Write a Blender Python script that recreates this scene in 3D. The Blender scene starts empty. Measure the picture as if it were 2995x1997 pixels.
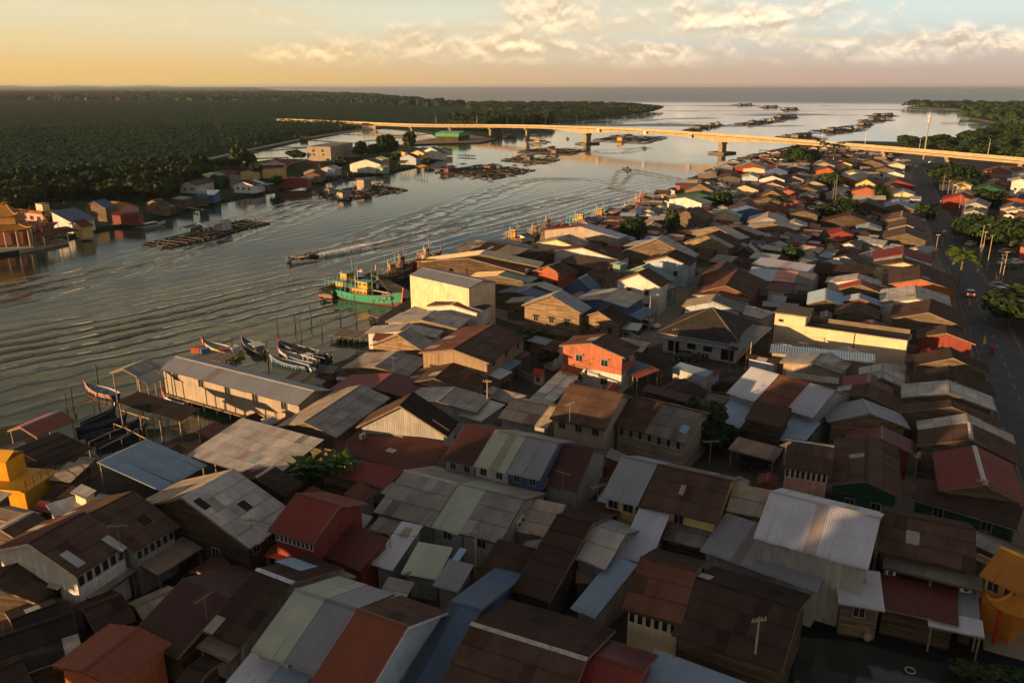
import bpy, bmesh, math, random
import numpy as np
from mathutils import Vector, Matrix
R = math.radians
rnd = random.Random(7)
S = bpy.context.scene
COL = S.collection

# ---------------------------------------------------------------- camera
CAM_Z, FPX, PITCH = 46.0, 2330.0, R(17.81)
cam_d = bpy.data.cameras.new('camera'); cam = bpy.data.objects.new('camera', cam_d); COL.objects.link(cam)
cam_d.sensor_width = 36; cam_d.lens = 28.0; cam_d.clip_start = .5; cam_d.clip_end = 90000
cam.location = (0, 0, CAM_Z); cam.rotation_euler = (math.pi/2 - PITCH, 0, 0)
S.camera = cam
SP, CP = math.sin(PITCH), math.cos(PITCH)
SUN_AZ, SUN_EL = R(-116), R(5.2)          # azimuth clockwise from +Y
SUN_DIR = Vector((math.sin(SUN_AZ)*math.cos(SUN_EL), math.cos(SUN_AZ)*math.cos(SUN_EL), math.sin(SUN_EL)))

# ---------------------------------------------------------------- render settings
S.render.engine = 'CYCLES'
S.cycles.use_denoising = True
S.cycles.max_bounces = 5; S.cycles.diffuse_bounces = 2; S.cycles.glossy_bounces = 3
S.cycles.transmission_bounces = 2; S.cycles.volume_bounces = 0
S.view_settings.view_transform = 'Standard'; S.view_settings.look = 'None'
S.view_settings.exposure = 0.78; S.view_settings.gamma = 1.0; S.view_settings.use_curve_mapping = False

# ---------------------------------------------------------------- node helper
class NT:
    def __init__(s, tree): s.t = tree
    def n(s, typ, ins=None, **kw):
        nd = s.t.nodes.new('ShaderNode' + typ)
        for k, v in kw.items(): setattr(nd, k, v)
        for k, v in (ins or {}).items():
            i = nd.inputs[k]
            if isinstance(v, bpy.types.NodeSocket): s.t.links.new(v, i)
            else: i.default_value = v
        return nd
    def m(s, op, a, b=0.0, c=None, clamp=False):
        d = {0: a, 1: b}
        if c is not None: d[2] = c
        return s.n('Math', d, operation=op, use_clamp=clamp).outputs[0]
    def mix(s, f, a, b, blend='MIX'):
        nd = s.t.nodes.new('ShaderNodeMix'); nd.data_type = 'RGBA'; nd.blend_type = blend
        for k, v in ((0, f), (6, a), (7, b)):
            i = nd.inputs[k]
            if isinstance(v, bpy.types.NodeSocket): s.t.links.new(v, i)
            else: i.default_value = v if not isinstance(v, tuple) or len(v) == 4 else (*v, 1)
        return nd.outputs[2]
    def ss(s, x, a, b):
        nd = s.n('MapRange', {'Value': x, 'From Min': a, 'From Max': b}, interpolation_type='SMOOTHSTEP')
        return nd.outputs[0]
    def noise(s, vec, scale, detail=3.0, rough=.55, dist=0.0):
        return s.n('TexNoise', {'Vector': vec, 'Scale': scale, 'Detail': detail, 'Roughness': rough, 'Distortion': dist}).outputs[0]
    def comb(s, x, y, z): return s.n('CombineXYZ', {0: x, 1: y, 2: z}).outputs[0]

# ---------------------------------------------------------------- world: low evening sun, haze bank and clouds
W = bpy.data.worlds.new('World'); S.world = W; W.use_nodes = True
W.node_tree.nodes.clear(); k = NT(W.node_tree)
sky = k.n('TexSky'); sky.sky_type = 'NISHITA'; sky.sun_disc = False
sky.sun_elevation = SUN_EL; sky.sun_rotation = SUN_AZ; sky.altitude = 0; sky.air_density = 1.0; sky.dust_density = .7; sky.ozone_density = 2.5
dirv = k.n('TexCoord').outputs['Generated']
dx, dy, dz = (k.n('SeparateXYZ', {0: dirv}).outputs[i] for i in range(3))
az = k.m('ARCTAN2', dx, dy)                       # radians clockwise from +Y
el = k.m('ARCSINE', dz)
sunc = k.m('COSINE', k.m('SUBTRACT', az, SUN_AZ))  # 1 towards the sun
sunf = k.ss(sunc, -.45, .9)
skyc = k.n('VectorMath', {0: sky.outputs[0], 1: (.042, .050, .060)}, operation='MULTIPLY').outputs[0]
# evening haze bank along the whole horizon: gold towards the sun, grey mauve away from it
sl = k.ss(sunc, -.92, .12)
bankc = k.mix(k.m('MULTIPLY', k.ss(sunc, .2, 1.0), .7), k.mix(sl, (.33, .235, .19), (.50, .315, .105)), (1.25, .70, .24))
bank = k.mix(k.ss(el, R(.0), R(4.8)), bankc, k.mix(sl, (.42, .48, .455), (.49, .43, .28)))
bankf = k.m('SUBTRACT', 1.0, k.ss(el, R(4.0), R(12)))
base = k.mix(bankf, skyc, bank)
# broad veils of high cloud, stretched along the horizon
cvw = k.comb(k.m('MULTIPLY', az, 2.6), k.m('MULTIPLY', k.m('ADD', el, k.m('MULTIPLY', az, .03)), 34.0), 9.0)
n2 = k.noise(cvw, 1.0, 6, .6, .8)
cirr = k.m('MULTIPLY', k.ss(n2, .40, .74), k.ss(el, R(.6), R(3.4)))
cirrc = k.mix(sl, (.47, .38, .27), (.50, .39, .20))
col = k.mix(k.m('MULTIPLY', cirr, .85), base, cirrc)
# heaped clouds standing in banks: a billow field raised inside each bank
def tower(a0, wa, e0, e1):
    """soft mask round azimuth a0 (deg), half width wa, from elevation e0 up to e1"""
    m = k.m('SUBTRACT', 1.0, k.m('ABSOLUTE', k.m('DIVIDE', k.m('SUBTRACT', az, R(a0)), R(wa))), clamp=True)
    h = k.m('MULTIPLY', k.ss(el, R(e0-1.6), R(e0+.5)), k.m('SUBTRACT', 1.0, k.ss(el, R(e0+.2), R(e1))))
    return k.m('MULTIPLY', k.m('POWER', m, .55), h)
tw = None
for t in ((-6.3, 3.6, 2.4, 4.6), (2.5, 3.8, 4.1, 7.5), (-12.5, 6.5, 1.5, 3.6), (27, 13, 1.7, 4.4), (8, 9, 1.6, 3.4), (-2, 12, 2.0, 4.4), (16, 10, 3.6, 7.5), (48, 14, 2, 9), (-60, 20, 3, 8), (80, 18, 2, 8), (-100, 25, 4, 9), (140, 40, 2, 9), (-150, 40, 3, 9), (60, 30, 14, 30), (-20, 30, 14, 28)):
    tt = tower(*t); tw = tt if tw is None else k.m('MAXIMUM', tw, tt)
def billow(de):
    v = k.comb(k.m('MULTIPLY', az, 34.0), k.m('MULTIPLY', k.m('ADD', el, de), 52.0), 1.7)
    return k.m('ADD', k.m('MULTIPLY', k.noise(v, 1.0, 6, .52, .25), .7), k.m('MULTIPLY', k.noise(v, .35, 2, .5), .3))
nb = billow(0.0); shade = billow(.006)
dens = k.m('ADD', nb, k.m('MULTIPLY', tw, .42))
cum = k.ss(dens, .57, 1.0)
lit = k.ss(k.m('SUBTRACT', nb, shade), -.10, .10)
cumc = k.mix(lit, k.mix(sl, (.39, .29, .215), (.46, .31, .135)), k.mix(sl, (.82, .67, .48), (.78, .56, .28)))
col = k.mix(k.m('MULTIPLY', cum, k.m('MULTIPLY', .86, k.ss(el, R(.7), R(2.6)))), col, cumc)
# nothing but dark water and land below the horizon
col = k.mix(k.ss(el, R(-1.2), R(-.1)), (.10, .09, .08), col)
bg = k.n('Background', {'Color': col, 'Strength': 1.0})
out = k.n('OutputWorld', {'Surface': bg.outputs[0]})

# ---------------------------------------------------------------- sun
sd = bpy.data.lights.new('sun', 'SUN'); sun = bpy.data.objects.new('sun', sd); COL.objects.link(sun)
sd.energy = 5.0; sd.angle = R(.6); sd.color = (1.0, .60, .27)
sun.rotation_euler = SUN_DIR.to_track_quat('Z', 'Y').to_euler()
sun.location = SUN_DIR * 300

# ---------------------------------------------------------------- pixel -> point in the world (layout helper)
ZC = (0, 0, 1.0)
def crop(x0, y0, s):
    global ZC; ZC = (x0, y0, s)
def src(p): return (ZC[0] + p[0]/ZC[2], ZC[1] + p[1]/ZC[2])
def ray(p):
    u, v = src(p); x = (u - 1497.5)/FPX; y = (998.5 - v)/FPX
    return Vector((x, CP + y*SP, -SP + y*CP))
def at(p, z):
    d = ray(p); t = (z - CAM_Z)/d.z
    return Vector((d.x*t, d.y*t, z))
DISP = (0, 0, .78531)

# ---------------------------------------------------------------- mesh building
class MB:
    def __init__(s): s.v = []; s.f = []
    def add(s, vs, fs):
        b = len(s.v); s.v += [tuple(p) for p in vs]; s.f += [tuple(i + b for i in f) for f in fs]; return s
    def box(s, x0, x1, y0, y1, z0, z1):
        return s.add([(x0,y0,z0),(x1,y0,z0),(x1,y1,z0),(x0,y1,z0),(x0,y0,z1),(x1,y0,z1),(x1,y1,z1),(x0,y1,z1)],
                     [(3,2,1,0),(4,5,6,7),(0,1,5,4),(1,2,6,5),(2,3,7,6),(3,0,4,7)])
    def bar(s, a, b, w, h=None, up=(0,0,1)):
        a = Vector(a); b = Vector(b); h = h or w; d = (b-a).normalized(); up = Vector(up)
        if abs(d.dot(up)) > .98: up = Vector((1,0,0))
        x = d.cross(up).normalized()*w/2; y = x.cross(d).normalized()*h/2
        return s.add([a-x-y,a+x-y,a+x+y,a-x+y,b-x-y,b+x-y,b+x+y,b-x+y],
                     [(0,1,2,3),(7,6,5,4),(4,5,1,0),(5,6,2,1),(6,7,3,2),(7,4,0,3)])
    def tube(s, pts, rads, n=6, cap=True):
        pts = [Vector(p) for p in pts]; b = len(s.v)
        for i, p in enumerate(pts):
            d = (pts[min(i+1, len(pts)-1)] - pts[max(i-1, 0)]).normalized()
            up = Vector((0,0,1)) if abs(d.z) < .9 else Vector((1,0,0))
            x = d.cross(up).normalized(); y = d.cross(x)
            for j in range(n):
                t = 2*math.pi*j/n; s.v.append(tuple(p + (x*math.cos(t) + y*math.sin(t))*rads[i]))
        for i in range(len(pts)-1):
            for j in range(n):
                q = (j+1) % n; s.f.append((b+i*n+j, b+i*n+q, b+(i+1)*n+q, b+(i+1)*n+j))
        if cap:
            s.f.append(tuple(b+j for j in range(n))[::-1]); s.f.append(tuple(b+(len(pts)-1)*n+j for j in range(n)))
        return s
    def cyl(s, x, y, z0, z1, r, n=8, r1=None): return s.tube([(x,y,z0),(x,y,z1)], [r, r if r1 is None else r1], n)
    def prism(s, prof, x0, x1):
        """profile in (y, z), counter clockwise seen from +x, pushed along x"""
        n = len(prof); b = len(s.v)
        for x in (x0, x1): s.v += [(x, p[0], p[1]) for p in prof]
        s.f.append(tuple(b+i for i in range(n))[::-1]); s.f.append(tuple(b+n+i for i in range(n)))
        for i in range(n):
            j = (i+1) % n; s.f.append((b+i, b+j, b+n+j, b+n+i))
        return s
    def mesh(s, name, mat=None, smooth=False):
        me = bpy.data.meshes.new(name); me.from_pydata(s.v, [], s.f); me.update()
        if mat: me.materials.append(mat)
        if smooth:
            for p in me.polygons: p.use_smooth = True
        return me
    def build(s, name, mat, parent=None, color=None, smooth=False):
        return put(name, s.mesh(name, mat, smooth), parent, color)
def put(name, me, parent=None, color=None, loc=None, rot=None, scale=None):
    o = bpy.data.objects.new(name, me); COL.objects.link(o)
    if parent is not None: o.parent = parent
    if color is not None: o.color = (*color[:3], 1)
    if loc is not None: o.location = loc
    if rot is not None: o.rotation_euler = rot
    if scale is not None: o.scale = scale
    return o
USED = {}
def tag(o, label=None, cat=None, group=None, kind=None):
    if label: o['label'] = label; USED[label] = USED.get(label, 0) + 1
    if cat: o['category'] = cat
    if group: o['group'] = group
    if kind: o['kind'] = kind
    return o
def thing(name, loc, rz, label, cat, group=None):
    o = put(name, None, loc=loc, rot=(0, 0, rz)); o.empty_display_size = .5
    return tag(o, label, cat, group)
def copy_tree(o, parent=None):
    c = o.copy(); COL.objects.link(c)
    if parent is not None: c.parent = parent
    for ch in o.children: copy_tree(ch, c)
    return c
def tri_mesh(name, co, tris, mat, nper=3):
    """numpy verts (n,3) and faces (m,nper) -> mesh, fast"""
    me = bpy.data.meshes.new(name); n = len(co); m = len(tris)
    me.vertices.add(n); me.vertices.foreach_set('co', np.ascontiguousarray(co, dtype=np.float32).ravel())
    me.loops.add(m*nper); me.loops.foreach_set('vertex_index', np.ascontiguousarray(tris, dtype=np.int32).ravel())
    me.polygons.add(m); me.polygons.foreach_set('loop_start', np.arange(0, m*nper, nper, dtype=np.int32))
    me.update(calc_edges=True); me.validate()
    if mat: me.materials.append(mat)
    return me
def jit(c, a=.1):
    f = 1 + rnd.uniform(-a, a); h = rnd.uniform(-a*.15, a*.15); return (c[0]*f*(1+h), c[1]*f, c[2]*f*(1-h))

# ---------------------------------------------------------------- materials
def newmat(name):
    m = bpy.data.materials.new(name); m.use_nodes = True; m.node_tree.nodes.clear(); return m, NT(m.node_tree)
def finish(k, colr, rough, spec=.3, metal=0.0, bump=None, bdist=.02, bstr=1.0):
    ins = {'Base Color': colr, 'Roughness': rough, 'Specular IOR Level': spec, 'Metallic': metal}
    if bump is not None:
        ins['Normal'] = k.n('Bump', {'Height': bump, 'Distance': bdist, 'Strength': bstr}).outputs[0]
    b = k.n('BsdfPrincipled', ins); k.n('OutputMaterial', {'Surface': b.outputs[0]})
def objcol(k): i = k.n('ObjectInfo'); return i.outputs['Color'], i.outputs['Random']
def mul(k, c, f): return k.n('VectorMath', {0: c, 'Scale': f}, operation='SCALE').outputs[0]

def m_sheet(name, rough, spec, rusty, metal=0.0, fine=0.0, va=1.0):
    """roof sheet: unit sheet, x across, y down the slope"""
    m, k = newmat(name); c, rn = objcol(k)
    pos = k.n('NewGeometry').outputs['Position']
    oc = k.n('TexCoord').outputs['Object']
    ox, oy, oz = (k.n('SeparateXYZ', {0: oc}).outputs[i] for i in range(3))
    st = k.noise(k.comb(k.m('MULTIPLY', ox, 14), k.m('MULTIPLY', oy, 1.3), k.m('MULTIPLY', rn, 90)), 1, 4, .6)
    bl = k.noise(pos, .55, 5, .6)
    f = k.m('MULTIPLY', k.n('MapRange', {'Value': st, 'From Min': .3, 'From Max': .7, 'To Min': 1-.20*va, 'To Max': 1+.15*va}).outputs[0],
            k.n('MapRange', {'Value': bl, 'From Min': .3, 'From Max': .7, 'To Min': 1-.22*va, 'To Max': 1+.18*va}).outputs[0])
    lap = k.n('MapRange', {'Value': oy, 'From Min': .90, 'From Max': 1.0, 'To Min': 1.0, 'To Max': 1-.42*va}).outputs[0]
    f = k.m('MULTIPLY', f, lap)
    col = mul(k, c, f)
    sp = k.ss(k.noise(pos, 1.6, 6, .7), .64, .74)
    col = k.mix(k.m('MULTIPLY', sp, rusty), col, (.10, .045, .022))
    gr = k.noise(pos, 6.0, 3, .6)
    h = gr
    if fine:
        h = k.m('ADD', k.m('MULTIPLY', k.m('SINE', k.m('MULTIPLY', ox, fine)), .6), k.m('MULTIPLY', gr, .4))
    finish(k, col, rough, spec, metal, h, .012, .6)
    return m
M = {}
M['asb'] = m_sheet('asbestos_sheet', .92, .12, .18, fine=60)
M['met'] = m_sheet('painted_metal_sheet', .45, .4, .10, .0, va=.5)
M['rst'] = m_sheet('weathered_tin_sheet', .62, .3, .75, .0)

def m_far_roof():
    m, k = newmat('far_roof'); c, rn = objcol(k)
    pos = k.n('NewGeometry').outputs['Position']
    oc = k.n('TexCoord').outputs['Object']
    bl = k.noise(pos, .9, 5, .65)
    st = k.noise(k.n('VectorMath', {0: oc, 1: (3.2, .5, .5)}, operation='MULTIPLY').outputs[0], 1, 3, .6)
    f = k.m('MULTIPLY', k.n('MapRange', {'Value': bl, 'From Min': .3, 'From Max': .7, 'To Min': .7, 'To Max': 1.25}).outputs[0],
            k.n('MapRange', {'Value': st, 'From Min': .3, 'From Max': .7, 'To Min': .82, 'To Max': 1.15}).outputs[0])
    finish(k, mul(k, c, f), .75, .2, 0, bl, .03)
    return m
M['far'] = m_far_roof()

def m_wall(name, kind):
    m, k = newmat(name); c, rn = objcol(k)
    oc = k.n('TexCoord').outputs['Object']
    ox, oy, oz = (k.n('SeparateXYZ', {0: oc}).outputs[i] for i in range(3))
    hor = k.m('ADD', ox, oy)
    pos = k.n('NewGeometry').outputs['Position']
    bl = k.noise(pos, .5, 5, .65)
    f = k.n('MapRange', {'Value': bl, 'From Min': .25, 'From Max': .75, 'To Min': .72, 'To Max': 1.2}).outputs[0]
    if kind == 'plank':
        row = k.m('FLOOR', k.m('DIVIDE', oz, .19))
        fr = k.m('FRACT', k.m('DIVIDE', oz, .19))
        j = k.n('TexWhiteNoise', {'W': k.m('ADD', k.m('MULTIPLY', row, 3.7), k.m('FLOOR', k.m('ADD', k.m('DIVIDE', hor, 3.1), k.m('MULTIPLY', row, .37))))}, noise_dimensions='1D').outputs[0]
        f = k.m('MULTIPLY', f, k.n('MapRange', {'Value': j, 'To Min': .62, 'To Max': 1.3}).outputs[0])
        gap = k.m('LESS_THAN', fr, .14)
        f = k.m('MULTIPLY', f, k.m('SUBTRACT', 1.0, k.m('MULTIPLY', gap, .6)))
        gr = k.noise(k.comb(k.m('MULTIPLY', hor, .8), 0.0, k.m('MULTIPLY', oz, 14)), 1, 3)
        f = k.m('MULTIPLY', f, k.n('MapRange', {'Value': gr, 'From Min': .3, 'From Max': .7, 'To Min': .8, 'To Max': 1.2}).outputs[0])
        finish(k, mul(k, c, f), .9, .1, 0, fr, .03)
    elif kind == 'rib':
        fr = k.m('FRACT', k.m('DIVIDE', hor, .24))
        tri = k.m('ABSOLUTE', k.m('SUBTRACT', fr, .5))
        stn = k.noise(k.comb(k.m('MULTIPLY', hor, 2.2), 0.0, k.m('MULTIPLY', oz, .25)), 1, 4)
        f = k.m('MULTIPLY', f, k.n('MapRange', {'Value': stn, 'From Min': .3, 'From Max': .7, 'To Min': .8, 'To Max': 1.15}).outputs[0])
        rust = k.m('MULTIPLY', k.ss(k.noise(k.comb(k.m('MULTIPLY', hor, 1.1), 0.0, k.m('MULTIPLY', oz, .5)), 1, 6, .7), .6, .74), .55)
        col = k.mix(rust, mul(k, c, f), (.14, .06, .025))
        finish(k, col, .55, .3, 0, tri, .05)
    else:
        stn = k.noise(k.comb(k.m('MULTIPLY', hor, 1.6), 0.0, k.m('MULTIPLY', oz, .18)), 1, 5, .65)
        dirt = k.m('MULTIPLY', k.ss(stn, .52, .78), .6)
        dk = k.ss(k.noise(pos, 1.1, 6, .7), .60, .74)
        col = k.mix(k.m('MAXIMUM', k.m('MULTIPLY', dirt, .6), k.m('MULTIPLY', dk, .5)), mul(k, c, f), mul(k, c, .42))
        finish(k, col, .88, .15, 0, k.noise(pos, 5, 4), .01)
    return m
M['plank'] = m_wall('plank_wall', 'plank'); M['rib'] = m_wall('ribbed_wall', 'rib'); M['pla'] = m_wall('plaster_wall', 'pla')

def m_plain(name, rough, spec=.3, var=.25, scale=1.5, metal=0.0, emit=None):
    m, k = newmat(name); c, rn = objcol(k)
    pos = k.n('NewGeometry').outputs['Position']
    n_ = k.noise(pos, scale, 5, .6)
    f = k.n('MapRange', {'Value': n_, 'From Min': .3, 'From Max': .7, 'To Min': 1-var, 'To Max': 1+var}).outputs[0]
    finish(k, mul(k, c, f), rough, spec, metal, n_, .008)
    return m
M['wood'] = m_plain('weathered_wood', .9, .1, .35, 3)
M['paint'] = m_plain('gloss_paint', .38, .45, .12, 1.2)
M['conc'] = m_plain('concrete', .9, .15, .22, .35)
M['cloth'] = m_plain('cloth', .95, .05, .2, 2)
M['metal'] = m_plain('grey_metal', .4, .5, .1, 2, .6)
M['rubber'] = m_plain('rubber', .85, .2, .15, 3)
def m_glass():
    m, k = newmat('dark_glass'); c, rn = objcol(k)
    finish(k, c, .12, .6); return m
M['glass'] = m_glass()
def m_lamp():
    m, k = newmat('lamp_lens'); c, rn = objcol(k)
    b = k.n('BsdfPrincipled', {'Base Color': c, 'Emission Color': c, 'Emission Strength': 4.0}); k.n('OutputMaterial', {'Surface': b.outputs[0]}); return m
M['lamp'] = m_lamp()

def m_leaf(name, cols, sc):
    m, k = newmat(name); c, rn = objcol(k)
    g = k.n('NewGeometry'); pos = g.outputs['Position']
    isl = g.outputs['Random Per Island']
    n_ = k.noise(pos, sc, 4, .6)
    a = k.mix(k.ss(n_, .35, .65), cols[0], cols[1])
    a = k.mix(k.m('MULTIPLY', isl, .6), a, cols[2])
    a = k.mix(1.0, a, c, 'MULTIPLY')
    finish(k, a, .65, .2)
    return m
M['leaf'] = m_leaf('tree_leaves', ((.011, .030, .008), (.024, .048, .012), (.044, .066, .016)), .35)
M['palm'] = m_leaf('palm_fronds', ((.008, .036, .014), (.014, .056, .020), (.024, .070, .023)), .02)

GND = 1.2     # top of the made ground of the village
# ================================================================ THE SETTING
def poly_land(name, pts, z, mat, color, kind='structure'):
    """flat ground from an outline, with a sloping bank down into the water"""
    bm = bmesh.new(); vs = [bm.verts.new((p[0], p[1], z)) for p in pts]
    f = bm.faces.new(vs); f.normal_update()
    if f.normal.z < 0: f.normal_flip()
    lo = [bm.verts.new((p[0], p[1], -1.5)) for p in pts]
    n = len(vs)
    for i in range(n):
        j = (i+1) % n; bm.faces.new((vs[i], lo[i], lo[j], vs[j]))
    bmesh.ops.triangulate(bm, faces=[f])
    bmesh.ops.recalc_face_normals(bm, faces=bm.faces)
    me = bpy.data.meshes.new(name); bm.to_mesh(me); bm.free(); me.materials.append(mat)
    o = put(name, me, color=color); tag(o, kind=kind); return o
def refine(pts, step, amp):
    out = []
    for i, p in enumerate(pts[:-1]):
        q = pts[i+1]; a = Vector(p[:2]); b = Vector(q[:2]); L = (b-a).length
        n = max(1, min(24, int(L/step)))
        for j in range(n):
            c = a.lerp(b, j/n)
            if j: c += Vector((rnd.uniform(-amp, amp), rnd.uniform(-amp, amp)))
            out.append((c.x, c.y))
    return out
def m_ground(name, cols, sc):
    m, k = newmat(name); pos = k.n('NewGeometry').outputs['Position']
    a = k.mix(k.ss(k.noise(pos, sc, 6, .65), .4, .62), cols[0], cols[1])
    a = k.mix(k.m('MULTIPLY', k.ss(k.noise(pos, sc*4, 5, .6), .45, .7), .7), a, cols[2])
    finish(k, a, .95, .1, 0, k.noise(pos, 3, 6), .03); return m
M['soil'] = m_ground('village_ground', ((.055, .048, .040), (.10, .088, .072), (.03, .028, .022)), .09)
M['sand'] = m_ground('sand', ((.27, .205, .15), (.33, .25, .185), (.20, .15, .11)), .05)
M['marsh'] = m_ground('plantation_ground', ((.010, .038, .015), (.016, .052, .019), (.026, .056, .020)), .02)
M['far_canopy'] = m_ground('far_canopy', ((.016, .036, .017), (.026, .050, .022), (.012, .026, .013)), .012)

crop(*DISP)
vil = [at(p, 0) for p in ((-60, 1010), (60, 990), (110, 1005), (165, 1050), (250, 1075), (340, 1050), (430, 1015), (560, 985), (660, 960), (740, 860), (800, 838), (858, 800), (868, 745), (950, 690), (990, 620),
      (1150, 560), (1240, 545), (1330, 512), (1440, 480), (1540, 440), (1600, 408), (1668, 382), (1700, 366), (1790, 345), (1850, 335), (1960, 327), (2051, 329), (2134, 332.5), (2184, 324), (2234, 316), (2268, 305), (2294, 297.5), (2311, 287), (2231, 272), (2211, 267), (2238, 259), (2201, 252), (2085, 245.7), (2150, 240), (2250, 237.5), (2420, 236))]
vil = [(p.x, p.y) for p in vil]
vil = refine(vil[:27], 12, 1.2) + vil[26:]
vil += [(5200, 2500), (5200, -80), (-60, -80), (-66, 20)]
poly_land('village_ground', vil, GND, M['soil'], (1, 1, 1))
lb = [at(p, 0) for p in ((-120, 625), (0, 590), (100, 570), (220, 531), (330, 512), (480, 470), (640, 438), (800, 408), (900, 398), (1000, 372), (1020, 352), (930, 336), (960, 333), (1100, 330),
      (1145, 318), (1130, 305), (1090, 303), (1200, 290), (1340, 276), (1420, 266), (1500, 255), (1517, 250), (1440, 241), (1240, 238.5), (1080, 238), (1010, 237), (960, 231), (850, 219))]
lb = refine([(p.x, p.y) for p in lb][:17], 14, 1.2) + [(p.x, p.y) for p in lb][16:]
far = at((640, 208), 0); lb += [(far.x, far.y), (-9000, 29000), (-26000, 27000), (-26000, 200), (-300, 200)]
poly_land('plantation_ground', lb, .9, M['marsh'], (1, 1, 1))
sb = [at(p, .9) for p in ((800, 326), (900, 322), (960, 311), (1060, 305), (1100, 313), (1142, 319), (1100, 327), (960, 331.5), (880, 336), (820, 336))]
bm = bmesh.new(); bm.faces.new([bm.verts.new((p.x, p.y, .93)) for p in sb]); bmesh.ops.triangulate(bm, faces=bm.faces); bmesh.ops.recalc_face_normals(bm, faces=bm.faces)
me = bpy.data.meshes.new('sandbar'); bm.to_mesh(me); bm.free(); me.materials.append(M['sand']); tag(put('sandbar', me), kind='structure')

# ---- water with wakes
def m_water():
    m, k = newmat('river_water'); pos = k.n('NewGeometry').outputs['Position']
    hs = None
    for i in range(3):
        ph = k.n('Attribute', attribute_name='phase%d' % i).outputs['Fac']; am = k.n('Attribute', attribute_name='amp%d' % i).outputs['Fac']
        wob = k.m('MULTIPLY', k.noise(pos, .045, 4, .6), 9.0)
        brk = k.n('MapRange', {'Value': k.noise(pos, .035, 3, .6), 'From Min': .36, 'From Max': .64, 'To Min': .08, 'To Max': 1.15}).outputs[0]
        s = k.m('SINE', k.m('ADD', ph, wob))
        s = k.m('SUBTRACT', k.m('MULTIPLY', k.m('POWER', k.m('MULTIPLY', k.m('ADD', s, 1.0), .5), 3.6), 2.0), 1.0)
        h = k.m('MULTIPLY', k.m('MULTIPLY', s, am), brk); hs = h if hs is None else k.m('ADD', hs, h)
    pr = k.n('Mapping', {'Vector': pos, 'Rotation': (0, 0, R(28)), 'Scale': (.35, 1.0, 1.0)}).outputs[0]
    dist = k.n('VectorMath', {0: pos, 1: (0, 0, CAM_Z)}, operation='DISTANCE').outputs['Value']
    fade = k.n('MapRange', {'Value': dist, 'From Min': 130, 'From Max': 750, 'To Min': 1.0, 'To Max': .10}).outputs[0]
    r1 = k.m('MULTIPLY', k.noise(pr, .55, 4, .62), .028)
    r2 = k.m('MULTIPLY', k.noise(pos, 1.7, 3, .6), .022)
    patch = k.n('MapRange', {'Value': k.noise(pos, .012, 3, .6), 'From Min': .35, 'From Max': .65, 'To Min': .45, 'To Max': 1.2}).outputs[0]
    rip = k.m('MULTIPLY', k.m('MULTIPLY', k.m('ADD', r1, r2), fade), patch)
    # slick bands on the far estuary: calm water shines, ruffled water is dull
    slv = k.n('Mapping', {'Vector': pos, 'Scale': (.0016, .0042, 1)}).outputs[0]
    slick = k.ss(k.noise(slv, 1, 5, .6, 1.2), .55, .63)
    farf = k.ss(dist, 420, 900)
    rufflef = k.m('MULTIPLY', farf, k.m('MAXIMUM', slick, k.ss(dist, 2100, 2700)))
    rough = k.n('MapRange', {'Value': rufflef, 'To Min': .06, 'To Max': .42}).outputs[0]
    bmp = k.n('Bump', {'Height': k.m('ADD', hs, rip), 'Distance': 1.0, 'Strength': 1.0}).outputs[0]
    foam = k.n('Attribute', attribute_name='foam').outputs['Fac']
    fm = k.ss(k.m('MULTIPLY', foam, k.m('ADD', k.noise(pos, 1.3, 5, .7), .35)), .42, .62)
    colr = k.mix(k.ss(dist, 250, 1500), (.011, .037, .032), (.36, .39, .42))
    colr = k.mix(fm, colr, (.88, .85, .80))
    rough = k.m('MAXIMUM', rough, k.m('MULTIPLY', fm, .8))
    b = k.n('BsdfPrincipled', {'Base Color': colr, 'Roughness': rough, 'Specular IOR Level': k.n('MapRange', {'Value': rufflef, 'To Min': .5, 'To Max': .28}).outputs[0], 'IOR': 1.33, 'Normal': bmp})
    k.n('OutputMaterial', {'Surface': b.outputs[0]}); return m
M['water'] = m_water()
def axis(lo, hi, step, far_, sgn):
    a = list(np.arange(lo, hi + .1, step)); x = hi; s = step
    while x < far_: s *= 1.35; x += s; a.append(min(x, far_))
    if sgn:
        x = lo; s = step; b = []
        while x > -far_: s *= 1.35; x -= s; b.append(max(x, -far_))
        a = b[::-1] + a
    return np.array(a)
gx = axis(-260, 190, 3.0, 30000, True); gy = axis(40, 620, 3.0, 30000, False)
X, Y = np.meshgrid(gx, gy); P2 = np.stack([X.ravel(), Y.ravel()], 1)
def pdist(P, line):
    """signed distance to a polyline and distance along it"""
    best = np.full(len(P), 1e9); sg = np.zeros(len(P)); al = np.zeros(len(P)); acc = 0
    for a, b in zip(line[:-1], line[1:]):
        a = np.array(a[:2]); b = np.array(b[:2]); d = b-a; L = np.hypot(*d); t = np.clip(((P-a)@d)/L**2, 0, 1)
        q = P-(a+t[:, None]*d); ds = np.hypot(q[:, 0], q[:, 1]); cr = d[0]*q[:, 1]-d[1]*q[:, 0]
        w = ds < best; best[w] = ds[w]; sg[w] = np.sign(cr[w]); al[w] = (acc+t*L)[w]; acc += L
    return best*sg, al
crop(*DISP)
def line(*ps): return [tuple(at(p, 0)[:2]) for p in ps]
amp = np.zeros((3, len(P2))); pha = np.zeros((3, len(P2))); foam = np.zeros(len(P2))
L1 = line((-300, 890), (0, 818), (300, 757), (600, 688), (800, 640), (1000, 580), (1300, 512), (1600, 430))
d, al = pdist(P2, L1); d = d + 3*np.sin(al/60)
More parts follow.
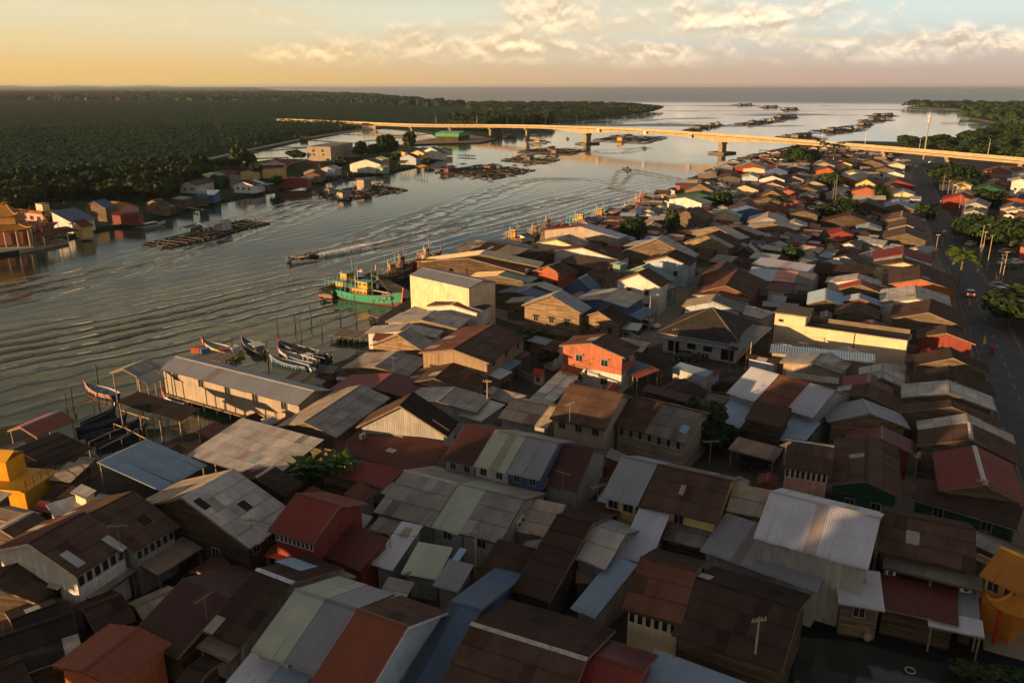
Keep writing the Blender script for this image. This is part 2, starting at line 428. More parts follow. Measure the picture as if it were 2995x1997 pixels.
pha[0] = 2*np.pi*d/5.2 + .0006*d*d; amp[0] = .15*np.exp(-((d+2)/19)**2)*(.62+.38*np.sin(al/41+d/17)*np.sin(al/17-1)) + .025*np.exp(-(d/60)**2)
L2 = line((-200, 735), (0, 690), (330, 603), (480, 550), (600, 510), (720, 470))
d, al = pdist(P2, L2); pha[1] = 2*np.pi*d/6.0; amp[1] = .15*np.exp(-((d-1)/11)**2)
BOATP = at((697, 595), 0); BT = line((697, 595), (900, 548), (1080, 490), (1300, 425))
d, al = pdist(P2, BT)
w = np.abs(d) - al*.13
pha[2] = 2*np.pi*w/7.0; amp[2] = .32*np.exp(-(w/6.5)**2)*np.exp(-al/330)*(al > 1.5) + .12*np.exp(-((w+9)/8)**2)*np.exp(-al/130)*(al > 25)
foam = np.maximum(foam, np.exp(-(d/(2.6+al*.012))**2)*np.exp(-al/60)*(al > 0.5)*1.3)
foam = np.maximum(foam, np.exp(-((np.abs(d)-al*.26)/2.2)**2)*np.exp(-al/18)*(al > .3)*1.0)
for px, py, qx, qy in ((1442, 391, 1530, 432), (1482, 341, 1400, 349)):
    B2 = line((px, py), (qx, qy)); d, al = pdist(P2, B2); w = np.abs(d)-al*.3
    amp[1] = np.maximum(amp[1], .2*np.exp(-(w/4)**2)*np.exp(-al/60)); pha[1] = np.where(np.exp(-(w/4)**2)*np.exp(-al/60) > .2, 2*np.pi*w/6, pha[1])
nx, ny = len(gx), len(gy); idx = np.arange(nx*ny).reshape(ny, nx)
quads = np.stack([idx[:-1, :-1], idx[:-1, 1:], idx[1:, 1:], idx[1:, :-1]], -1).reshape(-1, 4)
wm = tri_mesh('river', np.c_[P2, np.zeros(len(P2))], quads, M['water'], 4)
for nm, v in [('phase%d' % i, pha[i]) for i in range(3)] + [('amp%d' % i, amp[i]) for i in range(3)] + [('foam', foam)]:
    at_ = wm.attributes.new(nm, 'FLOAT', 'POINT'); at_.data.foreach_set('value', v.astype(np.float32))
tag(put('river', wm), kind='structure')

# ---- far hills
hv, hf = [], []
for i in range(60):
    a = R(-75 + i*1.05); r = 21000; h = 30 + 55*max(0, math.sin(i*.33+1))*max(0, 1-i/46) + 12*math.sin(i*1.7)
    if i > 50: h = 6
    x, y = r*math.sin(a), r*math.cos(a)
    hv += [(x*.93, y*.93, 0), (x, y, max(h, 4)), (x*1.06, y*1.06, 0)]
    if i: b = i*3; hf += [(b-3, b, b+1, b-2), (b-2, b+1, b+2, b-1)]
me = bpy.data.meshes.new('hills'); me.from_pydata(hv, [], hf); me.materials.append(M['far_canopy']); tag(put('hills', me), kind='structure')

# ---- haze
hz = MB().box(-31000, 31000, -400, 31000, -2.6, 60).mesh('haze')
hm = bpy.data.materials.new('haze'); hm.use_nodes = True; hm.node_tree.nodes.clear(); k = NT(hm.node_tree)
pv = k.n('VolumePrincipled', {'Color': (.72, .80, .92, 1), 'Density': .00004, 'Anisotropy': .2}); k.n('OutputMaterial', {'Volume': pv.outputs[0]})
hz.materials.append(hm)
tag(put('haze', hz), kind='stuff')

# ---- road
crop(2195, 500, 2.376)
rc = [at(p, GND) for p in ((1400, -118), (1310, -70), (1240, -45), (1200, -20), (1185, 30), (1200, 90), (1240, 175), (1333, 370), (1425, 580), (1530, 775), (1605, 970), (1700, 1180), (1790, 1390), (1900, 1650), (2050, 2000))]
rc += [rc[-1] + (rc[-1]-rc[-2])*2]
def smooth(pts, n=8):
    out = []
    for i in range(len(pts)-1):
        p0 = pts[max(i-1, 0)]; p1 = pts[i]; p2 = pts[i+1]; p3 = pts[min(i+2, len(pts)-1)]
        for j in range(n):
            t = j/n; out.append(.5*((2*p1)+(p2-p0)*t+(2*p0-5*p1+4*p2-p3)*t*t+(3*p1-p0-3*p2+p3)*t**3))
    return out + [pts[-1]]
ROAD = smooth(rc)
def strip(name, pts, o0, o1, z, mat, color, dash=None, kind='structure', parent=None):
    vs, fs = [], []; acc = 0
    nrm = []
    for i, p in enumerate(pts):
        d = (pts[min(i+1, len(pts)-1)]-pts[max(i-1, 0)]); nrm.append(Vector((d.y, -d.x, 0)).normalized())
    if dash:
        fine = []
        for i in range(len(pts)-1):
            L = (pts[i+1]-pts[i]).length; n = max(1, int(L/1.0))
            for j in range(n): fine.append((pts[i].lerp(pts[i+1], j/n), nrm[i].lerp(nrm[i+1], j/n)))
        s = 0; per = int(dash[0]+dash[1])
        for i in range(0, len(fine)-per, per):
            a, na = fine[i]; b, nb_ = fine[i+int(dash[0])]; q = len(vs)
            vs += [(*(a+na*o0)[:2], z), (*(a+na*o1)[:2], z), (*(b+nb_*o1)[:2], z), (*(b+nb_*o0)[:2], z)]; fs.append((q, q+1, q+2, q+3))
    else:
        for i, p in enumerate(pts):
            vs += [(*(p+nrm[i]*o0)[:2], z), (*(p+nrm[i]*o1)[:2], z)]
            if i: q = i*2; fs.append((q-2, q-1, q+1, q))
    me = bpy.data.meshes.new(name); me.from_pydata(vs, [], fs); me.update(); me.materials.append(mat)
    o = put(name, me, parent, color)
    if parent is None: tag(o, kind=kind)
    return o
M['asphalt'] = m_plain('asphalt', .9, .2, .22, .5); M['line'] = m_plain('road_paint', .8, .2, .35, 1.5)
road = strip('road', ROAD, -4.3, 4.3, GND+.012, M['asphalt'], (.085, .086, .092))
strip('centre_line', ROAD, -.07, .07, GND+.018, M['line'], (.26, .25, .235), (2, 3), parent=road)
strip('edge_line', ROAD, 3.55, 3.68, GND+.018, M['line'], (.22, .21, .20), parent=road)
strip('edge_line', ROAD, -3.68, -3.55, GND+.018, M['line'], (.22, .21, .20), parent=road)
# lane through the village
crop(1500, 600, 2.376)
lane = [at(p, GND) for p in ((-560, 90), (-120, 700), (60, 800), (300, 860), (640, 900), (880, 960), (1000, 900), (1080, 720), (1190, 600), (1230, 480), (1290, 430))]
lane = [at(p, GND) for p in ((-330, 130+600), (-140, 740), (60, 800), (300, 865), (640, 900), (860, 960), (990, 900), (1060, 770), (1160, 650), (1220, 520), (1280, 430))]
M['lane'] = m_ground('lane_ground', ((.21, .18, .145), (.26, .225, .18), (.14, .12, .10)), .16)
strip('road_shoulder', ROAD, 4.3, 26, GND+.006, M['lane'], (1, 1, 1))
strip('lane', smooth(lane), -2.6, 2.6, GND+.01, M['lane'], (1, 1, 1))
# ================================================================ HOUSES
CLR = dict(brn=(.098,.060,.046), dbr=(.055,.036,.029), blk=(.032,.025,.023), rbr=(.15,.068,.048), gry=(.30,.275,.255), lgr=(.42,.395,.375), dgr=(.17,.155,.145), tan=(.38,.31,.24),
    wht=(.52,.53,.61), lav=(.43,.44,.55), met=(.27,.28,.32), blu=(.075,.135,.235), lbl=(.26,.36,.48), sky=(.30,.42,.55), red=(.21,.032,.024), mar=(.125,.030,.026), drd=(.065,.022,.019), org=(.26,.068,.034),
    pgr=(.42,.45,.37), grn=(.22,.36,.28), tea=(.15,.28,.30), yel=(.66,.33,.02), sla=(.13,.14,.155), crm=(.70,.55,.36), orw=(.40,.12,.06), pnk=(.6,.32,.26), whw=(.66,.63,.58), gwd=(.19,.145,.10),
    dwd=(.11,.08,.055), lwd=(.29,.205,.13), blw=(.08,.14,.30), lbw=(.42,.50,.60), gnw=(.03,.10,.055), gnb=(.05,.33,.09), grw=(.36,.35,.34), ylw=(.72,.52,.20), rdw=(.26,.05,.035), rst=(.30,.22,.17), tin=(.42,.42,.42), dgn=(.03,.09,.05), gol=(.44,.17,.018), dkg=(.08,.08,.085))
RK = dict(brn='asb', dbr='asb', blk='asb', rbr='asb', gry='asb', lgr='asb', dgr='asb', tan='asb', wht='met', lav='met', met='met', blu='met', lbl='met', sky='met', red='met', mar='met', drd='met', org='met', pgr='met', grn='met', tea='met', yel='met', sla='met', rst='rst', tin='rst', gol='met', dgn='met', crm='met')
RK.update({q: 'asb' for q in CLR if q not in RK})
WK = dict(plank=('gwd','dwd','lwd','gnw'), rib=('grw','whw','rdw','blw','orw','lbw','ylw'))
_sheet = {}
def sheet_mesh(kind, ribs):
    """one unit roof sheet: x across -.5..+.5, y from the ridge end 0 to the eave end 1; ribs stand 35 mm proud"""
    key = (kind, ribs)
    if key in _sheet: return _sheet[key]
    mb = MB()
    if kind != 'asb' and ribs:
        prof = []
        for i in range(ribs):
            a = i/ribs
            prof += [(a, 0), (a+.62/ribs, 0), (a+.70/ribs, .035), (a+.92/ribs, .035)]
        prof.append((1, 0)); vs = []
        for x, z in prof: vs += [(x-.5, 0, z), (x-.5, 1, z)]
        fs = [(2*i, 2*i+1, 2*i+3, 2*i+2) for i in range(len(prof)-1)]
        mb.add(vs, fs)
    else: mb.box(-.5, .5, 0, 1, 0, .018)
    me = mb.mesh('roof_sheet', M[kind]); _sheet[key] = me; return me
def slope(root, roof, x0, x1, ytop, ztop, sgn, wd, zlo, rc, lod, kind, patches=(), segs=None):
    """lay the sheets of one roof slope; local frame, ridge along x at y=ytop, falling towards sgn*y"""
    ln = math.hypot(wd, ztop-zlo); ang = math.atan2(ztop-zlo, wd); Lx = x1-x0
    if lod == 0: sw, sh = (1.06, 1.75) if kind == 'asb' else (1.0, 6.5)
    elif lod == 1: sw, sh = (1.9, 1.8) if kind == 'asb' else (1.6, 7.0)
    else: sw, sh = 3.4, 9
    nx = max(1, round(Lx/sw)); ny = max(1, round(ln/sh)); w = Lx/nx; h = ln/ny
    ribs = 0 if (kind == 'asb' or lod == 2) else max(3, round(w/(.22 if lod == 0 else .4)))
    me = sheet_mesh(kind if lod < 2 else 'far', ribs)
    tint = [rnd.uniform(.86, 1.12) if kind != 'met' else rnd.uniform(.95, 1.04) for _ in range(nx)]
    for j in range(ny):
        ct = rnd.uniform(.93, 1.06)
        for i in range(nx):
            f = (i+.5)/nx; base = rc; m2 = me
            if segs:
                for lim, c2 in segs:
                    if f <= lim:
                        base = CLR[c2]
                        if lod < 2: m2 = sheet_mesh(RK[c2], 0 if RK[c2] == 'asb' else max(3, round(w/.22)))
                        break
            r = rnd.random(); ff = tint[i]*ct*(rnd.uniform(.93, 1.07) if kind != 'met' else rnd.uniform(.98, 1.02)); hu = rnd.uniform(-.02, .02); c = (base[0]*ff*(1+hu), base[1]*ff, base[2]*ff*(1-hu))
            if lod < 2 and kind != 'met' and r < .05: c = tuple(q*rnd.uniform(.5, .8) for q in c)
            elif lod < 2 and kind == 'met' and r < .025: c = (c[0]*.8, c[1]*.68, c[2]*.58)
            elif lod < 2 and r > .985 and kind == 'asb': c = (.34, .32, .30)
            y0 = j*h; lift = .03 + (.022 if j < ny else 0)
            o = bpy.data.objects.new('roof_sheet', m2); COL.objects.link(o); o.parent = roof; o.color = (*c, 1)
            # each course tilts a little so that its lower edge laps over the next one
            tl = math.atan2(.022, h) if ny > 1 else 0
            yy = ytop + sgn*math.cos(ang)*y0; zz = ztop - math.sin(ang)*y0 + .035 + (.0 if ny == 1 else .004)
            rz = 0 if sgn > 0 else math.pi
            last = j == ny-1
            hx = h*1.03 + (rnd.uniform(-.02, .09) if last and lod < 2 else 0); sk_ = rnd.gauss(0, .006) if lod == 0 else 0
            mat = Matrix.Translation((x0+(i+.5)*w, yy, zz + rnd.uniform(0, .014))) @ Matrix.Rotation(rz, 4, 'Z') @ Matrix.Rotation(-(ang - tl), 4, 'X') @ Matrix.Rotation(sk_, 4, 'Z') @ Matrix.Diagonal((w*1.01, hx, 1, 1))
            o.matrix_local = mat
    for (fx, fy, pw, ph, pc) in patches:
        o = put('skylight_sheet' if pc not in ('blk',) else 'dark_opening_sheet', sheet_mesh('met', 5) if pc not in ('blk',) else sheet_mesh('asb', 0), roof, CLR[pc])  # openings are black sheets on the slope: the hole's darkness is coloured in
        y0 = fy*ln; rz = 0 if sgn > 0 else math.pi
        o.matrix_local = Matrix.Translation((x0+fx*Lx, ytop+sgn*math.cos(ang)*y0, ztop-math.sin(ang)*y0+.10)) @ Matrix.Rotation(rz, 4, 'Z') @ Matrix.Rotation(-ang, 4, 'X') @ Matrix.Diagonal((pw, ph, 1, 1))
_win = {}
def window_mesh(w, h, nv, style):
    key = (round(w, 1), round(h, 1), nv, style)
    if key in _win: return _win[key]
    fr = MB(); t = .07   # lies in the x-z plane, front towards -y
    fr.box(-w/2, w/2, -.05, .03, h/2-t, h/2).box(-w/2, w/2, -.07, .03, -h/2, -h/2+t)
    fr.box(-w/2, -w/2+t, -.05, .03, -h/2+t, h/2-t).box(w/2-t, w/2, -.05, .03, -h/2+t, h/2-t)
    for i in range(1, nv):
        x = -w/2+w*i/nv; fr.box(x-.025, x+.025, -.045, .03, -h/2+t, h/2-t)
    if style == 'cross': fr.box(-w/2+t, w/2-t, -.043, .03, .08, .13)
    a = fr.mesh('window', M['wood'])
    b = MB().box(-w/2+t*.5, w/2-t*.5, -.02, .02, -h/2+t*.5, h/2-t*.5).mesh('pane', M['glass'])
    hd = MB().add([(-w/2-.12, .02, h/2+.22), (w/2+.12, .02, h/2+.22), (w/2+.12, -.42, h/2+.02), (-w/2-.12, -.42, h/2+.02), (-w/2-.12, .02, h/2+.19), (w/2+.12, .02, h/2+.19), (w/2+.12, -.42, h/2-.01), (-w/2-.12, -.42, h/2-.01)],
                  [(0,3,2,1), (4,5,6,7), (0,1,5,4), (1,2,6,5), (2,3,7,6), (3,0,4,7)]).mesh('window_hood', M['met'])
    _win[key] = (a, b, hd); return _win[key]
def window(root, x, y, z, rz, w=1.0, h=1.1, nv=2, style='plain', fc=(.35,.3,.24), hood=None, gc=(.02,.022,.025)):
    a, b, hd = window_mesh(w, h, nv, style)
    o = put('window', a, root, fc, (x, y, z), (0, 0, rz)); put('pane', b, o, gc)
    if hood: put('window_hood', hd, o, hood)
    return o
_door = {}
def door(root, x, y, z, rz, c=(.12,.07,.04), w=1.0, h=2.0):
    if 'd' not in _door:
        _door['d'] = MB().box(-.5, .5, -.05, .03, 0, 1).box(-.56, -.5, -.07, .03, 0, 1.03).box(.5, .56, -.07, .03, 0, 1.03).box(-.5, .5, -.07, .03, 1.0, 1.03).mesh('door', M['wood'])
        _door['h'] = MB().box(.32, .42, -.09, -.05, .45, .5).mesh('handle', M['metal'])
    o = put('door', _door['d'], root, c, (x, y, z), (0, 0, rz), (w, 1, h)); put('handle', _door['h'], o, (.4, .4, .4)); return o
FOOT = []    # (cx, cy, ux, uy, half length, half width) of every roof laid so far
DBG = []
def solve(A, B, C, D, ze, pitch, mono):
    """pixel corners of a roof -> ridge ends and half width, given the eave height and the pitch"""
    zl = GND + ze; tp = math.tan(R(pitch))
    def frame(zr):
        a = at(A, zr); b = at(B, zr); u = (b-a); L = u.length; u /= L; v = Vector((-u.y, u.x, 0)); return a, b, u, v, L
    if D is None or mono:
        zr = zl + 1.0
        for _ in range(40):
            a, b, u, v, L = frame(zr); w = (at(C, zl)-a).dot(v); zr = zr*.5 + .5*(zl + min(abs(w), 14)*tp)
        a, b, u, v, L = frame(zr); w = (at(C, zl)-a).dot(v)
        return a, u, v, L, abs(w), (1 if w > 0 else -1), zr
    best = None
    for i in range(60):
        zr = zl + .25 + i*.09
        a, b, u, v, L = frame(zr); w1 = (at(C, zl)-a).dot(v); w2 = -(at(D, zl)-a).dot(v)
        if w1 < 0: w1, w2 = -w1, -w2; s = -1
        else: s = 1
        if w2 <= .2 or w1 <= .2: continue
        p = math.degrees(math.atan2(zr-zl, (w1+w2)/2)); cost = abs(w1-w2)/(w1+w2) + .012*abs(p-pitch) + (.5 if p < 8 or p > 42 else 0)
        if best is None or cost < best[0]: best = (cost, a, u, v, L, (w1+w2)/2, s, zr)
    if best is None or math.degrees(math.atan2(best[7]-zl, best[5])) > pitch+12: return solve(A, B, C, None, ze, pitch, mono)
    return best[1:]
def house(A, B, C, D=None, ze=3.0, rc='brn', wc='gwd', label=None, pitch=19, cat='house', name='house', mono=False, walls=True, z0=None, rc2=None, wa=0, wb=0, wl=0, wr=0, hood=None, wsz=(1.0, 1.1),
          posts=False, patches=(), patches2=(), segs=None, group=None, low=None, ridge=None, bb=None, lmin=0, lmax=40, wk=None, over=.35, fc=(.35,.3,.24), doors=0, stilts=False, nv=2, ends=True, eaveover=.5, wcb=None, nm=None, lod=None, geo=None):
    a, u, v, L, w, sg, zr = geo or solve(A, B, C, D, ze, pitch, mono)
    L = min(max(L, lmin), lmax)
    if L == lmax: a = a
    zl = GND+ze; mid = a + u*L/2
    depth = Vector((mid.x, mid.y)).length
    if lod is None: lod = 0 if depth < 96 else 1 if depth < 215 else 2
    DBG.append((label, round(depth), round(L, 1), round(w, 1), round(zr-GND, 1), round(math.degrees(math.atan2(zr-zl, w)))))
    g0 = GND if z0 is None else z0
    # local frame: x along the ridge from end A to end B, +y the side of corner C
    if sg > 0: X, Yv = u, v
    else: X, Yv = u, -v
    flip = sg < 0
    rz = math.atan2(u.y, u.x)
    root = thing(name, (mid.x, mid.y, g0), rz, label, cat, group)
    Yl = 1 if not flip else -1         # +1: C side is local +y
    cc = mid if not mono else mid + Yv*w/2
    FOOT.append((cc.x, cc.y, u.x, u.y, L/2, w if not mono else w/2))
    x0, x1 = -L/2, L/2; top = zr-g0; lo = zl-g0
    kind = RK[rc]; rcol = jit(CLR[rc], .07); rcol2 = jit(CLR[rc2], .07) if rc2 else rcol
    base = MB()
    T = .05
    if mono: base.prism([(0, top-T), (0, top)] [::1] + [] if False else ([(0, top), (0, top-T), (Yl*w, lo-T), (Yl*w, lo)] if Yl < 0 else [(0, top-T), (Yl*w, lo-T), (Yl*w, lo), (0, top)]), x0, x1)
    else: base.prism([(-w, lo-T), (0, top-T), (w, lo-T), (w, lo), (0, top), (-w, lo)], x0, x1)
    roof = base.build('roof', M['far'] if lod == 2 else M['wood'], root, rcol if lod == 2 else (.09, .07, .055))
    if lod == 2 and rc2:   # seen small: the second slope still has its own cladding
        pass
    slope(root, roof, x0, x1, 0, top, Yl, w, lo, rcol, lod, kind, patches, segs)
    if not mono:
        slope(root, roof, x0, x1, 0, top, -Yl, w, lo, rcol2, lod, RK[rc2] if rc2 else kind, patches2, segs)
        rcp = ridge or ('lgr' if rnd.random() < .12 else None)
        cp = MB().prism([(-.24, top-.24*(top-lo)/w+.085), (0, top+.075), (.24, top-.24*(top-lo)/w+.085), (0, top+.115)], x0-.03, x1+.03)
        cp.build('ridge_cap', M['met'] if kind != 'asb' else M['wood'], roof, CLR[rcp] if rcp else tuple(q*.62 for q in rcol))
    if lod == 0 and rnd.random() < .6:
        eb = MB(); sl_ = (top-lo)/w
        for sd_ in ((Yl,) if mono else (1, -1)): ya, yb_ = sorted((sd_*(w+.02), sd_*(w+.12))); eb.box(x0, x1, ya, yb_, lo-.10, lo+.01)
        eb.build('gutter', M['metal'], roof, rnd.choice(((.30,.28,.25),(.16,.12,.09),(.40,.36,.30))))
    if lod < 2 and not mono:
        bcol = CLR[bb] if bb else (.22, .16, .11)
        for xe in (x0-.03, x1):
            b = MB()
            b.prism([(-w, lo-.17), (0, top-.17), (w, lo-.17), (w, lo+.05), (0, top+.05), (-w, lo+.05)], xe, xe+.03)
            b.build('bargeboard', M['wood'], roof, bcol)
    if walls:
        wkk = wk or ('plank' if wc in WK['plank'] else 'rib' if wc in WK['rib'] else 'pla')
        wcol = jit(CLR[wc], .08); xa, xb = x0+over, x1-over; t = (top-lo)/w; yo = min(eaveover, w*.3)
        bot = 0 if not low else low[1]
        if stilts: bot = max(bot, GND-g0)
        mb = MB()
        if mono:
            y1, y2 = (.12*Yl, (w-yo)*Yl); zt1, zt2 = top-.12*t-.06, top-(w-yo)*t-.06
            pr = [(y1, bot), (y2, bot), (y2, zt2), (y1, zt1)]
            if Yl < 0: pr = pr[::-1]
            mb.prism(pr, xa, xb); ys = (y2, y1); hs = (zt2, zt1)
            if bot > 0 and low: lp = [(y1, 0), (y2, 0), (y2, bot), (y1, bot)]; lp = lp[::-1] if Yl < 0 else lp
        else:
            yw = w-yo; zt = lo+yo*t-.06
            mb.prism([(-yw, bot), (yw, bot), (yw, zt), (0, top-.06), (-yw, zt)], xa, xb); ys = (Yl*yw, -Yl*yw); hs = (zt, zt)
            if low: lp = [(-yw, 0), (yw, 0), (yw, bot), (-yw, bot)]
        wo = mb.build('wall', M[wkk], root, wcol)
        if low:
            lk = 'plank' if low[0] in WK['plank'] else 'rib' if low[0] in WK['rib'] else 'pla'
            MB().prism(lp, xa+.04, xb-.04).build('lower_wall', M[lk], root, jit(CLR[low[0]], .06))
        hc = CLR[hood] if hood else None
        ww, wh = wsz
        # gable ends: A end faces -x, B end faces +x
        H = lo - bot
        for end, n in ((0, wa), (1, wb)):
            if not n: continue
            tot = 2*w-2*yo if not mono else w-yo; zc = bot + max(1.2, H*.55) if not low else bot + (lo-bot)*.5
            for i in range(n):
                y = (-tot/2 + tot*(i+.5)/n)*.86 + (0 if not mono else Yl*(w-yo)/2)
                window(root, xa-.01 if end == 0 else xb+.01, y, zc, -math.pi/2 if end == 0 else math.pi/2, min(ww, tot/n*.7), wh, nv, 'plain', fc, hc)
                if low and low[1] > 2.2: window(root, xa+.03 if end == 0 else xb-.03, y, bot*.5, -math.pi/2 if end == 0 else math.pi/2, min(ww, tot/n*.7), wh, nv, 'plain', fc, hc)
        for side, n in ((0, wl), (1, wr)):
            if not n: continue
            Lw = xb-xa; zc = hs[side] - wh/2 - .35; y = ys[side]; rzz = (math.pi if y > 0 else 0)
            for i in range(n):
                x = xa + Lw*(i+.5)/n
                window(root, x, y + (.01 if y > 0 else -.01), zc, rzz, min(ww, Lw/n*.82), wh, nv, 'plain', fc, hc)
        for i in range(doors):
            y = ys[0]; door(root, xa+(xb-xa)*(.3+.4*i), y + (.01 if y > 0 else -.01), 0, math.pi if y > 0 else 0)
        if stilts:
            st = MB().cyl(0, 0, 0, 1, .11, 6).mesh('stilt', M['wood']); nx = max(2, round(L/2.6)); nyy = 3
            for i in range(nx):
                for j in range(nyy):
                    if mono: yy = ys[1]+(ys[0]-ys[1])*j/(nyy-1)
                    else: yy = -w*.85+w*1.7*j/(nyy-1)
                    put('stilt', st, root, (.10, .075, .055), (xa+.2+(xb-xa-.4)*i/(nx-1), yy, -2.6), None, (1, 1, 2.6+GND-g0))
            MB().box(x0, x1, min(ys)-.4, max(ys)+.4, GND-g0-.25, GND-g0).build('deck', M['wood'], root, (.17, .13, .095))
    if posts:
        pm = MB().box(-.07, .07, -.07, .07, 0, 1).mesh('post', M['wood'])
        zb = -2.6 if stilts else 0
        n = max(2, round(L/3))
        for i in range(n):
            for yy in ((-w+.25, w-.25) if not mono else (Yl*.2, Yl*(w-.2))):
                zt = (lo + .2*(top-lo)/w - .1) if not mono else (top-abs(yy)*(top-lo)/w-.06)
                put('post', pm, root, (.24, .19, .14), (x0+.3+(L-.6)*i/(n-1), yy, zb), None, (1, 1, zt-zb))
    root['_d'] = 0; del root['_d']
    return root
def lean(A, B, C, ze=2.5, rc='met', label=None, walls=False, posts=True, pitch=10, name='lean_to', cat='lean-to', **kw):
    """a single slope roof: A-B the upper edge, C the corner below A (or B)"""
    return house(A, B, C, None, ze, rc, kw.pop('wc', 'grw'), label, pitch, cat, name, True, walls, posts=posts and not walls, **kw)
def row(A, B, C, fr, cols, labels, ze, wc, **kw):
    """a terrace under one long ridge: one house for each piece of it"""
    fr = [0] + list(fr) + [1]; A = Vector(A); B = Vector(B); C = Vector(C); out = []
    for i in range(len(cols)):
        a = A.lerp(B, fr[i]); b = A.lerp(B, fr[i+1]); c = C + (a-A)
        k2 = dict(kw); k2['wc'] = wc if isinstance(wc, str) else wc[i]
        out.append(house(a, b, c, None, ze, cols[i], label=labels[i], over=.02 if 0 < i < len(cols)-1 else .12, **k2))
    return out
# ---------------------------------------------------------------- foreground, left
crop(0, 1200, 1.967)
H = house; LN = lean
H((115,97),(345,2),(215,150), ze=3.2, rc='org', wc='dwd', label='open shed with rust red metal roof at the water edge', walls=False, posts=True, ridge='lbl', pitch=20)
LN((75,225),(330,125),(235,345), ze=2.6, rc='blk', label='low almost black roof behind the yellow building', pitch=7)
LN((262,545),(425,492),(345,605), ze=3.6, rc='tin', wc='tan', label='weathered tin roof under the pergola beside the yellow building', walls=True, pitch=9)
LN((470,425),(555,462),(400,462), ze=5.0, rc='tin', wc='crm', label='small cream tin loft standing above the brown roofs', walls=True, pitch=16, wk='pla', eaveover=.1)
LN((570,478),(695,500),(485,535), ze=4.4, rc='met', wc='crm', label='small tin lean-to roof below the cream tin loft', walls=True, pitch=14)
H((0,685),(187,582),(258,628), ze=4.0, rc='brn', rc2='tan', wc='dwd', label='brown house with a torn tan roof side at the left frame edge', pitch=20)
H((160,768),(485,587),(410,972),(0,780), ze=5.6, rc='brn', rc2='rbr', wc='whw', label='two storey pale tin house with brown roof and two white skylights', wk='rib', wa=2, wl=6, wsz=(1.1,1.25), hood='tan', bb='crm', patches=((.2,.5,.8,2.2,'tin'),(.82,.66,.8,2.3,'tin')), nv=1, pitch=21)
LN((452,1056),(705,885),(520,1105), ze=2.7, rc='rst', label='brown porch roof along the pale two storey tin house')
H((505,600),(770,465),(770,815), ze=5.0, rc='brn', wc='grw', label='brown roofed house with a dark hole open in its roof', wl=6, wsz=(.9,1.1), patches=((.62,.5,.9,1.2,'blk'),), nv=1, pitch=21)
LN((785,880),(1050,725),(890,960), ze=2.7, rc='rst', label='ragged corrugated awning held on poles over a dark yard')
H((1045,503),(1345,338),(1400,815),(900,480), ze=4.4, rc='lgr', rc2='tan', wc='dwd', label='large weathered grey house with a missing roof sheet', wl=3, wa=2, patches=((.55,.45,.9,1.3,'blk'),(.12,.12,.8,1.6,'blk'),(.2,.93,1.0,.9,'lgr')), pitch=22)
LN((555,300),(840,165),(900,470), ze=3.0, rc='lbl', label='pale blue metal canopy roof beside the boat sheds', pitch=9)
LN((1395,45),(1865,170),(1095,265), ze=3.4, rc='lgr', label='broad pale corrugated canopy left of the banana clump', pitch=9)
H((1470,385),(1575,320),(1590,520), ze=3.6, rc='dbr', wc='dwd', label='dark brown roof squeezed behind the banana clump')
H((1705,478),(1955,548),(1790,765), ze=5.6, rc='red', wc='rdw', label='deep red two storey house with louvre windows beside the banana clump', wl=9, wsz=(.5,1.0), nv=1, fc=(.6,.58,.5), wk='rib', wb=1, pitch=24)
LN((1575,770),(1705,800),(1530,838), ze=2.8, rc='org', label='rusty red porch roof under the deep red house')
crop(1000, 1200, 1.967)
LN((30,645),(270,735),(115,922), ze=3.2, rc='mar', wc='rdw', label='maroon lower roof right of the deep red house', walls=True, pitch=18)
crop(0, 1200, 1.967)
H((1050,970),(1325,1078),(1110,1460), ze=3.4, rc='drd', wc='dwd', label='long dark red roof with a television aerial in the foreground', pitch=19)
H((1478,912),(1690,992),(1400,1370), ze=4.4, rc='dbr', wc='grw', label='near black roof with a pale blue patch over its ridge', pitch=20, patches2=((.25,.4,3.0,2.2,'lbl'),), ridge='wht')
LN((1200,1295),(1390,1380),(1140,1360), ze=3.4, rc='rst', label='scrap tin awning patched below the near black roof')
row((1700,1030),(2052,1143),(1445,1375), (.5,), ('pgr','met'), ('terrace house with a cream metal roof in the foreground','terrace house with a plain grey metal roof left of the rust red house'), 5.0, 'grw', pitch=21)
LN((1445,1392),(1800,1525),(1290,1590), ze=3.2, rc='lbl', label='pale blue lower roof at the bottom edge under the cream terrace', segs=((.5,'wht'),(1,'lbl')), pitch=14)
H((-60,1000),(100,880),(290,1040), ze=3.4, rc='brn', wc='dwd', label='dark brown roof low at the left edge below the pale tin house', pitch=19)
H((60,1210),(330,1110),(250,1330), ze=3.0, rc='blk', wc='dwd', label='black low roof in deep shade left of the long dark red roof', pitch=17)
H((480,1150),(700,1060),(700,1230), ze=2.8, rc='dbr', wc='dwd', label='small dark shed roof beside the shaded courtyard')
H((90,1350),(420,1240),(270,1480), ze=2.8, rc='dkg', wc='dwd', label='charcoal flat looking roof behind the rust orange house', pitch=14) if False else None
H((475,1500),(800,1250),(560,1680),(270,1490), ze=4.2, rc='org', rc2='org', wc='orw', label='rust orange gabled house at the bottom left', pitch=22, wa=1, bb='org', wk='pla')
H((1085,1470),(1200,1500),(1010,1600), ze=3.0, rc='dbr', wc='dwd', label='dark brown low roof right of the rust orange house', pitch=14)

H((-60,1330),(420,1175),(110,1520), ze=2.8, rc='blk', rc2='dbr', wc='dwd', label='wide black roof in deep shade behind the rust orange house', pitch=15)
H((-150,1560),(120,1440),(90,1640), ze=2.6, rc='dbr', wc='dwd', label='dark roof in the bottom left corner', pitch=15)
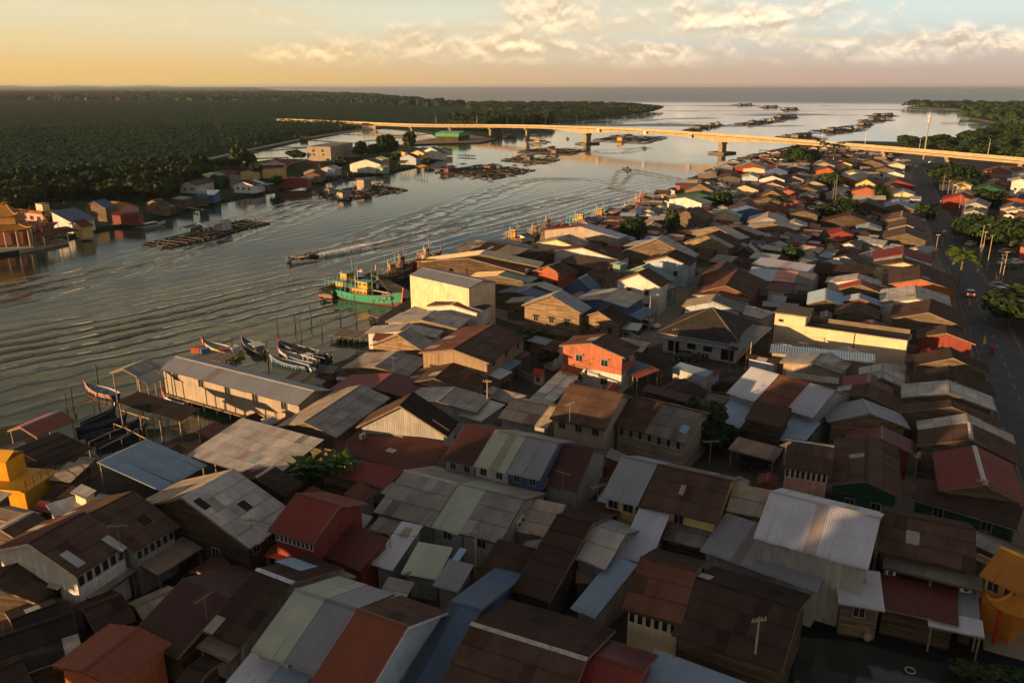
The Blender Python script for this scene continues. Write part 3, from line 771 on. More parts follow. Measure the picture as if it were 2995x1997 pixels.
# ---------------------------------------------------------------- foreground, middle
crop(1000, 1200, 1.967)
H((88,1143),(380,1248),(-163,1552), ze=5.6, rc='org', rc2='brn', wc='lbw', label='rust red roofed house with three white framed windows in a blue grey wall', wb=3, wsz=(.8,1.3), fc=(.75,.75,.72), wk='pla', bb='wht', pitch=23)
H((625,1097),(803,1147),(270,1600), ze=3.6, rc='blu', wc='blw', label='long bright blue metal roof in the foreground', pitch=14)
H((745,1225),(1410,1430),(520,1720), ze=4.6, rc='brn', rc2='dbr', wc='dwd', label='broad dark brown roof with white patches at the bottom edge', patches=((.78,.42,.9,2.2,'wht'),(.88,.5,.35,3.5,'wht')), pitch=19)
H((1420,1400),(1740,1500),(1330,1700), ze=4.4, rc='red', rc2='mar', wc='rdw', label='dark red ridged roof beside the broad dark brown roof', pitch=21)
LN((1800,1372),(2337,1570),(1700,1600), ze=3.0, rc='lbl', label='pale blue ribbed roof at the bottom edge beside the dark lane', pitch=10)
LN((155,75),(635,205),(0,235), ze=3.0, rc='mar', wc='grw', label='wide low red roof with an air conditioner box on it', walls=True, pitch=9, patches=((.52,.55,1.2,.8,'tin'),(.42,.12,1.6,.4,'lgr')))
LN((110,285),(350,345),(50,395), ze=2.5, rc='red', wc='grw', label='lower red porch roof behind the banana clump', walls=True, pitch=10)
row((712,80),(1248,187),(578,282), (.31,.65), ('drd','pgr','met'), ('terrace house with a dark red roof above the patched terrace','terrace house with a pale green roof between the dark red and grey roofs','terrace house with a grey roof and a bright blue end wall'), 5.2, ('grw','whw','blw'), wk='rib', wl=2, wsz=(.8,1.0), pitch=22)
row((360,345),(1050,515),(180,582), (.45,.68), ('gry','pgr','gry'), ('terrace house with a broad grey asbestos roof in the middle foreground','terrace house with a long pale green strip roof','terrace house with a grey asbestos roof and a dark doorway'), 3.6, ('grw','grw','grw'), wk='rib', pitch=20, wl=1)
LN((345,638),(467,665),(165,880), ze=2.8, rc='wht', wc='grw', label='clean white metal roof with a square tan hatch', walls=True, pitch=12, patches=((.5,.12,.9,1.3,'tan'),))
LN((220,608),(350,640),(170,690), ze=2.9, rc='gry', label='grey patch roof left of the clean white roof', pitch=10)
LN((440,757),(640,790),(290,925), ze=2.7, rc='pgr', wc='grw', label='streaked pale green lower roof behind the rust red house', walls=True, pitch=10)
H((1255,195),(1450,232),(1160,425), ze=4.0, rc='drd', wc='grw', label='dark maroon roof with tall aerial pole beside the blue end wall', pitch=24, patches=((.08,.86,.5,1.6,'sla'),))
LN((1150,440),(1370,470),(1120,600), ze=3.0, rc='blk', label='black lower roof dotted with pale screws', pitch=14) if False else None
LN((1068,500),(1290,545),(1022,700), ze=3.0, rc='tan', wc='grw', label='tan asbestos roof lit at its upper edge beside air conditioners', walls=True, pitch=16)
H((1240,600),(1440,655),(1010,1045), ze=3.6, rc='dbr', wc='dwd', label='long black brown roof dotted with pale screws', pitch=18)
LN((900,740),(1130,800),(775,985), ze=2.8, rc='dbr', wc='dwd', label='dark brown roof beside the small garden court', walls=True, pitch=13)
H((1415,640),(1637,712),(1358,858), ze=4.2, rc='lgr', rc2='met', wc='grw', label='light grey gabled roof between black and blue grey roofs', pitch=21)
LN((1350,895),(1510,905),(1310,985), ze=2.6, rc='rst', label='rusting grey awning below the light grey roof')
LN((1712,560),(1888,600),(1580,832), ze=3.8, rc='lav', wc='grw', label='lavender metal roof with dark stains under the yellow wall', walls=True, pitch=13)
LN((1565,835),(1702,888),(1390,1160), ze=2.8, rc='lbl', wc='grw', label='long blue grey metal roof beside the six window house', walls=True, pitch=11)
H((1612,262),(1815,310),(1510,498), ze=5.6, rc='met', wc='ylw', label='two storey house with grey metal roof and yellow upper wall', wk='pla', wl=2, wsz=(1.1,1.1), pitch=23)
H((1820,312),(2242,405),(1750,556), ze=5.6, rc='brn', rc2='dgr', wc='ylw', label='big brown asbestos roof joined to the yellow walled house', wk='pla', wl=1, pitch=23, patches=((.44,.35,.5,1.3,'tan'),))
LN((1900,605),(2157,665),(1842,742), ze=3.8, rc='dgr', wc='dwd', label='dull brown lower roof below the big brown asbestos roof', walls=True, pitch=13)
H((1720,845),(2042,925),(1612,1140), ze=5.2, rc='rbr', rc2='dbr', wc='crm', label='brown roofed house with a row of six arched windows', wk='pla', wl=6, wsz=(.55,1.2), nv=1, fc=(.62,.56,.44), pitch=22)
# low fillers seen between the roofs
LN((620,855),(760,890),(505,1000), ze=3.0, rc='met', wc='grw', label='small grey metal roof beside the utility pole', walls=True, pitch=12)
LN((680,790),(720,800),(600,880), ze=3.0, rc='sky', label='strip of pale tin roof above the small grey metal roof', pitch=9)

# ---------------------------------------------------------------- foreground, right
crop(1995, 1200, 1.967)
H((80,960),(680,1145),(-10,1310), ze=4.8, rc='dbr', rc2='blk', wc='dwd', label='large dark brown roof with a pale plank eave at the dark lane', pitch=21, low=None)
H((510,465),(1143,620),(463,745), ze=6.6, rc='wht', wc='grw', label='tall building with a clean white ribbed metal roof', pitch=22, wk='rib', eaveover=.3)
LN((255,590),(905,800),(200,838), ze=4.0, rc='met', wc='grw', label='wide grey metal roof below the clean white roof', walls=True, pitch=12)
LN((300,420),(517,462),(262,580), ze=5.0, rc='tan', wc='grw', label='tan asbestos roof glowing at its right side', walls=True, pitch=16)
LN((882,890),(1138,930),(848,1098), ze=3.4, rc='wht', wc='gwd', label='small white roof on a stilted timber house over the dark water', walls=True, pitch=13, wl=1, patches=((.6,.25,.5,.6,'lgr'),))
H((1148,580),(1690,690),(1160,818), ze=5.4, rc='brn', rc2='dbr', wc='dwd', label='big brown roof left of the orange temple', pitch=21)
LN((1163,832),(1730,965),(1165,905), ze=4.4, rc='dgr', label='grey green eave strip under the big brown roof', pitch=12)
LN((1140,935),(1580,1030),(1135,1130), ze=2.9, rc='mar', wc='dwd', label='maroon roof scattered with junk beside the temple', walls=True, pitch=10)
LN((1585,1030),(1705,1058),(1592,1185), ze=2.8, rc='met', wc='dwd', label='grey strip roof between the maroon roof and the temple', walls=True, pitch=10)
LN((1410,1140),(1728,1210),(1420,1235), ze=2.6, rc='wht', wc='gwd', label='white porch roof in front of the temple', pitch=9)
H((598,165),(874,207),(555,322), ze=5.6, rc='brn', rc2='dbr', wc='pnk', label='brown house with eight dark windows in a pinkish wall', wk='rib', wl=8, wsz=(.48,1.1), nv=1, fc=(.75,.62,.5), pitch=22)
H((1060,405),(1065,145),(1262,500),(850,405), ze=4.2, rc='brn', wc='gnw', label='brown gabled house with a green plank wall', wa=2, pitch=19)
H((1745,427),(1682,205),(1955,590),(1440,442), ze=4.6, rc='red', rc2='red', wc='gwd', label='bright red roofed timber house beside the main road', pitch=21)
LN((1375,398),(1967,560),(1372,525), ze=3.6, rc='dbr', wc='gnw', label='dark brown roof over a green wall with shutters', walls=True, pitch=14, wl=2)
crop(*DISP)
H((1999,950),(1985,924),(2103,990),(1905,950), ze=4.0, rc='met', wc='lwd', label='grey roofed plank house with one dark window beside the pink shed', wa=2, lmin=5)
crop(1995, 1200, 1.967)
H((1665,165),(1655,75),(1950,345),(1340,212), ze=4.2, rc='brn', wc='gwd', label='brown roofed plank house beside the main road kerb', pitch=20, lmin=4)
H((1650,70),(1640,37),(1928,240),(1345,92), ze=4.0, rc='lgr', wc='gwd', label='pale grey roofed house wedged behind the brown plank house', pitch=20, lmin=3)
H((1145,165),(1145,97),(1310,225),(930,135), ze=3.6, rc='mar', wc='rdw', label='small pink red shed roof between the plank houses', lmin=4)
crop(*DISP)
LN((1735,920),(1820,938),(1707,962), ze=4.8, rc='brn', wc='dwd', label='small brown roofed loft in front of the white and brown terrace', walls=True, pitch=18)
row((1725,843),(1920,897),(1690,908), (.33,.68), ('wht','rbr','lav'), ('terrace house with a white metal roof beside the burnt yard','terrace house with a brown roof between white and lavender roofs','terrace house with a lavender roof and a ragged hole'), 4.8, 'grw', pitch=22)
LN((1680,914),(1740,927),(1655,972), ze=2.8, rc='lbl', label='pale blue lower roof beside the large dark tree', pitch=10)
LN((1822,955),(1885,972),(1775,1005), ze=2.8, rc='lbl', label='stained blue roof beside the brown house with eight windows', pitch=12)
LN((1695,1003),(1800,1030),(1672,1030), ze=2.6, rc='rst', label='patched rusty awning over the parked dark car', pitch=9)
# ---------------------------------------------------------------- houses along the near bank
crop(900, 600, 2.376)
H((1215,527),(800,437),(1110,577), ze=8.6, rc='met', wc='crm', label='tall boat shed with cream sheet walls and a grey ridged roof', wk='rib', pitch=12, low=None, name='boat_shed', cat='boat shed', ridge='lgr', over=.1, eaveover=.1)
H((1118,370),(1185,345),(1500,482),(850,357), ze=4.6, rc='rbr', rc2='brn', wc='dwd', label='long black plank warehouse with two small lit windows', wa=2, lmin=5, nv=1, fc=(.7,.66,.5), pitch=15)
H((1195,345),(1225,320),(1595,450),(890,333), ze=4.8, rc='crm', rc2='crm', wc='dwd', label='long cream roofed warehouse behind the black plank warehouse', lmin=6, pitch=14)
H((1155,233),(1650,325),(1050,303), ze=3.6, rc='dgr', wc='dwd', label='dark waterside shed with grey and black striped roof', segs=((.2,'dgr'),(.48,'blk'),(.75,'dgr'),(1,'blk')), pitch=13, patches=((.22,.4,1,2.0,'lgr'),(.38,.35,1,2.0,'lgr')))
H((1000,690),(1100,643),(1145,768),(845,690), ze=4.4, rc='brn', wc='whw', label='brown roofed house with a white tin gable and two dark windows', wk='rib', wa=2, patches=((.25,.6,1,2.6,'wht'),), pitch=19)
H((785,797),(885,732),(1000,887),(540,808), ze=3.4, rc='lgr', wc='tan', label='wide pale grey waterside house with a timber gable', wk='plank', pitch=15)
H((640,870),(700,822),(860,925),(395,868), ze=3.0, rc='lgr', wc='whw', label='low pale roofed waterside house behind the torn plank gable', stilts=True, pitch=13, wk='rib')
H((625,900),(720,853),(815,1055),(445,970), ze=3.0, rc='gry', rc2='tan', wc='lwd', label='torn plank gable house at the water with grey roof', pitch=21, stilts=True)
LN((470,890),(595,893),(412,940), ze=3.4, rc='rbr', label='small brown lean-to at the water edge', pitch=13)
H((1010,1003),(1295,828),(1240,1112),(795,1013), ze=5.6, rc='brn', rc2='rbr', wc='lwd', label='big two storey house with brown roof and hooded windows', wk='rib', wa=4, wl=3, hood='brn', wsz=(1.1,1.2), pitch=19)
LN((1250,1180),(1340,1128),(1290,1238), ze=2.9, rc='wht', label='white porch roof under the big two storey brown house')
LN((1340,1125),(1425,1068),(1383,1160), ze=2.9, rc='tea', label='grey blue porch roof beside the white porch roof')
LN((1425,1062),(1502,1012),(1463,1085), ze=2.9, rc='mar', label='dull red porch roof at the end of the porch row')
H((880,1205),(1010,1098),(1140,1300),(695,1205), ze=3.0, rc='brn', wc='tan', label='low brown roofed house in front of the big two storey house', wk='plank', pitch=17)
H((460,1125),(620,1015),(680,1200),(215,1145), ze=3.0, rc='gry', rc2='tan', wc='lwd', label='grey and tan roofed house behind the red roof', pitch=18)
H((455,1270),(595,1167),(580,1335),(20,1235), ze=3.0, rc='mar', rc2='red', wc='dwd', label='long dull red gable roof near the boat inlet', pitch=15)
H((-24,1510),(375,1250),(187,1617),(-200,1525), ze=4.0, rc='gry', rc2='tan', wc='gwd', label='large grey roofed timber house with a tan lit roof side', wl=6, wsz=(.9,1.0), pitch=19)
H((905,1368),(1030,1265),(1105,1455),(645,1335), ze=3.2, rc='gry', rc2='lgr', wc='grw', label='pale grey patched roof beside the black roofed house', pitch=13)
LN((1220,1343),(1375,1385),(1100,1470), ze=2.6, rc='pgr', wc='grw', label='patched whitish flat roof beside the wooden pole', walls=True, pitch=6)
H((640,1395),(735,1300),(993,1576),(460,1430), ze=4.6, rc='blk', rc2='brn', wc='grw', label='black roofed house with grey tin gable and a white cross window', wa=2, wk='rib', fc=(.75,.72,.66), patches=((.3,.62,.35,2.4,'pnk'),), pitch=19)
LN((1530,1358),(1745,1155),(1690,1390), ze=2.7, rc='lgr', label='long pale covered walkway roof between the courtyards', pitch=6)
LN((1745,1152),(1795,1105),(1885,1170), ze=3.0, rc='mar', label='dull red cap roof at the end of the covered walkway', pitch=7)
H((1420,1345),(1755,1412),(1365,1490), ze=3.6, rc='tan', wc='grw', label='tan roofed house beside the dark brown steep roof', pitch=19)
H((1495,672),(1545,635),(1585,712),(1342,682), ze=3.4, rc='lgr', wc='gwd', label='small grey roofed plank house left of the tall plank house', wa=2, pitch=17, lmin=4)
H((1388,452),(1320,490),(1490,575),(1155,470), ze=3.8, rc='grn', rc2='crm', wc='gwd', label='green and cream roofed house right of the boat shed', pitch=14) if False else H((1320,490),(1388,452),(1490,572),(1160,478), ze=3.6, rc='grn', rc2='crm', wc='gwd', label='green and cream roofed house right of the boat shed', pitch=14)
crop(1500, 600, 2.376)
H((265,628),(340,588),(455,768),(145,655), ze=5.0, rc='met', rc2='lgr', wc='lwd', label='tall weathered plank house with grey metal roof', wa=3, hood='dbr', pitch=22, lmin=5)
H((30,605),(125,570),(150,648),(-120,600), ze=3.4, rc='blu', wc='gwd', label='blue gabled roof behind the small grey plank house', pitch=15)
H((160,560),(220,533),(290,607),(50,570), ze=3.4, rc='pgr', wc='gwd', label='patchy pale green roof below the orange walled house', pitch=13, lmin=4)
H((240,425),(330,390),(400,492),(180,440), ze=4.2, rc='brn', rc2='rbr', wc='orw', label='orange walled house with a chimney pipe behind the boat shed', wa=2, wk='pla', hood='dbr', pitch=21)
LN((420,345),(735,415),(312,385), ze=4.0, rc='brn', wc='dwd', label='long brown roof behind the rust walled house', walls=True, pitch=12)
LN((600,430),(790,490),(530,487), ze=4.0, rc='brn', wc='rst', label='brown roof with rusty sheet wall left of the white gable house', walls=True, pitch=16, wk='rib', wl=1)
H((455,510),(515,478),(575,610),(350,578), ze=2.4, rc='blu', wc='blw', label='steep bright blue gable shed', pitch=34, lmin=3.5, wk='rib')
H((870,475),(935,440),(1000,590),(730,520), ze=6.0, rc='brn', wc='whw', label='white two storey gable house with brown roof', wa=2, hood='brn', wk='pla', low=('whw',2.9), pitch=23, lmin=6)
LN((1080,545),(1140,570),(1025,585), ze=3.2, rc='tan', label='pale awning on the side of the white gable house', pitch=8)
H((895,430),(945,405),(1060,550),(750,468), ze=4.0, rc='tea', rc2='grn', wc='grn', label='teal roofed house behind the white gable house', wk='pla', pitch=17)
H((715,408),(765,395),(725,425), ze=6.6, rc='lbl', wc='grn', label='small pale green water tower box with a flat roof', pitch=5, wk='pla', lmin=2.2, name='tower_house', cat='tower')
H((1070,355),(1135,310),(1215,435),(915,385), ze=5.2, rc='dbr', wc='lbw', label='light blue walled house with dark brown roof', wa=2, hood='brn', wk='rib', pitch=21)
H((605,655),(740,578),(765,735),(435,655), ze=4.4, rc='lgr', wc='blw', label='white roofed house with a blue gable wall', wa=1, wl=2, wk='rib', pitch=17)
LN((800,765),(920,705),(862,815), ze=2.7, rc='blu', label='blue awning beside the white roofed blue house', pitch=12)
H((595,740),(680,700),(735,845),(450,780), ze=3.4, rc='dbr', wc='lwd', label='low plank house with dark roof at the lane', wa=3, hood='dbr', pitch=20)
LN((790,812),(905,825),(755,860), ze=2.5, rc='pgr', label='whitish tarpaulin awning beside the parked silver car', pitch=8)
H((545,960),(660,893),(745,1078),(345,962), ze=6.0, rc='brn', rc2='rbr', wc='orw', label='orange two storey house with brown roof and lit windows', wa=2, wl=4, hood='tan', wk='rib', low=('whw',3.0), pitch=20, wsz=(1.2,1.2))
LN((285,935),(372,960),(180,995), ze=3.4, rc='brn', wc='whw', label='brown roofed white annex left of the orange house', walls=True, pitch=14, wl=1)
LN((830,1075),(955,1112),(722,1148), ze=2.8, rc='blu', label='blue porch roof right of the orange house', pitch=10)
LN((955,1112),(1022,1147),(842,1192), ze=2.8, rc='org', label='orange porch roof beside the blue porch roof', pitch=10)
LN((870,1018),(1140,1100),(845,1082), ze=2.6, rc='blk', label='flat black shade net between the orange house and blue box', pitch=3)
LN((1165,1092),(1395,1157),(1105,1128), ze=3.0, rc='lbl', wc='tin', label='small box shed with blue tin roof and translucent walls', walls=True, wk='rib', pitch=10, over=.05, eaveover=.1)
LN((940,1245),(1410,1370), (915,1292), ze=3.0, rc='drd', wc='dwd', label='long dark red roof below the blue box shed', walls=True, pitch=14)
H((395,1240),(770,1312),(300,1490), ze=5.4, rc='brn', wc='tan', label='steep dark brown roof over cream windows in the middle', wl=3, wk='pla', pitch=26)
H((835,1330),(1320,1440),(695,1530), ze=4.6, rc='brn', rc2='dgr', wc='tan', label='wide roof half brown half grey green above slatted windows', segs=((.47,'brn'),(1,'dgr')), wl=7, wsz=(.6,1.0), nv=1, pitch=21, wk='plank', patches=((.9,.5,1.0,1.4,'lbl'),))
H((1480,560),(1568,440),(1662,650),(1310,572), ze=4.4, rc='brn', rc2='rbr', wc='rbr', label='long red brown roof rising behind the black hip roof', pitch=20)
H((1425,620),(1485,560),(1612,700),(1190,640), ze=4.2, rc='rbr', rc2='rbr', wc='lbw', label='patched red brown roof in front of the long red brown roof', pitch=18)
H((1385,665),(1415,618),(1562,755),(1165,690), ze=4.0, rc='sla', rc2='tan', wc='lbw', label='slate and tan roof just behind the black hip roof', pitch=17)
H((1430,450),(1490,390),(1575,465),(1335,460), ze=4.4, rc='brn', wc='orw', label='small orange walled house at the dark lane', wk='pla', pitch=20)
LN((1640,697),(1830,747),(1590,757), ze=3.6, rc='lgr', wc='grw', label='pale flat roof right of the black hip roof', walls=True, pitch=7)
H((465,150),(490,142),(762,222),(250,165), ze=4.2, rc='wht', rc2='red', wc='tan', label='long waterside shed with white and red roof sides', wk='rib', lmin=6, pitch=13)
H((300,238),(395,203),(530,258),(180,255), ze=4.2, rc='tan', rc2='tan', wc='crm', label='straw coloured roof at the fishing jetty', wk='pla', pitch=15)
H((480,295),(560,265),(740,388),(275,305), ze=4.4, rc='brn', rc2='rbr', wc='whw', label='brown roofed shed with streaked white sunlit gable', wk='rib', pitch=15, patches=((.4,.35,.5,2,'lgr'),))
H((1000,237),(1050,208),(1315,330),(885,252), ze=4.2, rc='lgr', wc='gwd', label='long white roof behind the grey pale gable', pitch=15)
H((900,272),(985,238),(985,332),(755,288), ze=3.6, rc='lgr', wc='gwd', label='pale grey gable roof above weathered planks by the trees', wa=2, pitch=16)
H((1345,213),(1440,175),(1480,312),(1195,255), ze=4.0, rc='dbr', rc2='tan', wc='lwd', label='plank gable house with grey front and dark rear roof', wa=2, hood='dbr', segs=((.45,'gry'),(1,'dbr')), pitch=19)
H((1205,40),(1290,10),(1342,100),(1120,70), ze=4.4, rc='brn', wc='gwd', label='weathered plank house with four windows near the river', wa=3, pitch=20)
H((1400,150),(1430,145),(1590,235),(1220,182), ze=3.8, rc='lgr', wc='gwd', label='broad pale roof behind the plank gable house', lmin=5, pitch=15)
H((1560,152),(1590,143),(1720,207),(1475,158), ze=3.6, rc='gry', wc='gwd', label='grey roofed plank house with an open porch', lmin=5, pitch=15)
H((1610,290),(1665,250),(1660,378),(1520,345), ze=2.4, rc='lgr', rc2='brn', wc='dwd', label='steep A shaped shed with grey and brown sides', pitch=36, segs=((.4,'dbr'),(.7,'lgr'),(1,'dbr')))
LN((1690,325),(1865,348),(1655,367), ze=3.6, rc='pgr', wc='grw', label='faded green roof behind the white terrace roofs', walls=True, pitch=10)
LN((1425,342),(1565,360),(1405,400), ze=3.4, rc='gry', wc='dwd', label='grey square roof beside the small orange house', walls=True, pitch=10)
H((1250,-30),(1330,-60),(1400,10),(1170,-20), ze=3.8, rc='tan', wc='gwd', label='tan roofed house next to the moored trawlers', lmin=4) if False else None
# hip roof house
crop(1500, 600, 2.376)
# ---------------------------------------------------------------- right of the middle, towards the road
crop(2195, 500, 2.376)
LN((75,600),(455,655),(45,652), ze=4.8, rc='wht', wc='lbw', label='raised white roof block with vents on the pale terrace', walls=True, pitch=9)
row((10,668),(460,715),(-30,745), (.4,.72), ('wht','pnk','sla'), ('terrace house with a blue white roof beside the bush','terrace house with a faded pink roof in the pale terrace','terrace house with a black striped roof at the end of the pale terrace'), 3.6, 'grw', pitch=17)
H((1060,578),(1055,525),(1255,632),(857,592), ze=4.0, rc='red', rc2='red', wc='tan', label='bright red gable roof near the road', pitch=15, wk='pla')
H((1065,634),(1062,582),(1265,668),(858,645), ze=3.8, rc='brn', rc2='brn', wc='crm', label='brown roof with a white stripe below the bright red gable', segs=((.5,'brn'),(1,'lgr')), pitch=14, wk='pla')
H((1185,752),(1178,650),(1378,825),(862,772), ze=4.0, rc='brn', wc='orw', label='long brown roof over an orange wall near the lone palm', pitch=15, wk='pla')
LN((455,638),(855,668),(445,707), ze=3.8, rc='dbr', wc='dwd', label='dark roof behind the white walled grey house', walls=True, pitch=13)
H((740,750),(750,713),(882,800),(455,762), ze=3.6, rc='lgr', wc='whw', label='grey roofed house with a long sunlit white wall', pitch=14, wk='pla', lmin=4)
H((765,790),(770,755),(912,880),(620,822), ze=3.6, rc='red', wc='gwd', label='red roofed timber house with glinting sheets', pitch=19, lmin=4)
H((1155,885),(1145,795),(1388,925),(895,897), ze=3.8, rc='lgr', wc='whw', label='whitish roofed house beside the lone palm', wk='pla', pitch=14)
H((525,895),(528,815),(620,935),(365,937), ze=3.6, rc='sky', wc='dwd', label='sky blue gabled house with two roof slots', pitch=20)
H((760,887),(760,850),(940,952),(602,907), ze=3.4, rc='lbl', wc='rdw', label='light blue roof right of the sky blue house', lmin=4, pitch=17)
H((745,962),(750,905),(892,1036),(578,982), ze=3.8, rc='brn', wc='gwd', label='brown roofed plank house behind the cream building', wa=2, pitch=20)
H((1240,985),(1260,890),(1480,1090),(940,1025), ze=4.2, rc='brn', wc='gwd', label='broad brown roofed plank house with deep eaves', wa=2, pitch=18)
LN((1020,912),(1262,887),(1015,958), ze=3.4, rc='mar', wc='whw', label='maroon strip roof behind the broad brown roof', walls=True, pitch=12)
H((845,1075),(850,1035),(1080,1150),(605,1078), ze=3.8, rc='mar', rc2='red', wc='whw', label='dark red gable roof beside the cream building parapet', lmin=4, pitch=16, wk='pla')
H((1365,1128),(1360,1070),(1500,1200),(1088,1150), ze=4.0, rc='brn', wc='rdw', label='brown roof with a red lower edge beside the road', pitch=16, lmin=5)
H((1410,1300),(1390,1225),(1640,1432),(1100,1358), ze=4.4, rc='dbr', rc2='dbr', wc='gwd', label='dark roofed plank house at the end of the cream wall', pitch=21)
H((1425,1465),(1385,1355),(1660,1570),(1075,1478), ze=4.2, rc='dbr', wc='gwd', label='brown roof in front of the dark roofed plank house', pitch=18)
H((1385,1548),(1372,1455),(1640,1690),(985,1560), ze=4.4, rc='lgr', wc='gwd', label='long pale metal roof beside the main road', pitch=15)
H((1400,1640),(1390,1590),(1700,1780),(985,1640), ze=4.2, rc='brn', wc='gwd', label='brown roofed house below the long pale metal roof', pitch=16)
H((1130,845),(1125,800),(1200,860),(1000,870), ze=3.4, rc='brn', wc='gwd', label='x') if False else None
crop(2195, 900, 5.8725)
H((1040,962),(1215,793),(1525,1200),(480,955), ze=3.4, rc='gry', rc2='lgr', wc='tan', label='grey gabled house in front of the sunlit cream wall', wk='rib', pitch=18)
H((2265,1205),(2275,958),(2500,1400),(1715,1165), ze=3.6, rc='lgr', wc='tan', label='whitish gabled roof right of the grey gabled house', wk='pla', pitch=20)
H((2030,1290),(2035,1115),(2360,1490),(1525,1290), ze=3.8, rc='mar', rc2='red', wc='gwd', label='red roof between brown and whitish gables', lmin=4, pitch=20)
H((1945,1478),(2015,1300),(2380,1700),(1000,1310), ze=3.8, rc='brn', wc='gwd', label='brown gabled plank house in front of the red roof', pitch=18)
LN((355,622),(2135,800),(285,762), ze=3.6, rc='lbl', wc='tan', label='long blue grey lean-to roof along the cream wall', walls=True, pitch=9)
LN((45,285),(382,345),(-150,695), ze=3.6, rc='sla', label='dark slate annex roof right of the black hip roof', pitch=6)
LN((620,1098),(1525,1212),(540,1190), ze=3.0, rc='tan', label='tan strip roof with rusty screws', pitch=8)
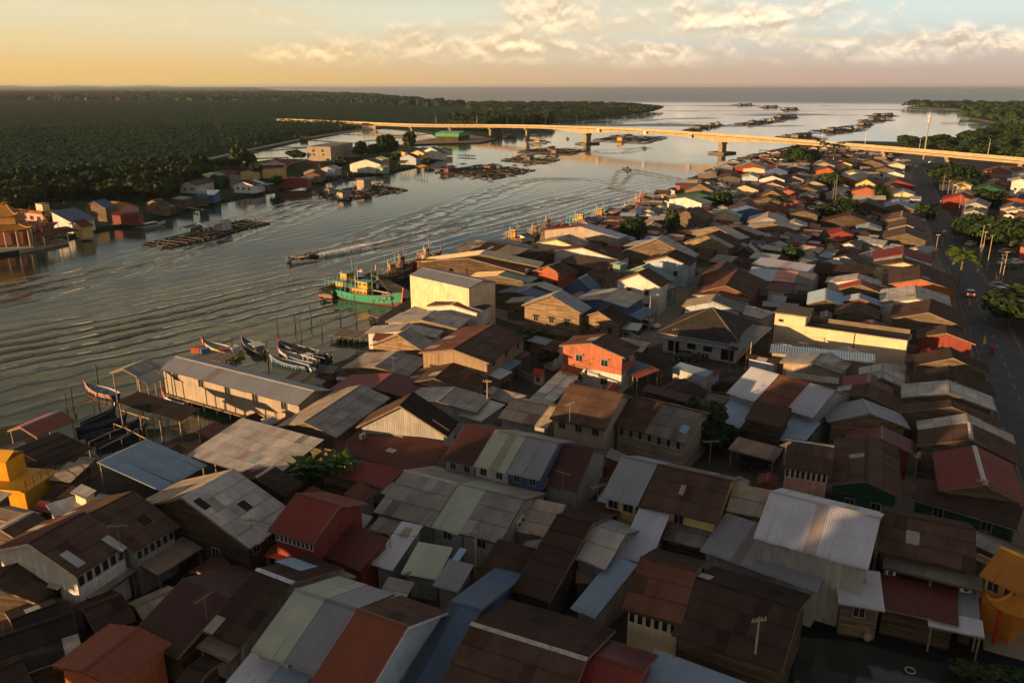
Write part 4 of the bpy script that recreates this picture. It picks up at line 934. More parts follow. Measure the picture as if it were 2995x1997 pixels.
# ---------------------------------------------------------------- far village
crop(1995, 230, 2.352)
FAR = [
 ((440,868),(450,845),(555,915),(320,885), 4.2,'brn','blw','dark blue walled house with brown roof',2),
 ((290,915),(300,898),(400,942),(185,912), 3.6,'grn','crm','pale green roofed cream house',1),
 ((590,955),(600,900),(702,1000),(430,985), 3.2,'lgr','tan','steep pale gable beside the coconut palms',0),
 ((625,1002),(640,988),(757,1060),(430,1012), 3.4,'lgr','gwd','grey gable in front of the steep pale gable',2),
 ((775,987),(780,970),(872,1040),(705,1005), 3.2,'lgr','tan','small grey gable left of the white flat house',0),
 ((1100,1047),(1090,1022),(1190,1072),(1010,1060), 3.2,'red','rdw','small red roofed hut in front of the white flat house',0),
 ((1290,1014),(1290,997),(1377,1045),(1200,1032), 3.2,'sky','gwd','light blue gable behind the red hut',0),
 ((1540,1062),(1545,1005),(1692,1117),(1385,1082), 3.8,'brn','gwd','brown plank house by the roadside palms',2),
 ((1545,1003),(1555,940),(1682,1058),(1410,1022), 3.6,'brn','tan','brown roof row nearest the road bend',0),
 ((1510,948),(1520,890),(1642,1000),(1365,962), 3.6,'rbr','gwd','red brown roof right of the big mango tree',0),
 ((1490,862),(1490,825),(1612,897),(1370,878), 3.6,'lbl','gwd','blue grey roof beside the curving road',0),
 ((1265,852),(1285,815),(1377,882),(1110,868), 3.8,'brn','dwd','large dark plank house with white windows',3),
 ((1270,748),(1285,730),(1367,792),(1165,762), 4.0,'brn','orw','orange walled house with three dark windows',3),
 ((1530,778),(1525,745),(1607,818),(1450,788), 3.4,'lgr','crm','pale gable near the road bend',0),
 ((1440,738),(1445,715),(1532,762),(1360,748), 3.4,'brn','ylw','yellow walled gable with a dark door',2),
 ((1490,698),(1480,655),(1582,727),(1340,708), 3.8,'brn','rdw','long brown roof before the road bend',0),
 ((1270,693),(1290,670),(1357,722),(1215,698), 3.8,'brn','ylw','yellow house with two windows',2),
 ((1095,663),(1110,645),(1202,692),(1010,672), 4.0,'lgr','orw','orange house with a pale roof',2),
 ((1180,642),(1200,620),(1282,652),(1105,640), 4.6,'lgr','crm','cream house with a square roof turret',1),
 ((1000,613),(1010,597),(1082,632),(920,622), 4.0,'rbr','orw','orange house below the dark trees',1),
 ((980,575),(990,560),(1060,590),(905,580), 4.2,'dgr','tan','tan house under the trees by the bridge',0),
 ((1120,575),(1130,562),(1175,590),(1068,577), 4.2,'brn','ylw','yellow block with square windows near the bridge',2),
 ((470,578),(500,556),(608,585),(372,600), 4.8,'grn','rdw','dark red riverside hall with pale green roof',0),
 ((500,612),(510,600),(572,625),(418,605), 4.2,'lgr','crm','cream walled hall beside the dark red hall',0),
 ((650,612),(660,595),(727,642),(565,627), 4.0,'brn','blw','blue house with brown roof near the river',0),
 ((620,668),(640,632),(712,697),(520,692), 3.6,'mar','whw','white gable with maroon roof near the river',0),
 ((470,662),(480,645),(532,682),(415,670), 4.2,'lgr','lbw','light blue gable house near the river',1),
 ((330,668),(345,650),(412,702),(240,682), 3.4,'brn','gwd','brown jetty house above the stilts',0),
 ((120,722),(135,705),(227,767),(20,762), 3.8,'brn','lwd','sunlit plank gable above the jetty',2),
 ((110,785),(140,768),(252,835),(-10,790), 4.0,'dgn','dgn','dark green roofed waterside hall',0),
 ((20,818),(60,812),(172,855),(-60,825), 3.8,'lgr','whw','long white roof below the dark green hall',0),
 ((430,733),(445,707),(542,772),(340,752), 3.4,'brn','crm','brown gable with a cream front',0),
 ((620,714),(650,690),(732,742),(540,757), 3.4,'red','tan','red gable in the middle of the village',0),
 ((620,748),(640,725),(692,747),(545,767), 3.2,'grn','whw','mint green roof below the red gable',0),
 ((620,768),(640,748),(752,802),(530,792), 3.6,'brn','lwd','plank gable below the mint green roof',1),
 ((730,763),(740,740),(832,792),(680,772), 3.4,'brn','orw','orange brown gable left of the tall palms',0),
 ((860,743),(875,715),(987,777),(790,757), 3.6,'brn','gwd','dark plank gable left of the tall palms',0),
 ((870,800),(880,770),(945,832),(815,810), 3.2,'gry','gwd','grey lean roofs in front of the tall palms',0),
 ((590,815),(605,795),(692,837),(475,840), 3.4,'brn','gwd','long brown ridge above the orange roofs',0),
 ((600,870),(610,845),(742,905),(495,882), 3.2,'rbr','orw','long orange walls under a brown roof',0),
 ((770,830),(780,808),(857,862),(700,838), 3.2,'mar','rdw','maroon roof above the grey lean roofs',0),
 ((840,905),(850,885),(950,915),(738,915), 4.6,'dbr','gwd','two storey dark timber house left of the mango tree',3),
 ((1150,935),(1160,915),(1360,965),(1180,950), 3.2,'drd','dwd','dark red strip roofs right of the mango tree',0),
 ((300,790),(310,768),(365,800),(245,800), 3.2,'gry','gwd','grey gable behind the bush by the green hall',0),
 ((180,745),(190,738),(230,775),(150,760), 3.2,'sky','whw','pale blue lean roof behind the sunlit plank gable',0),
 ((790,600),(800,585),(895,615),(730,612), 3.6,'lgr','gwd','pale roof left of the orange house below the trees',0),
 ((770,670),(785,650),(850,690),(700,680), 3.4,'drd','tan','dark red gable between the pale roofs',0),
 ((910,705),(920,690),(1010,725),(840,715), 3.4,'brn','tan','tan gable in front of the orange pale roofed house',0),
 ((1060,698),(1075,683),(1150,710),(975,700), 3.4,'brn','gwd','brown roof in front of the orange house row',0),
 ((1300,560),(1320,525),(1400,580),(1220,550), 3.8,'brn','gwd','brown gable under the bridge',1),
 ((1480,580),(1490,555),(1540,600),(1420,580), 3.8,'lgr','crm','pale gable at the road under the bridge',0),
 ((1400,610),(1410,590),(1480,625),(1350,615), 3.6,'brn','gwd','brown gable before the pale gable under the bridge',0),
 ((1460,640),(1470,610),(1535,665),(1380,650), 3.6,'gry','whw','grey gable facing the road bend',0),
 ((2180,615),(2170,580),(2260,610),(2070,600), 4.2,'rbr','orw','orange house right of the great roadside tree',0),
 ((2250,650),(2240,635),(2290,690),(2120,680), 3.6,'gry','gwd','grey gable right of the great roadside tree',0),
 ((1945,722),(1950,708),(2003,730),(1893,720), 4.2,'crm','ylw','yellow box house right of the road',1),
 ((2110,735),(2120,712),(2230,750),(2010,745), 3.6,'dgn','dgn','dark green market hall right of the road',0),
 ((1910,800),(1930,778),(2040,830),(1815,800), 3.6,'red','rdw','dark red hall behind the utility poles',0),
 ((2210,785),(2220,768),(2310,800),(2105,795), 3.6,'lgr','crm','pale gabled hall right of the dark red hall',0),
 ((2010,905),(2025,885),(2060,920),(1900,915), 2.6,'gry','grw','grey market canopy beside the big roadside tree',0),
 ((1960,960),(1975,945),(2010,975),(1900,965), 2.4,'sky','grw','blue stall canopy beside the grey canopy',0),
 ((2330,690),(2340,665),(2400,700),(2270,690), 7.0,'lgr','whw','white two storey shophouse at the right edge',2),
 ((2330,900),(2345,885),(2420,920),(2210,905), 3.2,'lgr','crm','long pale roof at the right edge',0),
 ((2300,820),(2320,800),(2400,840),(2200,820), 3.6,'drd','rdw','dark red roof at the right edge',0),
 ((2170,705),(2180,690),(2260,715),(2010,690), 3.4,'mar','gwd','maroon roof behind the dark green market hall',0),
]
for A, B, C, D, ze, rc, wc, lb_, wa in FAR:
    H(A, B, C, D, ze=ze, rc=rc, wc=wc, label=lb_, wa=wa, lmin=7, lmax=13, pitch=18, wk=None if wc in ('gwd','dwd','lwd','gnw') else 'pla')
# ---------------------------------------------------------------- sheds over the water, bottom left
crop(0, 500, 2.119)
H((1090,1150),(1949,1364),(1000,1230), ze=4.0, rc='met', wc='tan', label='long grey boat shed on stilts with a row of small windows', wk='rib', pitch=17, stilts=True, wl=5, wsz=(1.2,1.2), name='boat_shed', cat='boat shed', ridge='lgr')
crop(150, 1060, 5.873)
H((1225,115),(1640,-60),(1448,255),(940,205), ze=3.8, rc='gry', rc2='tan', wc='gwd', label='open sided shed with grey roof on stilts beside the striped boat', walls=False, posts=True, stilts=True, pitch=20, patches=((.3,.25,.7,1.4,'lgr'),(.7,.3,.7,1.4,'lgr')))
LN((1450,262),(1770,150),(1615,395), ze=3.0, rc='lgr', label='corrugated lean-to on the open sided shed', pitch=18)
LN((1480,500),(2560,800),(1040,668), ze=2.9, rc='blk', label='long black landing roof between the boats and the pale canopies', pitch=9, stilts=True)
LN((-60,640),(30,600),(-40,760), ze=2.6, rc='pgr', label='yellow green awning at the left edge beside the rust red shed', pitch=6) if False else None

# ---------------------------------------------------------------- far bank of the river
crop(0, 540, 5.6)
Z0 = dict(z0=.6)
LN((820,440),(1225,375),(1040,650), ze=3.2, rc='blu', wc='whw', label='broad bright blue roof beside the pink hall on the far bank', walls=True, pitch=20, lod=1, **Z0)
LN((1180,590),(1385,565),(1310,700), ze=3.2, rc='mar', wc='ylw', label='maroon roofed pale yellow house on the far bank quay', walls=True, pitch=14, wk='pla', **Z0)
LN((350,622),(960,612),(470,722), ze=3.0, rc='mar', wc='dwd', label='maroon porch roof along the pink hall', pitch=10, **Z0)
LN((480,778),(1085,684),(725,848), ze=2.8, rc='rbr', label='wide red brown canopy on the far bank quay', pitch=7, lod=1, **Z0)
H((1525,268),(1720,237),(1690,397),(1425,355), ze=4.4, rc='blu', wc='gwd', label='blue roofed house with timber gable on the far bank', wl=1, pitch=26, **Z0)
H((2105,302),(1825,272),(1990,425), ze=3.2, rc='gol', wc='pnk', label='orange tiled roof with a pink gable on the far bank', pitch=24, wk='pla', **Z0)
LN((1890,440),(2350,445),(1760,500), ze=3.0, rc='mar', wc='rdw', label='dark red stilted house beside the white motor boat', walls=True, pitch=11, stilts=True, **Z0)
crop(400, 540, 5.6)
H((245,255),(410,235),(355,357),(135,302), ze=3.2, rc='brn', wc='lwd', label='brown plank house with tin porch on the far bank', pitch=22, **Z0)
LN((362,357),(525,322),(412,396), ze=2.4, rc='gry', label='tin porch of the far bank plank house', pitch=12, **Z0)
LN((700,187),(900,207),(592,232), ze=2.8, rc='gry', wc='gwd', label='low grey shed between plank and blue stilted houses', walls=True, pitch=9, stilts=True, **Z0)
crop(520, 440, 5.6)
H((300,655),(470,650),(400,765),(90,740), ze=3.0, rc='blu', wc='gwd', label='blue roofed house on stilts at the far bank', pitch=20, stilts=True, **Z0)
LN((470,648),(690,650),(500,735), ze=2.8, rc='lbl', wc='blw', label='pale blue roofed wing on stilts over the river', walls=True, pitch=12, stilts=True, **Z0)
H((150,515),(450,450),(310,577),(45,560), ze=3.2, rc='brn', wc='whw', label='long brown roofed white house by the mangrove', wa=2, pitch=20, wk='pla', **Z0)
H((525,365),(645,350),(690,414),(370,402), ze=5.6, rc='grn', wc='dgn', label='dark green two storey house with a square green turret', pitch=18, wk='pla', **Z0)
H((500,290),(560,283),(560,300),(460,297), ze=9.0, rc='grn', wc='dgn', label='square green turret on the dark green house', pitch=12, wk='pla', lmin=4, name='roof_turret', cat='turret', **Z0) if False else None
LN((820,402),(1000,395),(850,500), ze=3.4, rc='sla', wc='grw', label='slate blue roof right of the dark green house', walls=True, pitch=18, **Z0)
LN((700,335),(1000,340),(860,440), ze=3.6, rc='mar', wc='dwd', label='long maroon roof behind the slate blue roof', walls=True, pitch=14, **Z0)
H((1055,510),(1260,470),(1195,585),(855,570), ze=3.4, rc='brn', rc2='rbr', wc='whw', label='white stilted house with an orange gable over the river', wa=3, pitch=17, stilts=True, wk='pla', segs=((.6,'brn'),(1,'wht')), **Z0)
LN((1215,570),(1520,530),(1250,595), ze=2.7, rc='lbl', label='pale blue porch of the white stilted house', pitch=8, stilts=True, **Z0)
H((1850,455),(1900,430),(2045,500),(1520,470), ze=3.0, rc='mar', rc2='red', wc='rdw', label='wide red roofed house on the far bank stilts', pitch=12, stilts=True, lmin=6, **Z0)
LN((2040,430),(2240,440),(2020,480), ze=3.0, rc='gry', label='grey porch roof right of the wide red roof', pitch=9, stilts=True, **Z0)
H((1560,145),(1590,133),(1730,216),(1400,212), ze=3.6, rc='mar', wc='pnk', label='pink gabled clan temple with maroon roof near the ponds', pitch=24, lmin=9, wk='pla', **Z0)
LN((1240,218),(1720,203),(1195,250), ze=3.2, rc='lgr', wc='rdw', label='white front roof of the pink gabled temple', walls=True, pitch=9, **Z0)
H((2040,170),(2085,155),(2350,212),(1850,212), ze=3.4, rc='mar', rc2='blu', wc='dwd', label='open hall with a maroon roof and a blue end', pitch=12, lmin=8, walls=False, posts=True, **Z0)
H((1140,325),(1220,300),(1255,372),(1035,350), ze=3.4, rc='drd', wc='ylw', label='small yellow gable house left of the ruined wall', pitch=17, wk='pla', **Z0)
H((1780,160),(1800,135),(1850,195),(1640,170), ze=3.2, rc='dbr', wc='dwd', label='dark hip shaped roof right of the clan temple', pitch=20, lmin=6, **Z0)
H((2180,300),(2230,275),(2350,340),(2110,320), ze=3.2, rc='brn', wc='tan', label='brown roof below the old concrete block', pitch=16, lmin=7, **Z0)
crop(900, 380, 5.6)
H((560,292),(650,288),(720,335),(450,330), ze=4.2, rc='lbl', wc='grw', label='grey sheet hall behind the old concrete block', pitch=10, lmin=10, **Z0)
H((300,600),(440,575),(345,665),(210,635), ze=3.2, rc='lgr', wc='grw', label='grey ridged roof below the old concrete block', pitch=18, **Z0)
H((70,690),(165,650),(220,742),(0,720), ze=3.0, rc='mar', rc2='rbr', wc='lwd', label='red brown house with plank gable on the far bank', pitch=18, stilts=True, **Z0)
LN((330,642),(450,640),(440,720), ze=2.9, rc='lbl', label='blue lean roof right of the red brown house', pitch=12, stilts=True, **Z0)
LN((540,682),(650,662),(575,716), ze=2.7, rc='mar', label='small maroon lean roof beside the blue lean roof', pitch=12, stilts=True, **Z0)
H((880,525),(960,513),(1050,597),(685,568), ze=3.4, rc='tan', wc='whw', label='long white house with a glazed green veranda on the far bank', wa=5, pitch=13, wk='pla', lmin=7, nv=1, **Z0)
LN((1090,567),(1335,600),(1055,602), ze=3.0, rc='tan', wc='grn', label='veranda of the long white house over the river', walls=True, pitch=7, stilts=True, wl=2, wk='pla', **Z0)
H((940,485),(1080,460),(1190,570),(890,517), ze=4.4, rc='sla', wc='whw', label='slate roof with small white gable behind the long white house', pitch=26, **Z0)
LN((1200,432),(1342,470),(1092,456), ze=5.4, rc='grn', wc='yel', label='yellow two storey house with a green roof', walls=True, pitch=12, wk='pla', wl=2, **Z0)
LN((1520,497),(1650,500),(1425,546), ze=3.0, rc='yel', label='bright yellow pavilion on stilts', pitch=14, stilts=True, **Z0)
LN((1865,565),(1965,590),(1800,607), ze=2.4, rc='yel', label='small yellow awning beside the fish rafts', pitch=10, stilts=True, **Z0)
H((1480,340),(1530,325),(1590,377),(1305,385), ze=3.6, rc='dbr', wc='ylw', label='yellow gable house left of the steep blue roof', pitch=17, wk='pla', lmin=6, **Z0)
H((1635,400),(1720,385),(1752,472),(1525,452), ze=3.6, rc='mar', wc='lbw', label='grey blue gable house with maroon roof', pitch=18, wk='pla', **Z0)
H((1790,335),(1850,325),(1882,397),(1670,385), ze=3.8, rc='lgr', wc='ylw', label='pale yellow gable house with a grey roof', pitch=20, wk='pla', wl=2, **Z0)
H((2005,285),(2080,270),(2106,416),(1920,356), ze=3.2, rc='blu', wc='whw', label='steep white gable with a deep blue roof at the far bank', pitch=32, wk='pla', **Z0)
LN((1900,276),(1976,290),(1820,288), ze=4.0, rc='grn', label='mint green roof behind the yellow gable houses', walls=True, pitch=12, **Z0)
H((2210,305),(2250,293),(2305,345),(2130,312), ze=3.2, rc='brn', wc='crm', label='last cream house of the far bank row', pitch=15, wk='pla', lmin=6, **Z0)
crop(1000, 230, 2.352)
GREEN_SHED = (ZC, (655,428), (800,431), (835,416))
LN((140,306),(236,306),(130,323), ze=4.0, rc='mar', wc='crm', label='dull red pump house beside the bridge ramp', walls=True, pitch=16, **Z0)
crop(700, 330, 2.94)
LN((520,200),(590,200),(512,212), ze=2.8, rc='brn', wc='dwd', label='little brown hut on the canal wall by the ponds', walls=True, pitch=10, **Z0)

# ---------------------------------------------------------------- box shaped buildings given by their ground corners
def block(Lf, K, Rt, top, label, wc, wk='pla', name='building', cat='building', wins_l=(), wins_r=(), parapet=None, rc=(.25,.23,.21), bands=(), z0=GND, h=None):
    """Lf-K the left wall, K-Rt the right wall (pixels at the ground), top = pixel of the roof corner above K"""
    a, k_, c = at(Lf, z0), at(K, z0), at(Rt, z0)
    u = (a-k_); Lu = u.length; u /= Lu; v = Vector((u.y, -u.x, 0))
    if v.dot(c-k_) < 0: v = -v
    Lv = max(3, abs((c-k_).dot(v)))
    if h is None:
        d = ray(top); t = math.hypot(k_.x, k_.y)/math.hypot(d.x, d.y); h = CAM_Z + d.z*t - z0
    rz = math.atan2(u.y, u.x)
    o = thing(name, (k_.x, k_.y, z0), rz, label, cat)
    lv = 1 if v.dot(Vector((-u.y, u.x, 0))) > 0 else -1
    y0, y1 = sorted((0, lv*Lv))
    MB().box(0, Lu, y0, y1, 0, h).build('wall', M[wk], o, CLR[wc])
    MB().box(-.15, Lu+.15, y0-.15, y1+.15, h+.003, h+.15).build('roof', M['conc'], o, rc)
    if parapet:
        p = MB(); t = .2
        p.box(-.15, Lu+.15, y0-.15, y0+t, h+.15, h+parapet[0]).box(-.15, Lu+.15, y1-t, y1+.15, h+.15, h+parapet[0]).box(-.15, t, y0+t, y1-t, h+.15, h+parapet[0]).box(Lu-t, Lu+.15, y0+t, y1-t, h+.15, h+parapet[0])
        p.build('parapet', M['pla'], o, CLR[parapet[1]])
    fc = -lv
    for (fx, fz, w, hh) in wins_l: window(o, Lu*fx, (-.012 if lv > 0 else .012), h*fz, 0 if lv > 0 else math.pi, w, hh, 3)
    for (fx, fz, w, hh) in wins_r: window(o, -.012, lv*Lv*fx, h*fz, -math.pi/2, w, hh, 3)
    FOOT.append((k_.x+u.x*Lu/2+v.x*Lv/2, k_.y+u.y*Lu/2+v.y*Lv/2, u.x, u.y, Lu/2, Lv/2))
    return o, u, v, Lu, Lv*lv, h
crop(0, 540, 5.6)
pk = block((245,590), (720,655), (945,620), (692,495), 'pink two storey hall with an orange parapet and gold sign', 'pnk', wins_l=[(.14,.55,2.2,1.5),(.38,.55,2.2,1.5),(.62,.55,2.2,1.5),(.86,.55,2.2,1.5)], wins_r=[(.5,.42,3.0,2.6),(.16,.42,1.4,2.4),(.84,.42,1.4,2.4)], parapet=(1.1,'org'), z0=.9)
o, u, v, Lu, Lv, hh = pk
y0, y1 = sorted((Lv*.25, Lv*.75))
rb = MB().box(Lu*.08, Lu*.30, y0, y1, hh+.16, hh+3.2).build('roof_room', M['pla'], o, CLR['crm'])
MB().box(Lu*.07, Lu*.31, y0-.2, y1+.2, hh+3.203, hh+3.4).build('roof_slab', M['conc'], rb, (.2,.2,.19))
sg = MB().box(-.32, -.2, min(Lv*.3, Lv*.7), max(Lv*.3, Lv*.7), hh-.2, hh+1.25).build('name_board', M['paint'], o, (.16,.08,.03))
def text(body, parent, loc, rot, size, color, name='lettering', mat='paint'):
    cu = bpy.data.curves.new(name, 'FONT'); cu.body = body; cu.size = size; cu.align_x = 'CENTER'; cu.align_y = 'CENTER'; cu.extrude = .02; cu.materials.append(M[mat])
    tmp = bpy.data.objects.new(name, cu); COL.objects.link(tmp); dg = bpy.context.evaluated_depsgraph_get()
    me = bpy.data.meshes.new_from_object(tmp.evaluated_get(dg)); bpy.data.objects.remove(tmp); bpy.data.curves.remove(cu)
    if not me.materials: me.materials.append(M[mat])
    t = bpy.data.objects.new(name, me); COL.objects.link(t); t.parent = parent; t.location = loc; t.rotation_euler = rot; t.color = (*color, 1); return t
text('\u91d1\u798f\u5bae', sg, (-.36, Lv/2, hh+.5), (math.pi/2, 0, -math.pi/2), 1.25, (.85,.55,.10))
crop(520, 440, 5.6)
block((1395,460), (1785,440), (1838,425), (1762,300), 'roofless yellow wall of a ruined building on the far bank', 'ylw', z0=.9)
crop(900, 380, 5.6)
block((5,510), (385,517), (455,432), (376,280), 'old weathered concrete block of three storeys', 'tan', wins_l=[(.74,.72,1.6,1.5),(.34,.72,1.6,1.5),(.72,.45,1.5,1.2),(.32,.45,1.5,1.2),(.14,.12,2.0,1.4)], wins_r=[(.3,.75,1.2,1.3),(.7,.75,1.2,1.3),(.3,.42,1.2,1.3),(.7,.42,1.2,1.3)], z0=.9)
ZC_ = ZC; crop(*GREEN_SHED[0])
gs, _, _, gL, gW, gh = block(*GREEN_SHED[1:], None, 'long fish shed with a bright green upper half behind the sandbar', 'dwd', wk='plank', z0=.9, h=3.6)
g0_, g1_ = sorted((0, gW))
MB().box(-1, gL+1, g0_-1, g1_+1, gh+.16, gh+2.9).build('green_cover', M['rib'], gs, CLR['gnb'])
MB().prism([(g0_-1.3, gh+2.9), ((g0_+g1_)/2, gh+3.9), (g1_+1.3, gh+2.9), ((g0_+g1_)/2, gh+4.0)], -1.3, gL+1.3).build('ridge_roof', M['met'], gs, (.30,.36,.22))
crop(*ZC_)
# long cream building by the road
crop(2195, 900, 5.8725)
K0 = at((365,700), GND); E0 = at((2620,1050), GND)
uu = (E0-K0).normalized(); rzc = math.atan2(uu.y, uu.x); LC = (E0-K0).length
d_ = ray((432,90)); t_ = math.hypot(K0.x, K0.y)/math.hypot(d_.x, d_.y); hc = CAM_Z+d_.z*t_-GND
cb = thing('cream_building', K0, rzc, 'long cream plastered building with a tall sunlit side wall', 'building')
h2 = hc*.74
MB().box(0, 5.2, 0, 5.5, 0, hc).build('wall', M['pla'], cb, CLR['crm']).name = 'stair_tower'
MB().box(-.25, 5.5, -.25, 5.8, hc+.004, hc+.25).build('tower_roof', M['conc'], cb, (.14,.12,.10))
MB().box(5.2, LC, 0, .3, 0, h2).build('wall', M['pla'], cb, CLR['crm'])
MB().box(5.2, LC, 4.6, 4.9, 0, h2+.55).build('rear_wall', M['pla'], cb, (.17,.13,.09))
MB().box(LC-.3, LC, .3, 4.6, 0, h2-.31).build('end_wall', M['pla'], cb, CLR['crm'])
MB().box(5.2, LC, .333, 4.6, h2-.3, h2-.04).build('roof', M['conc'], cb, (.05,.045,.045))
MB().box(5.2, LC, -.03, .33, h2+.003, h2+.13).build('coping', M['conc'], cb, (.20,.17,.13))
MB().box(5.2, LC, 4.57, 4.93, h2+.553, h2+.68).build('coping', M['conc'], cb, (.20,.17,.13))
MB().box(LC*.62, LC*.62+.18, -.04, -.003, .2, h2).build('drain_pipe', M['metal'], cb, (.10,.08,.06))
window(cb, 1.1, -.012, hc*.82, 0, .9, .55, 1)
FOOT.append((*(K0+uu*LC/2+Vector((-uu.y, uu.x, 0))*2.5)[:2], uu.x, uu.y, LC/2, 3))
# bright yellow building, bottom left
crop(0, 1200, 1.967)
yb, yu, yv, YL, YW, yh = block((-170,560), (178,590), (470,480), (157,470), 'bright yellow building with a ribbed yellow roof at the left edge', 'yel', rc=(.6,.34,.03))
sh = sheet_mesh('met', 4)
ys_ = sorted((0, YW)); n_ = int(YL/.9)
rp = MB().box(-.2, YL+.2, ys_[0]-.2, ys_[1]+.2, yh+.16, yh+.2).build('roof_cladding', M['met'], yb, CLR['yel'])
for i in range(n_):
    s_ = put('roof_sheet', sh, rp, jit(CLR['yel'], .06)); s_.matrix_local = Matrix.Translation((YL*(i+.5)/n_, ys_[0]-.2, yh+.21)) @ Matrix.Diagonal((YL/n_, ys_[1]-ys_[0]+.4, 1, 1))
rr = MB().box(YL*.45, YL*.95, ys_[0]+.5, ys_[0]+3.2, yh+.2, yh+2.5).build('roof_room', M['pla'], yb, CLR['yel'])
MB().prism([(ys_[0]+.3, yh+2.6), (ys_[0]+1.85, yh+3.3), (ys_[0]+3.4, yh+2.6), (ys_[0]+1.85, yh+3.4)], YL*.43, YL*.97).build('gable_roof', M['met'], rr, CLR['yel'])
rl = MB()
for i in range(5):
    rl.box(.1, .16, ys_[0]+i*(YW if YW > 0 else -YW)/4.2, ys_[0]+i*abs(YW)/4.2+.06, yh+.2, yh+1.3)
for z_ in (.6, .95, 1.25): rl.box(.1, .15, ys_[0], ys_[1], yh+z_, yh+z_+.05)
rl.build('roof_railing', M['metal'], yb, (.06,.05,.04))
# black hip roofed house in the middle
crop(1500, 600, 2.376)
def hip(c_near_l, c_near_r, c_far_r, ze, pitch, label, col, wcol, run):
    z = GND+ze; p0, p1, p2 = at(c_near_l, z), at(c_near_r, z), at(c_far_r, z)
    u = (p1-p0); L = u.length; u /= L; v = Vector((-u.y, u.x, 0)); Wd = abs((p2-p1).dot(v))
    o = thing('hip_roof_house', ((p0+p1)/2+v*Wd/2).xy.to_3d()+Vector((0,0,GND)), math.atan2(u.y, u.x), label, 'house')
    a, b = L/2, Wd/2; hr = min(a, b)*math.tan(R(pitch)); zt = ze+hr; r = max(0, abs(a-b))
    E = [(-a,-b,ze), (a,-b,ze), (a,b,ze), (-a,b,ze)]
    rid = [(-r,0,zt), (r,0,zt)] if a > b else [(0,-r,zt), (0,r,zt)]
    if a > b: F = [[E[0],E[1],rid[1],rid[0]], [E[1],E[2],rid[1]], [E[2],E[3],rid[0],rid[1]], [E[3],E[0],rid[0]]]
    else: F = [[E[0],E[1],rid[0]], [E[1],E[2],rid[1],rid[0]], [E[2],E[3],rid[1]], [E[3],E[0],rid[0],rid[1]]]
    roof = MB().box(-a, a, -b, b, ze-.16, ze-.003).build('roof', M['wood'], o, (.3,.25,.18))
    for f in F:
        pts = [Vector(q) for q in f]; nm = (pts[1]-pts[0]).cross(pts[2]-pts[0]).normalized()
        mb = MB(); up = nm*.10
        n = len(pts); mb.add([p for p in pts]+[p+up for p in pts], [tuple(range(n))[::-1], tuple(range(n, 2*n))]+[(i,(i+1)%n,n+(i+1)%n,n+i) for i in range(n)])
        rf = mb.build('roof_slope', M['far'], roof, col)
        # courses of tiles, one long strip each
        e = (pts[1]-pts[0]); apex = max(pts, key=lambda q: q.z); sl = (apex-pts[0])-(apex-pts[0]).dot(e.normalized())*e.normalized(); H_ = sl.length; sd = sl/H_
        nc = int(H_/.45)
        for i in range(nc):
            t0 = i/nc; lft = pts[0].lerp(pts[-1], t0); rgt = pts[1].lerp(pts[2], t0)
            if (rgt-lft).length < .4: continue
            b2 = MB().bar(lft+nm*.115, rgt+nm*.115, .40, .03, nm); b2.build('tile_course', M['far'], roof, tuple(q*rnd.uniform(.85,1.15) for q in col))
    cap = MB()
    tops = rid
    for e_ in E: cap.bar(Vector(e_)+Vector((0,0,.18)), Vector(min(tops, key=lambda q: (Vector(q)-Vector(e_)).length))+Vector((0,0,.2)), .22, .12)
    cap.bar(Vector(tops[0])+Vector((0,0,.2)), Vector(tops[1])+Vector((0,0,.2)), .24, .14)
    cap.build('hip_cap', M['conc'], roof, (.16,.13,.11))
    gt = MB().box(-a-.12, a+.12, -b-.14, -b-.004, ze-.16, ze+.06).box(-a-.12, a+.12, b+.004, b+.14, ze-.16, ze+.06).box(-a-.14, -a-.004, -b, b, ze-.16, ze+.06).box(a+.004, a+.14, -b, b, ze-.16, ze+.06)
    gt.build('gutter', M['paint'], roof, (.52,.42,.30))
    MB().box(-a+.7, a-.7, -b+.7, b-.7, 0, ze-.17).build('wall', M['pla'], o, wcol)
    yb_ = -b+.69
    for x_, w_, h_ in ((-.52,2.0,0), (.70,2.2,0)): window(o, a*x_*1.2 if x_ < 0 else a*x_, yb_, 1.5, 0, w_, 2.4, 2, fc=(.18,.14,.12))
    for x_ in (-.18, .22): window(o, a*x_, yb_, 1.9, 0, 1.7, 1.4, 1, fc=(.72,.68,.62))
    aw = MB().add([(-a,-b-.02,ze-.25),(a,-b-.02,ze-.25),(a,-b-1.5,ze-.62),(-a,-b-1.5,ze-.62),(-a,-b-.02,ze-.29),(a,-b-.02,ze-.29),(a,-b-1.5,ze-.66),(-a,-b-1.5,ze-.66)], [(3,2,1,0)[::-1],(4,5,6,7),(0,1,5,4),(1,2,6,5),(2,3,7,6),(3,0,4,7)])
    ar = aw.build('eave_awning', M['met'], o, (.13,.15,.20)); n_ = int(2*a/.9)
    for i in range(n_):
        s_ = put('roof_sheet', sheet_mesh('met', 3), ar, (.13,.15,.20)); s_.matrix_local = Matrix.Translation((-a+2*a*(i+.5)/n_, -b-.02, ze-.22)) @ Matrix.Rotation(math.pi, 4, 'Z') @ Matrix.Rotation(-.244, 4, 'X') @ Matrix.Diagonal((2*a/n_, 1.55, 1, 1))
    fn = MB()
    for i in range(14):
        x_ = -a-1+ (2*a+2)*i/13; fn.box(x_-.04, x_+.04, -b-4.3, -b-4.2, 0, 1.5)
    for z_ in (.5, 1.0, 1.45): fn.box(-a-1, a+1, -b-4.27, -b-4.23, z_, z_+.05)
    fn.build('yard_fence', M['metal'], o, (.25,.22,.18))
